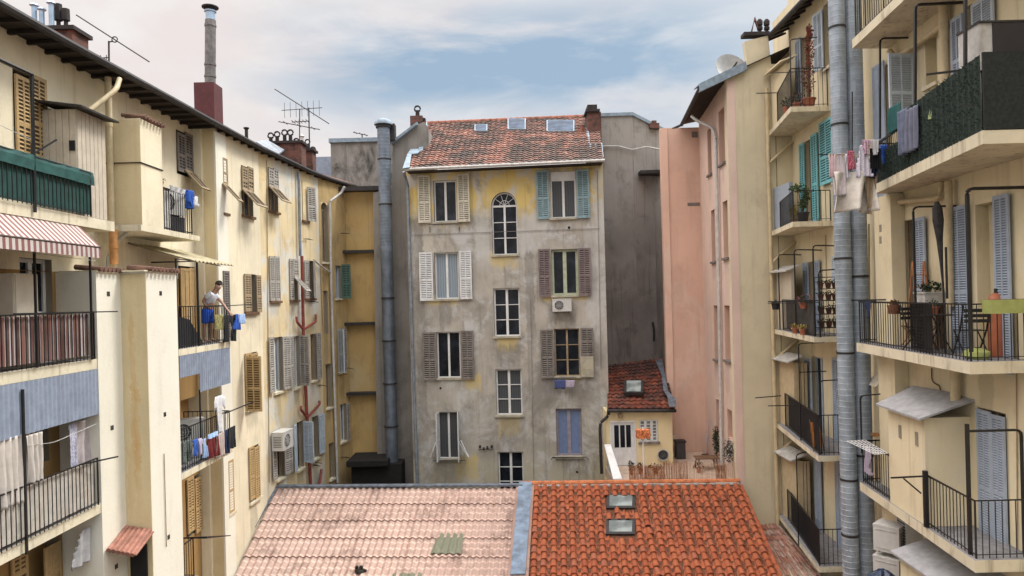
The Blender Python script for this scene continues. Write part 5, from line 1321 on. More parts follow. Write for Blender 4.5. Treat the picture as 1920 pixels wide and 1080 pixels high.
t_ = at(1535, 507, 17.45); iron([[Vector((t_.x, t_.y, CZ - 1.2)), t_, at(1574, 505, 17.45)]], r=.022)
iron([[at(1440, 569, 20.5), at(1535, 567, 17.6)]], r=.014)
t_ = bal_pt(F1, 1481, 74); b_ = Vector((t_.x, t_.y, CZ + 5.0)); iron([[b_, t_, at(1532, 70, t_.y)], [at(1445, 137, 20.5), at(1531, 133, 18.9)], [at(1418, 175, 20.8), at(1456, 174, 20.7)]], r=.016)
t_ = at(1497, 644, 18.9); iron([[Vector((t_.x, t_.y, CZ - 4.1)), t_, at(1546, 642, 18.9)], [at(1498, 698, 18.9), at(1549, 696, 18.9)]], r=.018)
t_ = at(1537, 714, 17.3); iron([[Vector((t_.x, t_.y, CZ - 4.1)), t_, at(1576, 712, 17.3)], [at(1416, 746, 20), at(1464, 742, 20)], [at(1440, 761, 19.4), at(1493, 760, 19.2)]], r=.018)
t_ = at(1493, 852, 19); iron([[Vector((t_.x, t_.y, CZ - 7.0)), t_, at(1520, 845, 19.3)]], r=.018)

# ================= TERRACE COTTAGE =================
YH = 24.4
KB = empty('cottage', (4.3, 25.5, 0), 'small cream terrace cottage with red tiled roof tucked beside the grey house', 'house')
k0, k1 = at(1136, 800, YH), at(1259, 800, YH)
fK = Fac((k0.x, YH), (k1.x, YH)); zKe = at(1200, 769, YH).z; ZTer = CZ - 6.02
u0, u1, z0, z1 = fK.rect(1147, 1190, 792, 869); fK.holes.append((u0, u1, ZTer, z1)); z0 = ZTer
dM = fK.M(u0, z0); W_, H_ = u1 - u0, z1 - z0
d_ = build(MB().box(0, W_, .03, .09, 0, H_), 'door', m_white, KB, dM)
for k in range(3):
    a = .09 + k * (W_ - .18) / 3; b = a + (W_ - .18) / 3 - .035; build(MB().box(a + .01, b, .022, .031, H_ * .42, H_ - .10), 'pane', m_g_dark, d_, dM)
build(MB().box(-.05, 0, -.02, .08, 0, H_ + .05).box(W_, W_ + .05, -.02, .08, 0, H_ + .05).box(0, W_, -.02, .08, H_, H_ + .05), 'door_frame', m_white, d_, dM)
w_ = window(fK, 1199, 1234, 787, 829, KB, frame=m_white, rows=6, cols=3, pane=m_g_grey, depth=.08, sillmat=m_s_brown)
fK.wall('wall', m_hcream, KB, 0, fK.L, 0, zKe)
build(MB().box(k0.x + .05, k1.x - .002, YH + .26, YPf + 3.5, 0, zKe - .05).box(k1.x - .002, k1.x + .03, YH + .0, YPf, 0, zKe - .03), 'wall_core', m_hcream, KB, world=True)
m_kroof = tile_mat('red terrace tiles', [(.22, .05, .027), (.27, .07, .035), (.15, .036, .02), (.30, .095, .045)], moss=(.03, .02, .018), moss_amt=.85, var=.5, lo=.44)  # moss, made heavier to paint in the shadow on the upper roof
BLk, BRk = at(1139, 767, YH - .15), at(1266, 767, YH - .15)
TLk, TRk = at(1139, 685, 28.4), at(1243, 672, 28.4)
rk = tile_field('roof', m_kroof, KB, TLk, TRk, BLk, BRk, 11, 14, su=5, amp=.04, lift=.04, sub=1, jitter=.006)
nk = (TRk - TLk).cross(BLk - TLk).normalized(); nk = nk if nk.z > 0 else -nk
def kp(x, y):
    a, b = ray(x, y); o = TLk - Vector((0, 0, CZ)); Y = nk.dot(o) / (nk.x * a + nk.y + nk.z * b); return Vector((a * Y, Y, CZ + b * Y))
build(MB().face([BLk - Vector((0, 0, .06)), BRk - Vector((0, 0, .06)), TRk - Vector((0, 0, .06)), TLk - Vector((0, 0, .06))]), 'roof_deck', m_soffit, rk, world=True)
roof_window(rk, kp, nk, 1171, 1207, 719, 743, frame=m_gutter, gl=m_g_grey, fr=.09)
mb = MB()
for q in ([(1240, 706), (1247, 706), (1253, 738), (1244, 736)], [(1244, 736), (1253, 738), (1266, 752), (1254, 752)], [(1252, 752), (1267, 750), (1268, 767), (1254, 766)], [(1229, 680), (1242, 676), (1247, 706), (1240, 706)]):
    mb.extr([kp(*p) + Vector((0, 0, .06)) for p in q], (0, 0, .03))
build(mb, 'flashing', m_zincd, rk, world=True, recalc=True)
build(MB().tube([BLk + Vector((-.02, -.06, -.05)), BRk + Vector((.02, -.06, -.05))], .06, 8), 'gutter', m_gutter, KB, world=True, smooth=True)
pipe([at(1141, 768, YH - .2), at(1141, 779, YH - .12), at(1126, 793, YH - .1), at(1125, 805, YH - .1), at(1128, 888, YH - .1)], .055, 'downpipe', m_gutter, KB, rings=1.2)
q = at(1163, 779, YH); build(MB().tube([(0, -.12, 0), (0, 0, 0)], .09, 12), 'wall_lamp', m_s_tan, KB, Matrix.Translation(q))
# terrace floor
TB = empty('roof_terrace', (5, 23.5, 0), 'pinkish paved terrace between the cottage and the ridge of the orange roof', 'terrace')
m_terrf = simple('pale terrace paving', (.52, .40, .31), .85, var=.12, dirt=((.3, .22, .17), .4))
tx0, tx1 = at(1152, 900, 22.2).x + .4, XPn - .05
build(MB().box(tx0 - .4, 5.6, 21.75, YH, ZTer - .3, ZTer - .002).box(5.6, XPn + .1, 21.83, YPf, ZTer - .3, ZTer - .001), 'floor', m_terrf, TB, world=True)

# ================= FOREGROUND ROOFS =================
RL = at(510, 915, 22.3); RR = at(1385, 910, 21.55); RM = RL.lerp(RR, (988 - 510) / (1385 - 510) * 1.012)
dn = -Vector((.089, 1, .458))
def down(p, t, sx=0): return p + dn * t + Vector((sx, 0, 0))
SB = empty('workshop_building', (-3, 19, 0), 'low workshop in the foreground under faded pink corrugated tile sheets', 'workshop')
OB = empty('workshop_building', (4, 19, 0), 'low workshop in the foreground under bright orange clay canal tiles', 'workshop')
T_ = 8.0
m_pinkroof_sheet = None
def shp(t, uv, ob, c):
    sx = t.new('ShaderNodeSeparateXYZ'); t.l.new(uv, sx.inputs[0])
    u, v = sx.outputs[0], sx.outputs[1]
    # embossed course lines: paler lip on each course, darker line beneath
    fv = t.math('FRACT', t.math('MULTIPLY', v, 3.0)); fu = t.math('FRACT', u)
    du = t.math('ABSOLUTE', t.math('SUBTRACT', fu, .5)); dv = t.math('ABSOLUTE', t.math('SUBTRACT', fv, .42))
    bl_ = t.math('MULTIPLY', t.mr(du, .36, .16), t.mr(dv, .40, .22)); c = t.mix(t.math('MULTIPLY', bl_, .6), c, (.40, .30, .255))
    lip = t.math('MULTIPLY', t.mr(fv, .70, .82), t.mr(fv, .99, .93)); c = t.mix(t.math('MULTIPLY', lip, .7), c, (.74, .54, .46))
    ln = t.mr(t.math('ABSOLUTE', t.math('SUBTRACT', t.math('FRACT', v), .5)), .455, .49); c = t.mix(t.math('MULTIPLY', ln, .4), c, (.26, .15, .11))
    seam = t.math('FRACT', t.math('DIVIDE', u, 4.0)); s_ = t.mr(t.math('ABSOLUTE', t.math('SUBTRACT', seam, .5)), .45, .485)
    c = t.mix(t.math('MULTIPLY', s_, t.mr(t.noise(ob, .8, 4, .6), .35, .65, .12, .85)), c, (.24, .13, .09))
    n = t.noise(ob, 1.2, 8, .7); c = t.mix(t.mr(n, .45, .7, 0, .5), c, (.40, .27, .235))
    n = t.noise(ob, 5, 6, .7); c = t.mix(t.mr(n, .55, .75, 0, .35), c, (.52, .26, .18))
    return c
m_pr = tile_mat('faded pink tile sheet', [(.46, .305, .24), (.50, .345, .28), (.48, .325, .26), (.52, .375, .31)], var=.3, sheet=shp, moss=(.21, .14, .115), moss_amt=.75, lo=.49)
gapL = .12
TLp, TRp = RL + Vector((.16, -.05, -.02)), RM + Vector((-.17, 0, -.05))
rowL = .72; nrow = 11
BLp, BRp = TLp + dn * (rowL * nrow / 1.1), TRp + dn * (rowL * nrow / 1.1)
BLp = BLp + Vector((.45, 0, 0))
rpk = tile_field('roof', m_pr, SB, TLp, TRp, BLp, BRp, 40, nrow, su=8, amp=.055, lift=.035, kind='wave', sub=3)
pn = (TRp - TLp).cross(BLp - TLp).normalized(); pn = pn if pn.z > 0 else -pn
def pp_(x, y):
    a, b = ray(x, y); o = TLp - Vector((0, 0, CZ)); Y = pn.dot(o) / (pn.x * a + pn.y + pn.z * b); return Vector((a * Y, Y, CZ + b * Y))
# greenish replacement sheet
def patch(x0, x1, y0, y1, mat):
    P = [pp_(x0, y1), pp_(x1, y1), pp_(x1 + (y1 - y0) * .12, y0), pp_(x0 + (y1 - y0) * .38, y0)]
    return tile_field('roof_sheet', mat, rpk, P[3] + pn * .035, P[2] + pn * .035, P[0] + pn * .035, P[1] + pn * .035, 4, 1, su=8, amp=.05, lift=.04, kind='wave', sub=2)
m_gs = tile_mat('mossy grey green sheet', [(.17, .18, .12), (.20, .20, .14), (.15, .16, .11)], var=.4, moss=(.30, .28, .20), moss_amt=.5)
patch(808, 865, 1003, 1040, m_gs); patch(728, 790, 1077, 1100, m_gs)
q = pp_(675, 1073); mb = MB().lathe([(.16, -.02), (.13, .03), (.05, .05)], n=9)
rnd = random.Random(2)
for k in range(60):
    v = Vector((rnd.gauss(0, .07), rnd.gauss(0, .05), abs(rnd.gauss(0, .05)))); e = Vector((rnd.uniform(-.05, .05), rnd.uniform(-.05, .05), rnd.uniform(0, .05)))
    mb.box(v.x - .03, v.x + .03, v.y - .03, v.y + .03, v.z - .03, v.z + .02) if k % 4 == 0 else None
    mb.face([v, v + e, v + e.cross(Vector((.3, .5, .7)))])
tag(build(mb, 'moss_clump', simple('dark moss', (.02, .018, .012), .95), None, Matrix.Translation(q + pn * .05)), 'dark dry moss clump stuck on the faded pink roof', 'moss')
LUp = Vector((0, 0, .10))
def strip(name, pts, mat, parent, th=.03, lift=.09):
    build(MB().extr([p + Vector((0, 0, lift)) for p in pts], (0, 0, th)), name, mat, parent, world=True, recalc=True)
strip('ridge_flashing', [RL + Vector((-.1, .1, -.02)), RM + Vector((-.1, .1, -.02)), RM + Vector((-.1, 0, 0)) + dn * .08, RL + Vector((-.1, 0, 0)) + dn * .08], m_zincd, rpk, th=.05, lift=.06)
strip('valley_flashing', [RM + Vector((-.22, .1, 0)), RM + Vector((.2, .1, 0)), RM + Vector((.17, 0, 0)) + dn * 3.35, RM + Vector((-.23, 0, 0)) + dn * 3.35], m_zinc_v if 'm_zinc_v' in globals() else simple('blue grey valley zinc', (.17, .225, .30), .6, .1, var=.35, scale=3, dirt=((.08, .09, .10), .5)), rpk, lift=.10)
strip('valley_filler', [RM + Vector((-.3, 0, 0)) + dn * .1, RM + Vector((.26, 0, 0)) + dn * .1, RM + Vector((.26, 0, 0)) + dn * 7.2, RM + Vector((-.3, 0, 0)) + dn * 7.2], m_pr, rpk, lift=.045)
strip('verge_flashing', [RL + Vector((-.2, .1, 0)), RL + Vector((.22, .0, 0)), RL + Vector((.2, 0, 0)) + dn * 7, RL + Vector((-.85, 0, 0)) + dn * 7], m_zincd, rpk, lift=.05)
# orange canal tiles
TLo, TRo = RM + Vector((.2, .02, -.02)), RR + Vector((.04, 0, -.02))
nc, nr = 24, 31
BLo, BRo = TLo + dn * 7.2 + Vector((.1, 0, 0)), TRo + dn * 7.2 + Vector((.45, 0, 0))
m_or = tile_mat('orange clay tiles', [(.38, .095, .036), (.43, .125, .05), (.32, .078, .031), (.40, .11, .042), (.36, .12, .065)], moss=(.17, .08, .05), moss_amt=.6, var=.45, lo=.54)
on = (TRo - TLo).cross(BLo - TLo).normalized(); on = on if on.z > 0 else -on
def op(x, y):
    a, b = ray(x, y); o = TLo - Vector((0, 0, CZ)); Y = on.dot(o) / (on.x * a + on.y + on.z * b); return Vector((a * Y, Y, CZ + b * Y))
sky_px = ((1137, 1190, 930, 957), (1136, 1190, 977, 1006))
cells = []
A3, U3, V3 = TLo, (TRo - TLo), (BLo - TLo)
def inv_uv(P):
    d = P - A3; uu, uv, vv = U3.dot(U3), U3.dot(V3), V3.dot(V3); du, dv = d.dot(U3), d.dot(V3); de = uu * vv - uv * uv
    return (du * vv - dv * uv) / de, (dv * uu - du * uv) / de
for (x0, x1, y0, y1) in sky_px:
    a = [inv_uv(op(x, y)) for x in (x0 - 3, x1 + 3) for y in (y0, y1 + 3)]; cells.append((min(p[0] for p in a) + .005, max(p[0] for p in a) - .005, min(p[1] for p in a) + .005, max(p[1] for p in a) + .0))
def skp(u, v): return any(c[0] < u < c[1] and c[2] < v < c[3] for c in cells)
ro = canal_tiles('roof', m_or, OB, TLo, TRo, BLo, BRo, nc, nr, skip=skp)
build(MB().face([TLo + on * .03, TRo + on * .03, BRo + on * .03, BLo + on * .03]), 'roof_deck', simple('dark brown deck', (.13, .05, .025), .95, var=.5, scale=12), ro, world=True)  # dark deck colour shows as the gaps between tiles
for (x0, x1, y0, y1) in sky_px:
    roof_window(ro, lambda x, y: op(x, y), on, x0, x1, y0, y1, frame=m_gutter, gl=m_g_grey, th=.07, fr=.085, skew=1)
# ridge tiles
mb = MB(); n = 34; A = TLo + Vector((-.3, .12, .08)); B = RR + Vector((.05, .12, .10))
for k in range(n): mb.tube([A.lerp(B, k / n), A.lerp(B, (k + 1.1) / n) + Vector((0, 0, .012))], .075, 8)
build(mb, 'ridge_tiles', m_or2 if 'm_or2' in globals() else simple('ridge orange clay', (.50, .17, .07), .85, var=.3, scale=6), ro, world=True, smooth=True)
mb = MB(); rnd = random.Random(8)
for k in range(60):   # mortar blobs under the ridge tiles
    p = A.lerp(B, (k + rnd.random() * .6) / 60) + Vector((0, -.09, -.05)); s_ = rnd.uniform(.02, .05); mb.box(-s_ * 2, s_ * 2, -s_, s_, -s_ * .6, s_ * .6, M=Matrix.Translation(p) @ Matrix.Rotation(rnd.uniform(-.4, .4), 4, 'Z'))
build(mb, 'mortar', m_whited, ro, world=True)
# workshop walls
def under(bld, a, b, c, d, mat):
    P = [Vector((p.x, p.y, 0)) for p in (a, b, c, d)]; mb = MB(); T = [p - Vector((0, 0, .12)) for p in (a, b, c, d)]
    for i in range(4): j = (i + 1) % 4; mb.face([P[i], P[j], T[j], T[i]])
    mb.face(T); build(mb, 'wall', mat, bld, world=True, recalc=True)
under(SB, RL + Vector((0, .08, 0)), RM + Vector((-.02, .08, 0)), BRp - dn * .3, BLp - dn * .3, m_reveal)
under(OB, TLo + Vector((0, .1, 0)), TRo + Vector((0, .1, 0)), BRo - dn * .3, BLo - dn * .3, m_reveal)
# old lean-to at the right
LT = empty('lean_to', (8, 19.5, 0), 'small lean-to with worn reddish clay tiles below the sand wall', 'outbuilding')
m_old = tile_mat('worn mixed clay tiles', [(.42, .18, .12), (.55, .42, .35), (.34, .13, .09), (.48, .28, .21), (.38, .27, .23)], moss=(.16, .10, .08), moss_amt=.6, var=.3, lo=.52)
a, b = at(1408, 989, YT - .05), at(1456, 984, YT - .05); c = at(1560, 1066, 18.2); d_ = at(1440, 1078, 19.2)
canal_tiles('roof', m_old, LT, a, b, d_ , Vector((c.x, d_.y - .3, d_.z)), 6, 9)
build(MB().face([a, b, Vector((c.x, d_.y - .3, d_.z)), d_]).face([d_, Vector((c.x, d_.y - .3, d_.z)), Vector((c.x, d_.y - .3, 0)), Vector((d_.x, d_.y, 0))]), 'wall', m_tan_r, LT, world=True)
# courtyard side bits by the left wall

# ================= THINGS: ROOFTOP =================
def thing(name, loc, label, cat, group=None, rz=0.0): return empty(name, loc, label, cat, group, rz)
# tall flue on the left roof
Yc = 20.3
q = at(392, 222, Yc); T = thing('flue', q, 'tall grey metal flue rising from an oxblood clad base on the left roof', 'flue')
w_ = 37 / F * Yc; build(MB().box(-w_/2, w_/2, -.3, .3, -.22, (222 - 160) / F * Yc), 'base', m_red, T)
x0 = at(394, 160, Yc) - q; zt = (222 - 38) / F * Yc; lean = .02 * 0
mb = MB().tube([(x0.x, 0, x0.z - .05), (x0.x + .06, 0, zt)], .15, 16); 
for f in (.12, .3, .9): p = Vector((x0.x, 0, x0.z)).lerp(Vector((x0.x + .06, 0, zt)), f); mb.tube([p, p + Vector((0, 0, .06))], .165, 16)
mF = simple('grey weathered flue metal', (.19, .18, .17), .55, .3, var=.3, dirt=((.06, .05, .045), .6)); build(mb, 'pipe', mF, T, smooth=True)
xt = x0.x + .06; build(MB().lathe([(.13, zt), (.13, zt + .22), (.17, zt + .24), (.17, zt + .27)], (xt, 0, 0), 16), 'collar', m_bluepot, T, smooth=True)
build(MB().lathe([(.17, zt + .34), (.235, zt + .36), (.235, zt + .39), (.05, zt + .44)], (xt, 0, 0), 16), 'cap', m_gutter, T)
mb = MB()
for k in range(4): a = math.pi * k / 2 + .5; mb.tube([(xt + .15 * math.cos(a), .15 * math.sin(a), zt + .25), (xt + .15 * math.cos(a), .15 * math.sin(a), zt + .36)], .012, 4)
build(mb, 'cap_stay', m_iron, T)
# antennas
def antenna(name_lbl, Y, mast, booms, r=.014):
    p = at(*mast[0], Y); T = thing('antenna', p, name_lbl, 'antenna')
    build(MB().tube([(0, 0, -.3), at(*mast[1], Y) - p], r * 1.3, 6), 'mast', m_gutter, T)
    for bm_ in booms:
        a, b = at(*bm_[0], Y) - p, at(*bm_[1], Y + bm_[3] if len(bm_) > 3 else Y) - p; mb = MB().tube([a, b], r, 5)
        n, L = bm_[2]
        for k in range(n):
            c = a.lerp(b, (k + .5) / n); mb.tube([c + Vector((0, -.25 if L > 0 else 0, -abs(L) if L < 0 else 0)), c + Vector((0, .25 if L > 0 else 0, abs(L) if L < 0 else 0))], r * .6, 4)
        build(mb, 'boom', m_gutter, T)
    return T, p
T, p = antenna('long diagonal aerial with a round hub on the near left roof', 15.0, ((204, 124), (204, 77)), [((143, 28), (280, 116), (0, 0)), ((183, 109), (205, 108), (2, -.06))])
c = at(215, 74, 15) - p; build(MB().tube([c + Vector((.06 * math.cos(k * math.pi / 6), 0, .06 * math.sin(k * math.pi / 6))) for k in range(13)], .013, 5).tube([at(204, 79, 15) - p, at(212, 77, 15) - p], .015, 5), 'hub', m_gutter, T)
antenna('taller rooftop aerial mast with a long crossing diagonal boom above the chimney pots', 26, ((580, 266), (579, 202)), [((515, 167), (617, 232), (0, 0)), ((547, 229), (580, 227), (5, 1)), ((522, 228), (600, 243), (3, 1))], r=.018)
antenna('comb shaped television aerial left of the taller aerial mast', 25.4, ((561, 256), (562, 204)), [((528, 207), (604, 202), (7, -.28))], r=.014)
antenna('tiny aerial on the zinc coping of the blackened concrete storey', 31.2, ((679, 262), (679, 252)), [((662, 248), (690, 254), (3, 1))], r=.02)
# ducts
def duct(name_lbl, cx, Y, r, ztop, zbot, mat, dome=False, group=None, bands=(), lean=0):
    T = thing('ventilation_duct', (cx, Y, zbot), name_lbl, 'duct', group)
    h = ztop - zbot; mb = MB(); n = 24; z = 0; prof = []
    while z < h:
        prof += [(r, z), (r, z + .115), (r * 1.025, z + .12), (r * 1.025, z + .13)]; z += .135
    prof.append((r, h)); mb.lathe(prof, n=n); build(mb, 'pipe', mat, T, smooth=False)
    for z in bands:
        mb = MB().lathe([(r * 1.02, z - zbot), (r * 1.08, z - zbot), (r * 1.08, z - zbot + .05), (r * 1.02, z - zbot + .05)], n=n).box(-.02, .02, r, r + .25, z - zbot, z - zbot + .05); build(mb, 'bracket', m_gutter, T)
    return T
YD1 = 16.4
c = at(1582, 540, YD1); duct('left one of the two big galvanised ducts on the right, overlapped by the far balconies', c.x, YD1, .183, CZ + 9.5, 3, m_duct, bands=[at(1582, y, YD1 - .2).z for y in (48, 232, 486, 665, 905, 1010)])
c = at(1614, 540, YD1); duct('right one of the two big galvanised ducts, passing behind the near balconies', c.x, YD1 + .1, .215, CZ + 9.5, 3, m_duct, bands=[at(1614, y, YD1 - .2).z for y in (520, 860)])
YD2 = 27.35
c0 = at(721, 240, YD2); cb = at(733, 865, YD2); cm = (c0 + cb) / 2
T = duct('slim domed exhaust duct climbing the grey pier left of the centre house', cm.x, YD2, .245, c0.z + .02, at(730, 470, YD2).z, m_ducta, bands=[at(721, y, YD2).z for y in (300, 385)])
T.name = 'ventilation_duct'
zb_ = at(730, 470, YD2).z
build(MB().lathe([(.238, cb.z - zb_), (.238, 0)], n=24), 'lower_pipe', m_ductd, T, smooth=True)
for y in (560, 640, 720, 800): z = at(730, y, YD2).z - zb_; build(MB().lathe([(.263, z), (.28, z), (.28, z + .05), (.263, z + .05)], n=20), 'bracket', m_gutter, T)
h0 = c0.z - zb_
build(MB().lathe([(.30, h0), (.30, h0 + .10), (.31, h0 + .11)], n=20), 'collar', m_gutter, T)
build(MB().lathe([(.36, h0 + .12), (.35, h0 + .2), (.28, h0 + .30), (.15, h0 + .36), (.02, h0 + .38)], n=20), 'dome', m_zinc, T, smooth=True)
build(MB().box(.2, .42, .1, .5, h0 - .45, h0 + .2), 'back_box', m_gutter, T)
# satellite dish
Yc = 22.6; c = at(1368, 136, Yc); T = thing('satellite_dish', c, 'large pale mesh satellite dish behind the zinc roof verge on the right', 'satellite dish')
R_ = 33 / F * Yc; M_ = Matrix.Translation((0, 0, 0)) @ Matrix.Rotation(math.radians(68), 4, 'X') @ Matrix.Rotation(math.radians(12), 4, 'Y')
mb = MB(); mb.lathe([(.01, 0), (R_ * .3, .015), (R_ * .6, .06), (R_ * .85, .125), (R_, .18), (R_ * 1.0, .20), (R_ * .6, .09), (R_ * .3, .04)], n=36, M=M_); build(mb, 'reflector', simple('pale mesh dish', (.42, .42, .41), .6, var=.1), T, smooth=True)
build(MB().tube([M_ @ Vector((0, 0, 0)), M_ @ Vector((0, 0, .5))], .03, 6).tube([(0, .1, -.9), (0, .1, 0)], .05, 8), 'feed_arm', m_gutter, T)
# ================= AIR CONDITIONERS =================
def ac_unit(M, w, h, d, label, fan=.36, nofan=False, grill_x=-.12, rustic=False, facing_side=False):
    T = empty('air_conditioner', M.translation, label, 'air conditioner'); WM[T.name] = M.copy(); T.matrix_basis = M
    b_ = build(MB().box(-w/2, w/2, -d, 0, 0, h).box(-w/2 - .006, w/2 + .006, -d - .006, .004, h - .03, h + .008), 'casing', m_ac, T)
    R_ = h * fan; cx = grill_x * w; cz = h * .5; mb = MB(); n = 20
    if nofan:
        build(MB().box(-w*.4, w*.4, -d - .012, -d - .004, h * .12, h * .16).box(-w*.4, w*.4, -d - .012, -d - .004, h * .82, h * .85), 'trim', m_whited, T)
    else: mb.tube([(cx, -d - .004, cz), (cx, -d - .002, cz)], R_, n); build(mb, 'fan_opening', m_acd, T)
    mb = MB()
    for q in (.35, .65, 1.0): mb.tube([(cx + R_ * q * math.cos(2 * math.pi * k / n), -d - .012, cz + R_ * q * math.sin(2 * math.pi * k / n)) for k in range(n + 1)], .006, 4, caps=False)
    for k in range(8): a = math.pi * k / 4; mb.tube([(cx, -d - .012, cz), (cx + R_ * math.cos(a), -d - .012, cz + R_ * math.sin(a))], .004, 4, caps=False)
    if not nofan: build(mb, 'grille', m_ac, T)
    mb = MB()
    for k in range(7): mb.box(w/2 + .005, w/2 + .008, -d * .85, -d * .15, h * (.2 + k * .09), h * (.23 + k * .09)); mb.box(-w/2 - .008, -w/2 - .005, -d * .85, -d * .15, h * (.2 + k * .09), h * (.23 + k * .09))
    build(mb, 'side_louvre', m_acd, T)
    build(MB().box(-w * .35, -w * .3, -d * .9, .0, -.04, 0).box(w * .3, w * .35, -d * .9, .0, -.04, 0), 'foot', m_gutter, T)
    return T
u, z = fG.hit(1054, 584, .3); ac_unit(fG.M(u, z, .06), .70, .46, .26, 'small white air conditioner fixed under the pale green window of the grey house', grill_x=-.15)
q = at(338, 352, 15.6); ac_unit(Matrix.Translation((-8.0, 15.9, FL[0] + .42)) @ Matrix.Rotation(math.radians(72), 4, 'Z'), .80, .56, .30, 'air conditioner beside a potted plant on the top balcony of the cream block')
build(MB().box(-.4, .4, -.3, 0, -.42, -.04), 'stand', m_acd, bpy.data.objects['air_conditioner.001'])
q = at(370, 815, 16.8); ac_unit(Matrix.Translation((-7.95, 16.6, FL[2] + .35)) @ Matrix.Rotation(math.radians(40), 4, 'Z'), .80, .56, .30, 'air conditioner behind hanging laundry beside a white post, under the corrugated apron')
f = pick(532); u, z = f.hit(534, 841, .3); ac_unit(f.M(u, z, .05), .78, .58, .38, 'dirty boxy air conditioner between shutters low on the weathered yellow wall')
for y, lb in ((1026, 'upper of the two stacked air conditioners low on the right, below the balcony'), (1084, 'lower of the two stacked air conditioners low on the right, above a dark bag')):
    q = at(1658, y, 15.2); ac_unit(Matrix.Translation((q.x + .22, 15.2, q.z)) @ Matrix.Rotation(math.radians(-48), 4, 'Z'), .52, .56, .46, lb, nofan=True)
u, z = fRW.hit(1695, 1040, .3); mb = MB().box(-.18, .18, -.34, 0, 0, .95)
T = build(mb, 'louvred_box', m_ac, None, fRW.M(u, z, .0)); tag(T, 'tall louvred grey box beside the stacked air conditioners, under the balcony', 'equipment box')
mb = MB()
for k in range(14): mb.box(-.16, .16, -.352, -.34, .05 + k * .063, .085 + k * .063); 
for k in range(14): mb.box(-.186, -.18, -.3, -.04, .05 + k * .063, .085 + k * .063)
build(mb, 'louvre', m_acd, T)
# ================= LAUNDRY =================
MASK = {
 'sheet': lambda s, t: True,
 'shirt': lambda s, t: (.22 < s < .78 and not (t < .06 and .42 < s < .58)) or (t < .42 and (abs(s - .5) - .26) < .26 and t > (abs(s - .5) - .28) * .55 and t < .30 + (abs(s - .5) - .28) * .6),
 'pants': lambda s, t: t < .32 or abs(s - .5) > .05 + .04 * t,
 'sock': lambda s, t: (t < .65 and s < .7) or (t >= .65 and (s - .5) ** 2 + (t - .75) ** 2 < .25),
 'taper': lambda s, t: abs(s - .5) < .18 + .32 * t,
 'vee': lambda s, t: abs(s - .5) < .5 - .30 * t,
}
def garment(M, w, h, kind, mat, label, cat, amp=.03, folds=3.0, nx=18, nz=20, group=None, name=None, hang='line', skew=0.0):
    mb = MB(); f_ = MASK[kind]; rnd = random.Random(int(w * 1000 + h * 777)); ph = rnd.uniform(0, 6)
    def P(i, j):
        s, t = i / nx, j / nz; y = -amp * (.3 + t) * math.sin(folds * 2 * math.pi * s + ph + t * 1.2) - amp * .5 * math.sin(7 * s * folds + 3 * t)
        return Vector(((s - .5) * w * (1 - .06 * t) + skew * t * w, y - .01, -t * h - .015 * math.sin(6 * s + ph) * (j == nz) ))
    for i in range(nx):
        for j in range(nz):
            if f_((i + .5) / nx, (j + .5) / nz):
                mb.face([P(i, j + 1), P(i + 1, j + 1), P(i + 1, j), P(i, j)], 0, [(i / nx * w, j / nz), ((i + 1) / nx * w, j / nz), ((i + 1) / nx * w, j / nz), (i / nx * w, j / nz)])
    o = build(mb, name or cat.replace(' ', '_'), mat, None, M)
    bm = bmesh.new(); bm.from_mesh(o.data); bmesh.ops.remove_doubles(bm, verts=bm.verts, dist=1e-4); bm.to_mesh(o.data); bm.free()
    o.data.polygons.foreach_set('use_smooth', [True] * len(o.data.polygons))
    sm = o.modifiers.new('solid', 'SOLIDIFY'); sm.thickness = .008
    return tag(o, label, cat, group)
def hang(fac, xl, xr, yt, yb, kind, mat, label, cat, out=0.0, **k):
    u0, u1, z0, z1 = fac.rect(xl, xr, yt, yb, out)
    return garment(fac.M((u0 + u1) / 2, z1, out), abs(u1 - u0), z1 - z0, kind, mat, label, cat, **k)
def cm(n, c, **k): return simple(n, c, .9, **k)
c_white = cm('white cotton', (.68, .68, .70)); c_black = cm('black cotton', (.015, .015, .017)); c_yel = cm('yellow patterned cotton', (.30, .27, .11), var=.6, scale=30)
c_blue = cm('royal blue cotton', (.03, .10, .42), var=.3); c_lblue = cm('light blue cotton', (.32, .45, .68), var=.2); c_red = cm('dark red cotton', (.16, .02, .02))
c_pink = cm('pale pink cotton', (.76, .57, .58)); c_cream = cm('cream sheet cotton', (.74, .69, .61)); c_slate = cm('slate blue denim', (.13, .15, .22), var=.25); c_navy = cm('navy cotton', (.02, .03, .08)); c_teal = cm('dark teal cotton', (.02, .10, .10)); c_lav = cm('lavender cotton', (.42, .36, .45))
c_curt = cm('off white curtain', (.60, .54, .48), var=.08); c_grey = cm('light grey cloth', (.38, .37, .37)); c_rose = cm('rose patterned cotton', (.55, .16, .22), var=.7, scale=30); c_floral = cm('floral voile', (.46, .46, .56), var=.35, scale=30)
fBL = Fac((XB + .06, 10), (XB + .06, 20))
hang(fBL, 402, 418, 590, 618, 'sheet', c_yel, 'yellow patterned cloth hung on the rail beside the leaning man', 'cloth', folds=5)
hang(fBL, 419, 442, 590, 640, 'pants', c_black, 'black trousers hanging below the man’s hand'.replace('’', "'"), 'trousers', out=.04)
hang(fBL, 438, 449, 589, 618, 'taper', c_blue, 'royal blue cloth hanging at the rod end beside black trousers', 'cloth', out=.08)
hang(fBL, 448, 459, 589, 606, 'sheet', c_lblue, 'light blue cloth at the very end of the rod near the man', 'cloth', out=.1)
fB3 = Fac((XB + .08, 10), (XB + .08, 20))
hang(fB3, 361, 371, 824, 854, 'vee', c_blue, 'royal blue garment on the lower laundry balcony rail', 'garment')
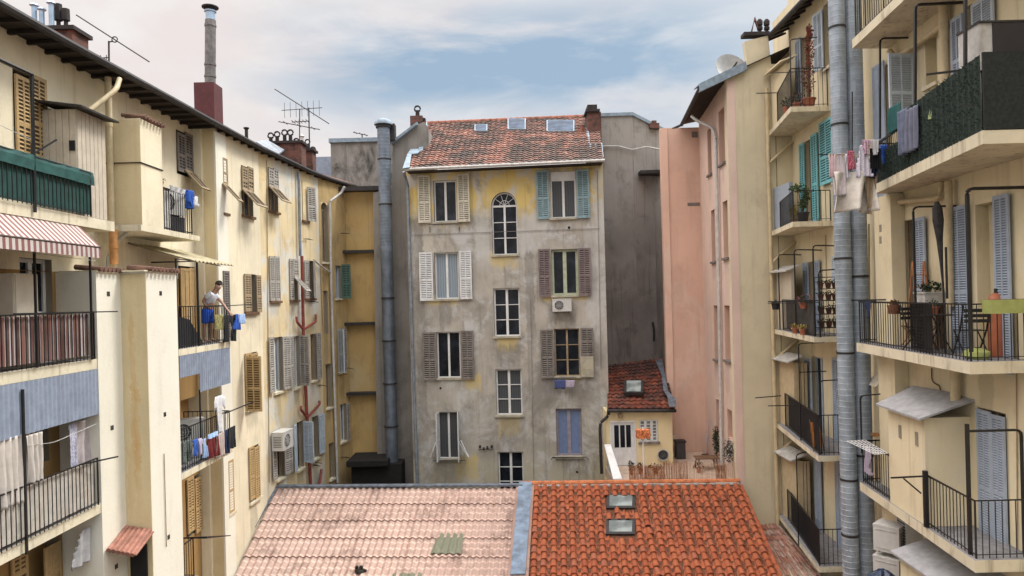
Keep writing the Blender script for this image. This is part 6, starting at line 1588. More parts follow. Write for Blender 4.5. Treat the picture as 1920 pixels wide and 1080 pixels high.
hang(fB3, 371, 379, 822, 852, 'shirt', cm('pale lilac cotton', (.55, .50, .62)), 'small lilac top between the blue garments on the laundry balcony', 'top')
hang(fB3, 379, 388, 822, 858, 'taper', c_lblue, 'light blue garment left of the dark red sheet', 'garment')
hang(fB3, 388, 407, 812, 820, 'sheet', c_lblue, 'folded light blue cloth over the rail above the dark red sheet', 'cloth', out=.02)
hang(fB3, 387, 408, 818, 858, 'sheet', c_red, 'dark red sheet hanging from the laundry balcony rail', 'sheet', skew=.2)
hang(fB3, 405, 419, 812, 856, 'sheet', cm('dusty pink cotton', (.52, .42, .38)), 'dusty pink towel beside the dark red sheet', 'towel')
hang(fB3, 420, 428, 806, 850, 'pants', c_navy, 'navy trousers between the pink towel and the black shirt', 'trousers')
hang(fB3, 428, 441, 800, 840, 'sheet', c_black, 'black shirt at the end of the laundry balcony rail', 'shirt', out=.03)
T = hang(fBL, 401, 421, 742, 812, 'shirt', c_white, 'white shirt on a hanger under the corrugated apron', 'shirt', nx=14)
hang(fBL, 333, 362, 828, 868, 'sheet', cm('grey netting', (.10, .12, .11), var=.8, scale=40), 'dark patterned netting inside the laundry balcony rail', 'net', out=-.12)
fLA = Fac((XA + .0, 6), (XA + .0, 13))
hang(fLA, -8, 42, 820, 950, 'sheet', c_curt, 'wide off-white curtain hanging at the left edge in the third loggia', 'curtain', folds=4, amp=.05, name='curtain')
hang(fLA, 47, 76, 813, 905, 'sheet', c_curt, 'narrower off-white curtain right of the black post in the third loggia', 'curtain', folds=3, amp=.05, name='curtain')
hang(fLA, 128, 145, 793, 892, 'vee', c_floral, 'bluish voile strip tied back in the third loggia', 'curtain', out=-.1, name='curtain')
hang(fLA, 143, 171, 788, 880, 'sheet', cm('pale mauve sheet', (.48, .42, .42)), 'pale mauve sheet closing the right side of the third loggia', 'sheet', out=-.2, folds=2)
hang(fLA, 133, 184, 992, 1056, 'taper', c_grey, 'grey white cloth draped under the lowest left slab', 'cloth', out=-.2)
q = Fac((-7.35, 14), (-7.35, 18)); hang(q, 349, 360, 357, 392, 'vee', c_blue, 'blue bag like cloth hanging on the top balcony rod', 'cloth', amp=.06)
hang(q, 358, 370, 368, 386, 'taper', c_white, 'white plastic bag fluttering on the top balcony rod', 'bag', amp=.06)
hang(q, 318, 350, 352, 362, 'sheet', c_grey, 'grey cloth laid along the rack of the top balcony', 'cloth', out=-.1)
# centre house towels
u0, u1, z0, z1 = fG.rect(1040, 1060, 712, 729, .3); garment(fG.M((u0+u1)/2, z1, .3), u1 - u0, z1 - z0, 'sheet', cm('blue striped towel', (.07, .09, .22), var=.4, scale=30), 'small blue towel on the rod under the brown shuttered window', 'towel', nx=8, nz=6)
u0, u1, z0, z1 = fG.rect(1061, 1078, 713, 727, .3); garment(fG.M((u0+u1)/2, z1, .3), u1 - u0, z1 - z0, 'sheet', c_lav, 'small lavender towel beside the blue one under the brown shuttered window', 'towel', nx=8, nz=6)
# right laundry: hung from a rod in front of the ducts
YL = 14.6
fLr = Fac((4, YL), (12, YL - .0))
iron([[at(1534, 290, YL), at(1660, 291, YL)]], r=.014)
iron([[at(1598, 172, YL + .9), at(1598, 290, YL + .9)]], r=.014)
hang(fLr, 1553, 1571, 290, 331, 'sock', c_pink, 'pale pink long sock, leftmost item on the rod before the ducts', 'sock')
hang(fLr, 1560, 1588, 289, 366, 'sheet', cm('pinkish white cotton', (.80, .72, .74)), 'long pinkish white towel beside the pale pink sock', 'towel', out=-.05, skew=.05)
hang(fLr, 1584, 1596, 289, 334, 'shirt', c_white, 'small white vest beside the rose printed cloth', 'vest', out=.03)
hang(fLr, 1588, 1602, 283, 318, 'sheet', c_rose, 'rose printed cloth bunched on the rod before the ducts', 'cloth', out=.08, folds=5)
hang(fLr, 1600, 1611, 290, 316, 'sheet', c_grey, 'grey white cloth behind the flowered shirt', 'cloth', out=.02)
hang(fLr, 1602, 1636, 272, 332, 'taper', cm('flowered white cotton', (.74, .70, .78), var=.25, scale=40), 'flowered white shirt in the middle of the laundry rod', 'shirt', out=.12, folds=4)
hang(fLr, 1616, 1632, 262, 290, 'vee', cm('pink check cotton', (.62, .42, .50), var=.5, scale=40), 'pink checked cloth above the flowered shirt', 'cloth', out=.18)
hang(fLr, 1630, 1651, 278, 318, 'sheet', c_black, 'black garment right of the flowered shirt', 'garment', out=.06, folds=4)
hang(fLr, 1620, 1650, 306, 334, 'vee', c_navy, 'dark navy garment below the black one', 'garment', out=.02)
hang(fLr, 1650, 1663, 272, 308, 'vee', c_blue, 'royal blue garment, rightmost on the rod', 'garment', out=.05)
hang(fLr, 1633, 1648, 262, 290, 'vee', c_white, 'white cloth sticking up at the right end of the rod', 'cloth', out=.15)
hang(fLr, 1562, 1642, 322, 396, 'sheet', c_cream, 'big cream sheet sagging in front of the two galvanised ducts', 'sheet', amp=.15, folds=1.6, out=.02, nx=26, nz=16)
hang(fLr, 1622, 1646, 318, 402, 'vee', cm('beige cotton', (.45, .34, .22)), 'beige cloth strip hanging at the right side of the cream sheet', 'cloth', out=-.04, skew=-.2)
# laundry on balcony A
fLa = Fac((7.55, 13.6), (7.42, 12.0))
hang(fLa, 1685, 1703, 205, 290, 'sheet', c_slate, 'slate blue long garment in front of the dark green screen, left of two', 'garment', amp=.05)
hang(fLa, 1703, 1725, 200, 282, 'sheet', cm('grey blue jersey', (.17, .18, .24)), 'grey blue jersey garment in front of the dark green screen, right of two', 'garment', amp=.05)
hang(fLa, 1668, 1690, 197, 245, 'sheet', c_teal, 'dark teal striped cloth on the rack above the green screen', 'cloth', out=-.2, folds=6)
hang(fLa, 1724, 1745, 205, 220, 'sheet', c_black, 'row of small black items on the white rack', 'cloth', out=-.06, folds=5)
hang(fLa, 1742, 1756, 203, 224, 'vee', cm('lime and white cotton', (.45, .52, .25), var=.6, scale=40), 'small lime and white cloth on the rack by the green screen', 'cloth')
hang(fLa, 1763, 1775, 154, 214, 'sheet', cm('pale yellow cotton', (.62, .62, .36)), 'pale yellow narrow towel by the cream pipe', 'towel', out=-.1)
p0, p1 = at(1720, 205, 12.8), at(1760, 192, 12.1)
T = thing('drying_rack', p0, 'white folding drying rack on the near balcony with the green screen', 'drying rack')
mb = MB()
for k in range(4): o_ = Vector((.12 * k, .05 * k, 0)); mb.tube([o_, p1 - p0 + o_], .012, 4)
mb.tube([(0, 0, 0), (.4, .15, 0)], .014, 4).tube([p1 - p0, p1 - p0 + Vector((.4, .15, 0))], .014, 4)
build(mb, 'wires', m_white, T); build(MB().tube([(0.1, .1, 0), (.3, .1, -.95)], .014, 4).tube([(.35, .1, 0), (.1, .1, -.95)], .014, 4), 'leg', m_white, T)
# hedge screen on balcony A
zA = CZ + 2.28
P_ = [Vector((8.1, 15.25)), Vector((7.05, 10.25)), Vector((XR(10.2) - .04, 10.25))]
mb = MB(); hs = 1.13
for a, b, nm in ((P_[0], P_[1], 0),):
    n = 90
    for k in range(n):
        f0, f1 = k / n, (k + 1) / n; p, q = a.lerp(b, f0), a.lerp(b, f1); w0, w1_ = .010 * math.sin(k * 1.7), .010 * math.sin((k + 1) * 1.7)
        h0_ = hs if f0 > .42 else .62 + .0 * f0
        mb.face([(p.x - .05 + w0, p.y, zA + .01), (q.x - .05 + w1_, q.y, zA + .01), (q.x - .05 + w1_, q.y, zA + h0_), (p.x - .05 + w0, p.y, zA + h0_)])
T = build(mb, 'hedge_screen', m_hedge, None, world=True); tag(T, 'dark green artificial hedge screen wrapped round the top right balcony', 'screen')
build(MB().box(P_[1].x - .04, P_[2].x, 10.19, 10.22, zA + .01, zA + 1.15), 'side_screen', simple('black green side mesh', (.014, .018, .017), .9, var=.4, scale=20), T, world=True)
rnd = random.Random(9); mb = MB()
for k in range(5200):
    f = rnd.random(); z = rnd.uniform(.02, hs if f > .42 else .62); p = P_[0].lerp(P_[1], f); c = Vector((p.x - .06, p.y, zA + z)); a = rnd.uniform(0, 3.14); L = rnd.uniform(.015, .035)
    e = Vector((rnd.uniform(-.03, .0), math.cos(a) * L, math.sin(a) * L)); g_ = Vector((rnd.uniform(-.01, .01), -e.z * .25, e.y * .25)); mb.face([c - g_, c + e, c + g_])
build(mb, 'needles', simple('hedge needles', (.012, .030, .020), .85, var=.6, scale=40), T, world=True)
q = at(1862, 137, 10.7); w_ = .75
T = thing('cabinet', (q.x, 10.7, zA), 'black fronted storage cabinet with a pale side on the top right balcony', 'cabinet')
zc0 = at(1862, 137, 10.7).z - zA; zc1 = at(1862, 43, 10.7).z - zA
build(MB().box(-.2, .9, 0, .5, 0, zc1), 'body', m_whited, T); build(MB().box(-.0, .9, -.02, -.002, .0, zc1 - .01), 'door', simple('black lacquer', (.015, .014, .02), .5), T)
build(MB().box(-.22, .92, -.03, .52, zc1, zc1 + .03), 'lid', m_gutter, T)
# ================= PLANTS =================
m_leaf = simple('mid green leaves', (.05, .10, .03), .7, var=.5, scale=20); m_leafd = simple('dark green leaves', (.022, .045, .02), .7, var=.5, scale=20)
m_leafr = simple('reddish vine leaves', (.20, .055, .04), .8, var=.6, scale=20); m_fl = simple('pink blossoms', (.55, .20, .28), .8, var=.5, scale=30); m_bpot = simple('black plastic pot', (.02, .02, .022), .5); m_leafy = simple('yellow green leaves', (.34, .28, .07), .7, var=.5, scale=20)
def leaves(mb, c, r, n, L=.05, seed=1, shell=.3):
    rnd = random.Random(seed); c = Vector(c)
    for k in range(n):
        d = Vector((rnd.gauss(0, 1), rnd.gauss(0, 1), rnd.gauss(0, 1))).normalized() * (shell + (1 - shell) * rnd.random() ** .5); p = c + Vector((d.x * r[0], d.y * r[1], d.z * r[2]))
        e = Vector((rnd.gauss(0, 1), rnd.gauss(0, 1), rnd.gauss(0, 1) - .3)).normalized() * L * rnd.uniform(.6, 1.3); s_ = e.cross(Vector((rnd.random(), rnd.random(), .5))).normalized() * L * .3
        mb.face([p, p + e * .5 + s_, p + e, p + e * .5 - s_])
def potted(p, pr, ph, crown, n, label, leaf=None, pot=None, cat='plant', stems=3, L=.06, flowers=0, group=None, seed=1):
    T = thing('potted_plant', p, label, cat, group)
    build(MB().lathe([(pr * .7, 0), (pr, ph), (pr * 1.1, ph), (pr * 1.1, ph * 1.0 + .03), (pr * .9, ph + .03), (pr * .85, ph - .01)], n=12), 'pot', pot or m_terr, T, smooth=True)
    mb = MB(); rnd = random.Random(seed)
    for c in crown: mb.tube([(0, 0, ph - .01), (c[0] * .6, c[1] * .6, (ph + c[2]) / 2), (c[0], c[1], c[2])], .012, 5)
    build(mb, 'stem', m_wood, T)
    mb = MB()
    for i, c in enumerate(crown): leaves(mb, c[:3], c[3:], n, L, seed * 10 + i)
    build(mb, 'foliage', leaf or m_leaf, T)
    if flowers:
        mb = MB()
        for i, c in enumerate(crown): leaves(mb, c[:3], [v * 1.05 for v in c[3:]], flowers, L * .7, seed * 10 + i + 5, .8)
        build(mb, 'flowers', m_fl, T)
    return T
# vine in a pot on the topmost far balcony
q = at(1517, 192, 19.1); q.z = CZ + 4.985
potted(q, .17, .25, [(0, 0, .9, .16, .16, .5), (.05, 0, 1.6, .12, .12, .45), (.06, .02, 2.1, .07, .07, .25)], 170, 'tall reddish climbing plant in a pot on the topmost far balcony', m_leafr, L=.07)
q = at(1495, 190, 19.2); q.z = CZ + 4.985; potted(q, .12, .16, [(0, 0, .35, .2, .14, .14)], 120, 'pink flowering pot left of the reddish climbing plant', m_leafd, flowers=60, L=.05)
q = at(1476, 195, 19.6); q.z = CZ + 4.985; potted(q, .12, .16, [(0, 0, .32, .16, .14, .16)], 120, 'small bushy pot in the corner of the topmost far balcony', m_leafd, L=.05)
q = at(1506, 412, 19.1); q.z = CZ + 1.865; potted(q, .16, .24, [(-.12, 0, .95, .22, .12, .10), (.0, 0, .5, .1, .1, .14), (.1, 0, .75, .08, .08, .25)], 110, 'leggy leaved plant in a black pot on the turquoise shutter balcony', m_leaf, m_bpot, L=.08)
q = at(1488, 415, 19.6); q.z = CZ + 1.865; potted(q, .08, .12, [(0, 0, .4, .06, .06, .22)], 80, 'slim upright yellow green plant behind the railing of the turquoise shutter balcony', m_leafy, L=.09)
for x, lb, sd in ((1491, 'left of two terracotta pots with yellow green leaves on the slab edge', 3), (1505, 'right of two terracotta pots with yellow green leaves on the slab edge', 4)):
    q = bal_pt((7.60, 17.6, XF - .02, YT), x, 628); q.z = CZ - 1.196; potted(q, .085, .13, [(0, 0, .2, .12, .1, .07)], 90, lb, m_leafy, L=.06, seed=sd, flowers=10)
q = at(1508, 575, 18.6); potted(Vector((q.x, q.y, q.z - .05)), .13, .14, [(0, 0, .24, .2, .15, .14)], 120, 'pink flowering plant on the hooped post balcony rail', m_leafd, flowers=90, L=.05, seed=6)
q = at(1454, 573, 20.3); potted(Vector((q.x, q.y, q.z - .12)), .12, .18, [(0, 0, .2, .14, .1, .08)], 60, 'dark hanging planter at the far tip of the hooped post balcony', m_leafd, m_bpot, L=.05, seed=8)
# plant rack
p = at(1553, 625, 17.9); p.z = CZ - 1.195; T = thing('plant_rack', p, 'dark wire rack of flower pots behind the duct on the hooped post balcony', 'plant rack')
mb = MB()
for sx in (-.27, .27):
    for sy in (-.12, .12): mb.tube([(sx, sy, 0), (sx, sy, 1.5)], .012, 4)
for z in (.2, .55, .9, 1.2, 1.5): mb.box(-.28, .28, -.13, .13, z, z + .02)
build(mb, 'frame', m_iron, T)
rnd = random.Random(5)
for z in (.22, .57, .92, 1.22):
    for x in (-.18, 0.02, .19): 
        P_0 = p + Vector((x, -.02, z + .002)); potted(P_0, .075, .12, [(0, 0, .17, .10, .09, .07)], 40, 'potted plant standing on the dark wire rack of the hooped post balcony', m_leafd, simple('dark clay pot', (.12, .05, .04), .8, var=.3), L=.05, seed=rnd.randint(1, 99), group='pots on the wire rack')
# pot beside the AC top left
q = at(315, 322, 15.1); q2 = Vector((-7.62, 15.25, FL[0] + .92)); potted(Vector((-7.7, 15.3, FL[0] + .95)), .07, .1, [(0, 0, .2, .1, .09, .1)], 80, 'small potted plant at the closet corner beside the top left air conditioner', m_leafd, L=.05)
build(MB().box(-.14, .14, -.14, .14, -.95, -.002), 'stand', m_whited, bpy.data.objects[[o.name for o in bpy.data.objects if o.name.startswith('potted_plant')][-1]])
# climbing plants at the pink wall
def climber(p, w, h, leaf, label, fl=0, seed=2):
    T = thing('climbing_plant', p, label, 'climbing plant'); mb = MB(); leaves(mb, (0, 0, h / 2), (w / 2, .12, h / 2), int(420 * h), .07, seed, .1); build(mb, 'foliage', leaf, T)
    build(MB().tube([(0, 0, 0), (.02, 0, h * .5), (-.02, 0, h * .9)], .02, 5), 'stem', m_wood, T)
    if fl: mb = MB(); leaves(mb, (0, -.04, h / 2), (w / 2, .13, h / 2), fl, .04, seed + 1, .6); build(mb, 'flowers', c_white, T)
q = fxp(1344, 857, .12); climber(q, .24, 62 / F * q.y, m_leafd, 'dark narrow climber on the pink wall left of the white downpipe')
q = fxp(1367, 868, .14); climber(q, .32, 46 / F * q.y, m_leafd, 'white flecked climber on the pink wall right of the white downpipe', fl=160, seed=7)
# ================= TERRACE THINGS =================
zt_ = ZTer
q = at(1207, 872, 23.0); hh = at(1207, 812, 23.0).z - zt_
T = thing('bird_feeder', (q.x, 23.0, zt_), 'small orange patterned feeder on a white pole before the cottage window', 'feeder')
build(MB().tube([(0, 0, 0), (0, 0, hh + .2)], .03, 8), 'pole', m_white, T)
mb = MB(); rnd = random.Random(3)
mb.box(-.22, .22, -.14, .14, hh - .16, hh + .12)
leaves(mb, (0, 0, hh - .02), (.24, .15, .16), 130, .06, 5, .8)
build(mb, 'basket', simple('orange patterned cloth', (.60, .19, .07), .8, var=.7, scale=14), T)
q = at(1243, 868, YH - .1); c = at(1243, 853, YH - .08); T = thing('wall_fan', c, 'round grey dish with rings on the cream cottage wall', 'wall dish')
R_ = 10 / F * YH; MR = Matrix.Rotation(math.radians(90), 4, 'X'); build(MB().lathe([(R_, 0), (R_, .03), (R_ * .85, .03), (R_ * .8, .01), (R_ * .5, .01), (R_ * .45, .03), (R_ * .3, .03), (.02, .02)], n=20, M=MR), 'dish', m_acd, T); build(MB().tube([(R_ * math.cos(k * math.pi / 10), -.035, R_ * math.sin(k * math.pi / 10)) for k in range(21)], .018, 5), 'rim', m_whited, T)
q = at(1276, 872, 25.3); T = thing('rubbish_bin', (q.x, 25.3, zt_), 'dark grey ribbed bin against the pink wall on the terrace', 'bin'); build(MB().box(-.16, .16, -.16, .16, 0, .6), 'body', m_acd, T); build(MB().box(-.19, .19, -.19, .19, .6, .66), 'lid', m_gutter, T)
q = at(1265, 868, 25.6); T = thing('board', (q.x, 25.6, zt_), 'pinkish upright board leaning behind the grey bin', 'board'); tag(build(MB().box(-.12, .12, -.02, .02, 0, .78), 'panel', m_pink2, T))
# white stair cheek
a, b = at(1133, 838, 24.0), at(1150, 903, 22.15); T = thing('stair_parapet', (a.x, 22.9, zt_), 'sloping white parapet beam at the left end of the terrace', 'parapet')
c0 = a - Vector((0, 0, .0)); mb = MB().extr([a, b, b + Vector((.28, 0, 0)), a + Vector((.22, 0, 0))], (0, 0, .09)); build(mb, 'beam', m_white, T, world=True, recalc=True)
mb = MB().extr([Vector((a.x + .08, a.y, zt_ - .8)), Vector((b.x + .08, b.y, zt_ - .8)), b + Vector((.08, 0, 0)), a + Vector((.08, 0, 0))], (.06, 0, 0)); build(mb, 'cheek', m_whited, T, world=True, recalc=True)
# reed fence along the terrace edge
YF = 21.98
def reed(x0, x1, yt, yb, dens, mat, lb, jit=.05, seed=1):
    a, b = at(x0, yb, YF), at(x1, yb, YF); h = at(x0, yt, YF).z - a.z; n = int((b.x - a.x) / dens); mb = MB(); rnd = random.Random(seed)
    for k in range(n):
        x = a.x + (b.x - a.x) * (k + rnd.random()) / n; z0 = at(960 + x / YF * F, yb, YF).z; z0 = a.z + (b.z - a.z) * (k / n); t = rnd.uniform(-.02, .02); mb.tube([(x, YF + rnd.uniform(-.015, .015), zt_), (x + t, YF + rnd.uniform(-.015, .015), z0 + h + rnd.uniform(-jit, jit * .6))], .0045, 3, caps=False)
    for f in (.25, .75): mb.tube([(a.x, YF - .02, zt_ + h * f + .1), (b.x, YF - .02, zt_ + h * f + .1)], .005, 3)
    T = build(mb, 'reed_fence', mat, None, world=True); return tag(T, lb, 'fence')
m_reed = simple('brown reeds', (.30, .12, .045), .85, var=.5, scale=12); m_reedp = simple('pale reeds', (.46, .30, .20), .85, var=.3, scale=12)
reed(1180, 1246, 873, 905, .007, m_reed, 'dense brown reed mat at the left of the terrace edge')
reed(1246, 1378, 868, 905, .022, m_reedp, 'thin see-through pale reed fence along the right of the terrace edge', .02)
reed(1343, 1362, 872, 905, .007, m_reed, 'short brown reed roll at the right of the terrace edge', seed=3)
reed(1244, 1290, 866, 880, .013, m_reed, 'low brown reed strip behind the middle of the terrace edge', seed=5)
m_cup = simple('dry dark shrub', (.03, .028, .02), .9)
for x, y, w, h, lb in ((1183, 872, .10, .30, 'dark upright pot plant at the left of the terrace by the white beam'), (1200, 868, .1, .25, 'dark spiky potted plant below the orange feeder'), (1228, 868, .28, .18, 'low dark row of small plants in front of the cottage wall'), (1310, 872, .2, .2, 'low dark shrub in front of the pink wall on the terrace')):
    q = at(x, y, 23.2); potted(Vector((q.x, 23.2, zt_)), .07, .14, [(0, 0, .14 + h * .5, w, .08, h * .6)], 110, lb, m_cup, L=.07, seed=x)
# terrace table with chairs
q = at(1325, 880, 23.6); T = thing('garden_table', (q.x, 23.6, zt_), 'low brown wooden table on the terrace before the pink wall', 'table')
build(MB().box(-.38, .38, -.25, .25, .40, .43), 'tabletop', m_wood, T)
for sx in (-.33, .33):
    for sy in (-.2, .2): build(MB().tube([(sx, sy, 0), (sx * .9, sy * .9, .40)], .02, 5), 'leg', m_wood, T)
q = at(1335, 862, 25.4); T = thing('broom', (q.x - .25, 25.4, zt_), 'broom leaning against the pink wall on the terrace', 'broom'); build(MB().tube([(0, 0, .12), (.3, .5, 1.25)], .014, 5), 'handle', m_s_blue, T); build(MB().box(-.12, .12, -.03, .03, 0, .12), 'brush', m_wood, T)
# ================= BALCONY B THINGS =================
zB = CZ - 1.24
def fchair(p, rz, mat, label, slat=True):
    T = thing('folding_chair', p, label, 'chair', rz=rz)
    mb = MB()
    for k in range(4): mb.box(-.2, .2, -.2 + k * .1, -.12 + k * .1, .45, .465)
    build(mb, 'seat', mat, T); mb = MB()
    for k in range(3): mb.box(-.2, .2, .235, .25, .60 + k * .09, .66 + k * .09)
    build(mb, 'backrest', mat, T)
    for sx in (-.21, .21): build(MB().tube([(sx, -.22, 0), (sx, .1, .46), (sx, .25, .90)], .014, 4), 'leg', mat, T); build(MB().tube([(sx * .9, .25, 0), (sx * .9, -.2, .46)], .012, 4), 'leg', mat, T)
    build(MB().tube([(-.21, -.12, .14), (.21, -.12, .14)], .01, 4), 'stretcher', mat, T); return T
fchair(Vector((8.05, 12.2, zB)), math.radians(170), m_iron, 'black slatted folding chair at the near end of the furnished balcony')
fchair(Vector((7.98, 13.6, zB)), math.radians(20), m_iron, 'black folding chair in the middle of the furnished balcony')
fchair(Vector((8.15, 14.1, zB)), math.radians(250), simple('worn orange wood', (.34, .17, .07), .7, var=.3), 'worn wooden chair on the furnished balcony near the folded parasol')
T = thing('bistro_table', (7.95, 12.95, zB), 'round black bistro table on the furnished balcony', 'table'); build(MB().lathe([(.3, .70), (.3, .72)], n=20), 'tabletop', m_iron, T)
for k in range(3): a = k * 2.094; build(MB().tube([(.25 * math.cos(a), .25 * math.sin(a), 0), (-.12 * math.cos(a), -.12 * math.sin(a), .7)], .012, 4), 'leg', m_iron, T)
potted(Vector((7.9, 13.0, zB + .722)), .09, .12, [(0, 0, .2, .12, .12, .1)], 60, 'small plant in a clay pot on the round bistro table', L=.05)
q = bal_pt((7.85, 11.3, 8.3, 16), 1769, 545); T = thing('folded_parasol', (q.x, q.y, zB), 'folded dark parasol leaning upside down by the cream pipe', 'parasol')
zt0 = at(1755, 378, q.y).z - zB; zb0 = at(1776, 545, q.y).z - zB; dx = at(1757, 400, q.y).x - q.x
mb = MB(); rr = [(.015, zb0), (.03, zb0 + .5), (.055, zb0 + .95), (.095, zt0 - .35), (.085, zt0 - .12), (.03, zt0)]; n = 10; rings = []
mb.tube([(dx * (z - zb0) / (zt0 - zb0), 0, z) for _, z in rr], .1, 10, rr=[r for r, _ in rr]); build(mb, 'canopy', simple('charcoal parasol cloth', (.03, .028, .028), .85, var=.5, scale=8), T)
build(MB().tube([(0.01, 0, 0), (0, 0, zb0 + .02)], .018, 6), 'pole', m_iron, T)
q = bal_pt((8.1, 11.3, 8.45, 16), 1725, 600); T = thing('step_ladder', (q.x, q.y, zB), 'orange brown wooden step ladder on the furnished balcony', 'ladder'); hl = at(1725, 490, q.y).z - zB; ml = simple('orange brown wood', (.40, .17, .07), .7, var=.25)
for sx in (-.16, .16): build(MB().tube([(sx, -.2, 0), (sx * .7, 0, hl)], .02, 4), 'rail', ml, T); build(MB().tube([(sx, .25, 0), (sx * .7, .02, hl)], .016, 4), 'rail', ml, T)
mb = MB()
for k in range(6): z = hl * (k + .7) / 6.8; y = -.2 * (1 - z / hl); mb.box(-.15, .15, y - .04, y + .04, z, z + .02)
build(mb, 'tread', ml, T)
q = bal_pt((8.2, 11.3, 8.5, 16), 1748, 600); T = thing('crate', (q.x, q.y, zB), 'white square planter crate with soil on a stand beside the ladder', 'planter'); h0 = at(1748, 568, q.y).z - zB; h1 = at(1748, 547, q.y).z - zB
build(MB().box(-.24, .24, -.18, .18, h0, h1).box(-.26, .26, -.2, .2, h1 - .03, h1), 'box', m_whited, T); build(MB().box(-.2, -.16, -.15, .15, 0, h0).box(.16, .2, -.15, .15, 0, h0), 'stand', m_wood, T); mb = MB(); leaves(mb, (0, 0, h1 + .1), (.22, .15, .12), 160, .06, 4); build(mb, 'foliage', m_leafd, T)
# rail planters
m_lime = simple('lime green plastic', (.36, .40, .13), .5, var=.12)
a = at(1900, 573, 11.15); T = thing('planter_box', (a.x, 11.15, CZ - .32), 'long lime green planter hung on the near balcony handrail', 'planter')
L_ = .42; build(MB().extr([(-L_, -.12, -.12), (L_ + .6, -.12, -.12), (L_ + .6, -.14, .10), (-L_ - .02, -.14, .10)], (0, .24, 0)), 'trough', m_lime, T, recalc=True); build(MB().box(-L_, L_ + .5, -.10, .06, .08, .105), 'soil', m_wood, T)
T.location.z = at(1900, 573, 11.1).z
q = Vector((7.85, 11.75, zB)); T = thing('pouf', q, 'squashed lime green bag on the floor at the near end of the furnished balcony', 'bag'); mb = MB().lathe([(.14, 0), (.20, .05), (.19, .12), (.10, .17), (.02, .18)], n=12); rnd = random.Random(1)
for v in mb.v: v += Vector((rnd.uniform(-.015, .015), rnd.uniform(-.015, .015), rnd.uniform(-.01, .01) if v.z > .02 else 0))
build(mb, 'cloth', m_lime, T, smooth=True)
q = Vector((8.38, 12.0, zB)); T = thing('gas_bottle', q, 'terracotta orange cylinder standing at the near end of the furnished balcony', 'gas bottle'); build(MB().lathe([(.13, 0), (.14, .03), (.14, .95), (.10, 1.06), (.05, 1.1)], n=14), 'body', simple('terracotta orange paint', (.42, .13, .06), .5, var=.1), T, smooth=True); build(MB().lathe([(.035, 1.1), (.035, 1.18)], n=8), 'valve', m_iron, T)
q = bal_pt((7.42, 11.3, 7.92, 16.0), 1676, 572); T = thing('rail_basket', (q.x, q.y, q.z - .1), 'brown wicker basket hung on the handrail of the furnished balcony', 'basket'); build(MB().lathe([(.10, -.08), (.13, .10), (.11, .10)], n=12), 'basket', simple('brown wicker', (.13, .055, .03), .85, var=.5, scale=40), T); mb = MB(); leaves(mb, (0, 0, .14), (.1, .1, .06), 50, .06, 3); build(mb, 'foliage', m_wood, T)
a, b = bal_pt(B_, 1700, 600), bal_pt(B_, 1722, 600); T = thing('lattice_screen', ((a.x + b.x) / 2 + .08, (a.y + b.y) / 2, zB), 'black lattice screen upright behind the railing of the furnished balcony', 'screen'); d_ = Vector((b.x - a.x, b.y - a.y, 0)); n_ = 9; mb = MB()
hz_ = .92
for k in range(n_): f = k / (n_ - 1) - .5; mb.tube([d_ * f + Vector((0, 0, .02)), d_ * f + Vector((0, 0, hz_))], .012, 4)
for k in range(14): z = .04 + (hz_ - .08) * k / 13; mb.tube([d_ * -.5 + Vector((0, 0, z)), d_ * .5 + Vector((0, 0, z))], .012, 4)
mb.extr([d_ * .5 + Vector((0, 0, .02)), d_ * 1.15 + Vector((0, 0, .02)), d_ * 1.15 + Vector((0, 0, hz_)), d_ * .5 + Vector((0, 0, hz_))], (.02, 0, 0))
build(mb, 'lattice', m_iron, T, recalc=False)
hang(Fac((7.9, 16.0), (7.5, 11.3)), 1624, 1634, 566, 596, 'vee', c_navy, 'small dark blue cloth hanging on the far part of the furnished balcony rail', 'cloth')
# ================= BALCONY C THINGS =================
zC = CZ - 4.475
p = at(1640, 845, 14.9); T = thing('drying_rack', (p.x, p.y, p.z - .9), 'white wire drying rack sticking out over the lower right balcony rail', 'drying rack'); mb = MB()
A = [at(1588, 827, 15.6), at(1622, 825, 15.9), at(1664, 850, 14.4), at(1640, 852, 14.3)]; O = Vector((p.x, p.y, p.z - .9))
for k in range(10): f = k / 9; mb.tube([A[0].lerp(A[3], f) - O, A[1].lerp(A[2], f) - O], .006, 3)
for k in range(6): f = k / 5; mb.tube([A[0].lerp(A[1], f) - O, A[3].lerp(A[2], f) - O], .007, 3)
build(mb, 'wires', m_white, T)
hang(Fac((7.9, 16), (7.5, 11.3)), 1621, 1635, 838, 888, 'taper', c_lav, 'single lavender garment hanging below the white wire rack', 'garment', out=.05)
q = at(1655, 1078, 14.3); T = thing('bin_bag', (q.x, q.y, q.z - .3), 'dark bin bag with glossy blue highlights at the bottom right', 'bag'); mb = MB().lathe([(.2, 0), (.28, .12), (.27, .25), (.15, .36), (.04, .42)], n=14); rnd = random.Random(6)
for v in mb.v: v += Vector((rnd.uniform(-.03, .03), rnd.uniform(-.03, .03), rnd.uniform(-.02, .02)))
build(mb, 'plastic', simple('dark blue plastic', (.02, .035, .07), .25, var=.6, scale=8), T)
q = at(1606, 1078, 14.3)
# orange board on the fourth far balcony
q = at(1536, 822, 17.6); T = thing('deck_chair', (q.x + .05, 17.8, CZ - 4.135), 'folded orange deck chair on the fourth far balcony', 'chair'); mo = simple('orange canvas', (.60, .20, .03), .7, var=.15); build(MB().box(-.12, .12, -.015, .015, .1, .72, M=Matrix.Rotation(-.25, 4, 'X')), 'canvas', mo, T)
for sx in (-.13, .13): build(MB().tube([(sx, -.05, 0), (sx, .16, .78)], .014, 4), 'frame', m_wood, T)
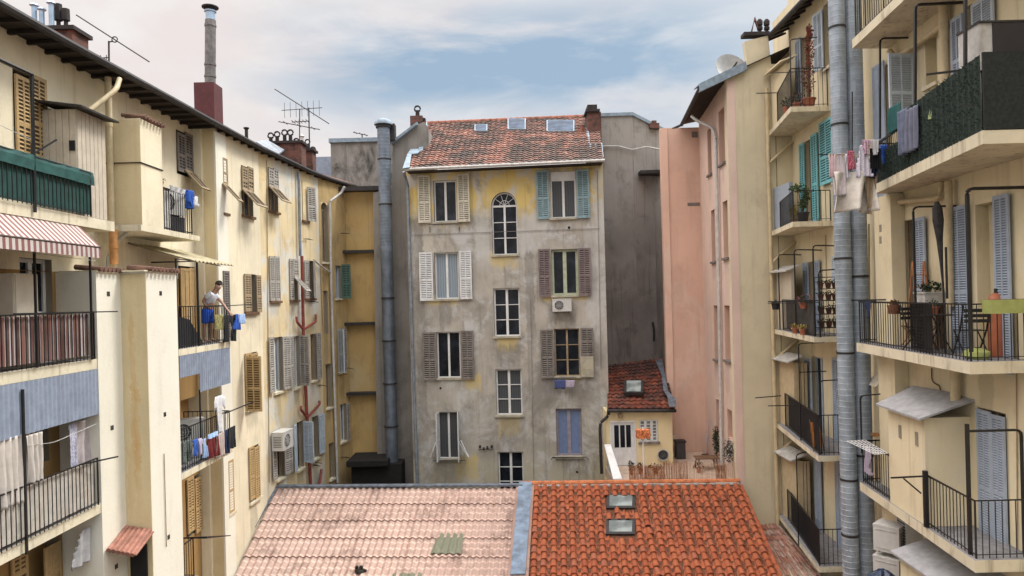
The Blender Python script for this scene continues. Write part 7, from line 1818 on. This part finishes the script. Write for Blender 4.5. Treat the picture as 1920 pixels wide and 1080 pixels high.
# cupboard on the second left loggia
q = at(48, 590, 11.2); T = thing('cupboard', (-8.05, 11.35, FL[1] + .001), 'tall cream cupboard standing in the second loggia on the left', 'cupboard')
hc = at(48, 513, 11.3).z - FL[1]; build(MB().box(-.30, .12, -.3, .25, 0, hc), 'body', m_cupb, T); build(MB().box(.122, .135, -.28, .23, .03, hc - .03), 'door', m_cupb, T); build(MB().box(-.29, .11, -.315, -.302, .03, hc - .03), 'side_panel', m_cupb, T)
# dark cloth / lounger inside the man's balcony
T = thing('sun_lounger', (-7.5, 15.6, FL[1]), 'black folded lounger leaning inside the balcony behind the left railing bars', 'lounger'); build(MB().extr([(.12, -.6, .02), (.12, .9, .02), (.12, .2, .62), (.12, -.35, .72), (.12, -.6, .72)], (.04, 0, 0)), 'canvas', c_black, T, recalc=True); build(MB().tube([(.1, -.6, .0), (.1, -.62, .75)], .014, 4).tube([(.1, .9, 0), (.1, .1, .65)], .014, 4), 'frame', m_iron, T)
T.location.x = -7.52
# curtain cloth near the flush corner
# ================= PERSON =================
mk = lambda n, c: simple(n, c, .6, var=.05)
skinm = mk('skin', (.42, .24, .17)); m_sw = simple('white t shirt', (.72, .74, .80), .9, var=.12, scale=12); m_sb = simple('blue shorts', (.015, .09, .50), .85, var=.15)
YM = 17.15
def pm(x, y, dy=0.0): return at(x, y, YM + dy)
def skin(name, verts, edges, mat, parent, root=0, sub=2):
    o0 = verts[0][0]; org = WM[parent.name].translation if parent else Vector(verts[0][0])
    me = bpy.data.meshes.new(name); me.from_pydata([tuple(v[0] - org) for v in verts], edges, []); me.materials.append(mat)
    o = bpy.data.objects.new(name, me); link(o, parent, Matrix.Translation(org)); 
    sk = o.modifiers.new('skin', 'SKIN'); sk.use_smooth_shade = True
    if not me.skin_vertices: me.skin_vertices.new() if hasattr(me.skin_vertices, 'new') else None
    for i, v in enumerate(verts): r = v[1]; me.skin_vertices[0].data[i].radius = (r, r) if not isinstance(r, tuple) else r
    me.skin_vertices[0].data[root].use_root = True
    ss = o.modifiers.new('sub', 'SUBSURF'); ss.levels = sub; ss.render_levels = sub
    return o
feet = Vector((pm(390, 640).x, YM, FL[1]))
PT = empty('person', feet, 'man in white t-shirt and blue shorts leaning over the railing to hang out laundry', 'person')
hip = pm(389, 585); wst = pm(391, 573); chs = pm(396, 558); nk = pm(403, 547); hd0 = pm(407, 541); hd1 = pm(411, 534); 
V = [(hip, .13), (wst, .115), (chs, .135), (nk, .055), (hd0, .075), (hd1, .088)]; E = [(0, 1), (1, 2), (2, 3), (3, 4), (4, 5)]
for s_ in (-1, 1):
    b = len(V); dy = .11 * s_
    kx = hip.x + (.04 if s_ > 0 else -.03); V += [(hip + Vector((.0, dy, -.08)), .085), (Vector((kx, YM + dy, FL[1] + .46)), .055), (Vector((kx - .02, YM + dy, FL[1] + .09)), .038), (Vector((kx + .14, YM + dy, FL[1] + .035)), .03)]
    E += [(0, b), (b, b + 1), (b + 1, b + 2), (b + 2, b + 3)]
def arm(sh, el, wr, hd, V, E, fing):
    b = len(V); V += [(sh, .055), (el, .038), (wr, .026), (hd, .03)]; E += [(2, b), (b, b + 1), (b + 1, b + 2), (b + 2, b + 3)]
    d = (hd - wr).normalized(); side = d.cross(Vector((0, 0, 1))).normalized(); dnv = side.cross(d)
    for k, (o_, L) in enumerate(((-.03, .07), (-.01, .08), (.01, .076), (.03, .06))):
        c = len(V); V += [(hd + side * o_ + d * .035, .009), (hd + side * o_ * 1.1 + d * (.035 + L * .5) - dnv * .008, .008), (hd + side * o_ * 1.1 + d * (.03 + L * .8) - dnv * .03, .007)]; E += [(b + 3, c), (c, c + 1), (c + 1, c + 2)]
    c = len(V); V += [(hd + side * -.035 - d * .01, .011), (hd + side * -.06 + d * .03 - dnv * .02, .009)]; E += [(b + 3, c), (c, c + 1)]
arm(pm(402, 551, .17), pm(416, 567, .14), pm(428, 583, .02), pm(432, 587, 0), V, E, 1)
arm(pm(393, 551, -.17), pm(380, 565, -.2), pm(388, 575, -.16), pm(391, 577, -.12), V, E, 1)
body = skin('body', V, E, skinm, PT)
sh_v = [(wst + Vector((0, 0, .02)), .140), (wst + Vector((0, 0, .06)), .138), (chs, .158), (nk - Vector((.03, 0, .03)), .10)]; sh_e = [(0, 1), (1, 2), (2, 3)]
for a_, b_ in ((pm(402, 551, .17), pm(411, 561, .15)), (pm(393, 551, -.17), pm(385, 560, -.19))):
    b = len(sh_v); sh_v += [(a_, .078), (b_, .062)]; sh_e += [(2, b), (b, b + 1)]
skin('t_shirt', sh_v, sh_e, m_sw, PT)
sv = [(wst + Vector((-.01, 0, -.02)), .150), (hip, .150)]; se = [(0, 1)]
for s_ in (-1, 1):
    b = len(sv); dy = .11 * s_; kx = hip.x + (.04 if s_ > 0 else -.03); sv += [(hip + Vector((.0, dy, -.08)), .105), (Vector((kx, YM + dy, FL[1] + .47)), .085)]; se += [(1, b), (b, b + 1)]
skin('shorts', sv, se, m_sb, PT)
# hair cap, nose, ears, eyes, mouth
fwd = Vector((.85, -.45, -.22)).normalized(); hc = hd1 - WM[PT.name].translation
up = (Vector((0, 0, 1)) - fwd * fwd.z).normalized(); sd_ = fwd.cross(up).normalized()
mb = MB(); n = 14
for i in range(7):
    for j in range(n):
        def hp(i, j):
            t = i / 7 * 1.9; a = 2 * math.pi * j / n; d = up * math.cos(t) + (sd_ * math.cos(a) + fwd * math.sin(a)) * math.sin(t)
            r = .100 if d.dot(fwd) < .15 and d.dot(up) > -.25 else .05; return hc + Vector((0, 0, .01)) + d * r
        mb.face([hp(i + 1, j), hp(i + 1, j + 1), hp(i, j + 1), hp(i, j)])
build(mb, 'hair', simple('dark brown hair', (.025, .015, .01), .8), PT, smooth=True)
build(MB().tube([hc + fwd * .085 + up * .015, hc + fwd * .115 - up * .02], .012, 6), 'nose', skinm, PT)
for s_ in (-1, 1):
    build(MB().tube([hc + sd_ * s_ * .085 - up * .01, hc + sd_ * s_ * .10 - up * .012], .022, 8), 'ear', skinm, PT); build(MB().tube([hc + fwd * .078 + sd_ * s_ * .032 + up * .022, hc + fwd * .09 + sd_ * s_ * .034 + up * .022], .009, 6), 'eye', c_black, PT)
build(MB().tube([hc + fwd * .09 + sd_ * .022 - up * .04, hc + fwd * .09 - sd_ * .022 - up * .04], .006, 4), 'mouth', simple('lips', (.25, .08, .07), .6), PT)
# thin lines: washing lines and cables
for pts_ in ([at(0, 915 - 75, 10.5), at(100, 830, 11.4), at(180, 795, 12.6)],):
    pipe(pts_, .006, 'washing_line', m_whited, LB, n=4)
pipe([(XA + .05, 10.5, FL[0] - .75), (XA + .05, 12.8, FL[0] - .8)], .006, 'washing_line', m_whited, LB, n=4)
pipe([at(0, 235, 11.4), at(60, 262, 11.9)], .006, 'washing_line', m_whited, LB, n=4)
for x, ya, yb in ((1700, 700, 1000), (1660, 395, 640), (1905, 560, 1060), (1548, 440, 640)):
    pipe([fo(x, ya, .02), fo(x + 3, yb, .02)], .010, 'cable', m_s_tan, RB, n=4)
pipe([fo(1860, 210, .02), fo(1915, 215, .02)], .01, 'cable', m_s_tan, RB, n=4)
pipe([fx(768, 440, .03), fx(900, 436, .03), fx(1125, 428, .03)], .010, 'cable', m_greyd, GB, n=4)
pipe([fx(1120, 320, .03), fx(1127, 690, .03)], .012, 'cable', m_greyd, GB, n=4)
pipe([fx(995, 560, .03), fx(1001, 900, .03)], .010, 'cable', m_greyd, GB, n=4)
for a, b in (((500, 300), (505, 905)), ((600, 500), (606, 620))):
    pipe([onw(*a, .02), onw(*b, .02)], .012, 'cable', m_s_tan, LW, n=4)
pipe([fP2.pt(.5, .02, CZ - 4.9), fP2.pt(.5, .02, CZ - 3.0)], .01, 'cable', m_s_tan, LB, n=4)
# pegs on the near laundry rod
for k in range(9):
    q = at(1556 + k * 11.5, 290, YL - .02); tag(build(MB().box(-.007, .007, -.012, .012, -.045, .03), 'clothes_peg', m_s_ochre, None, Matrix.Translation(q)), 'small wooden peg clipping laundry to the rod in front of the ducts', 'peg', 'pegs on the laundry rod')
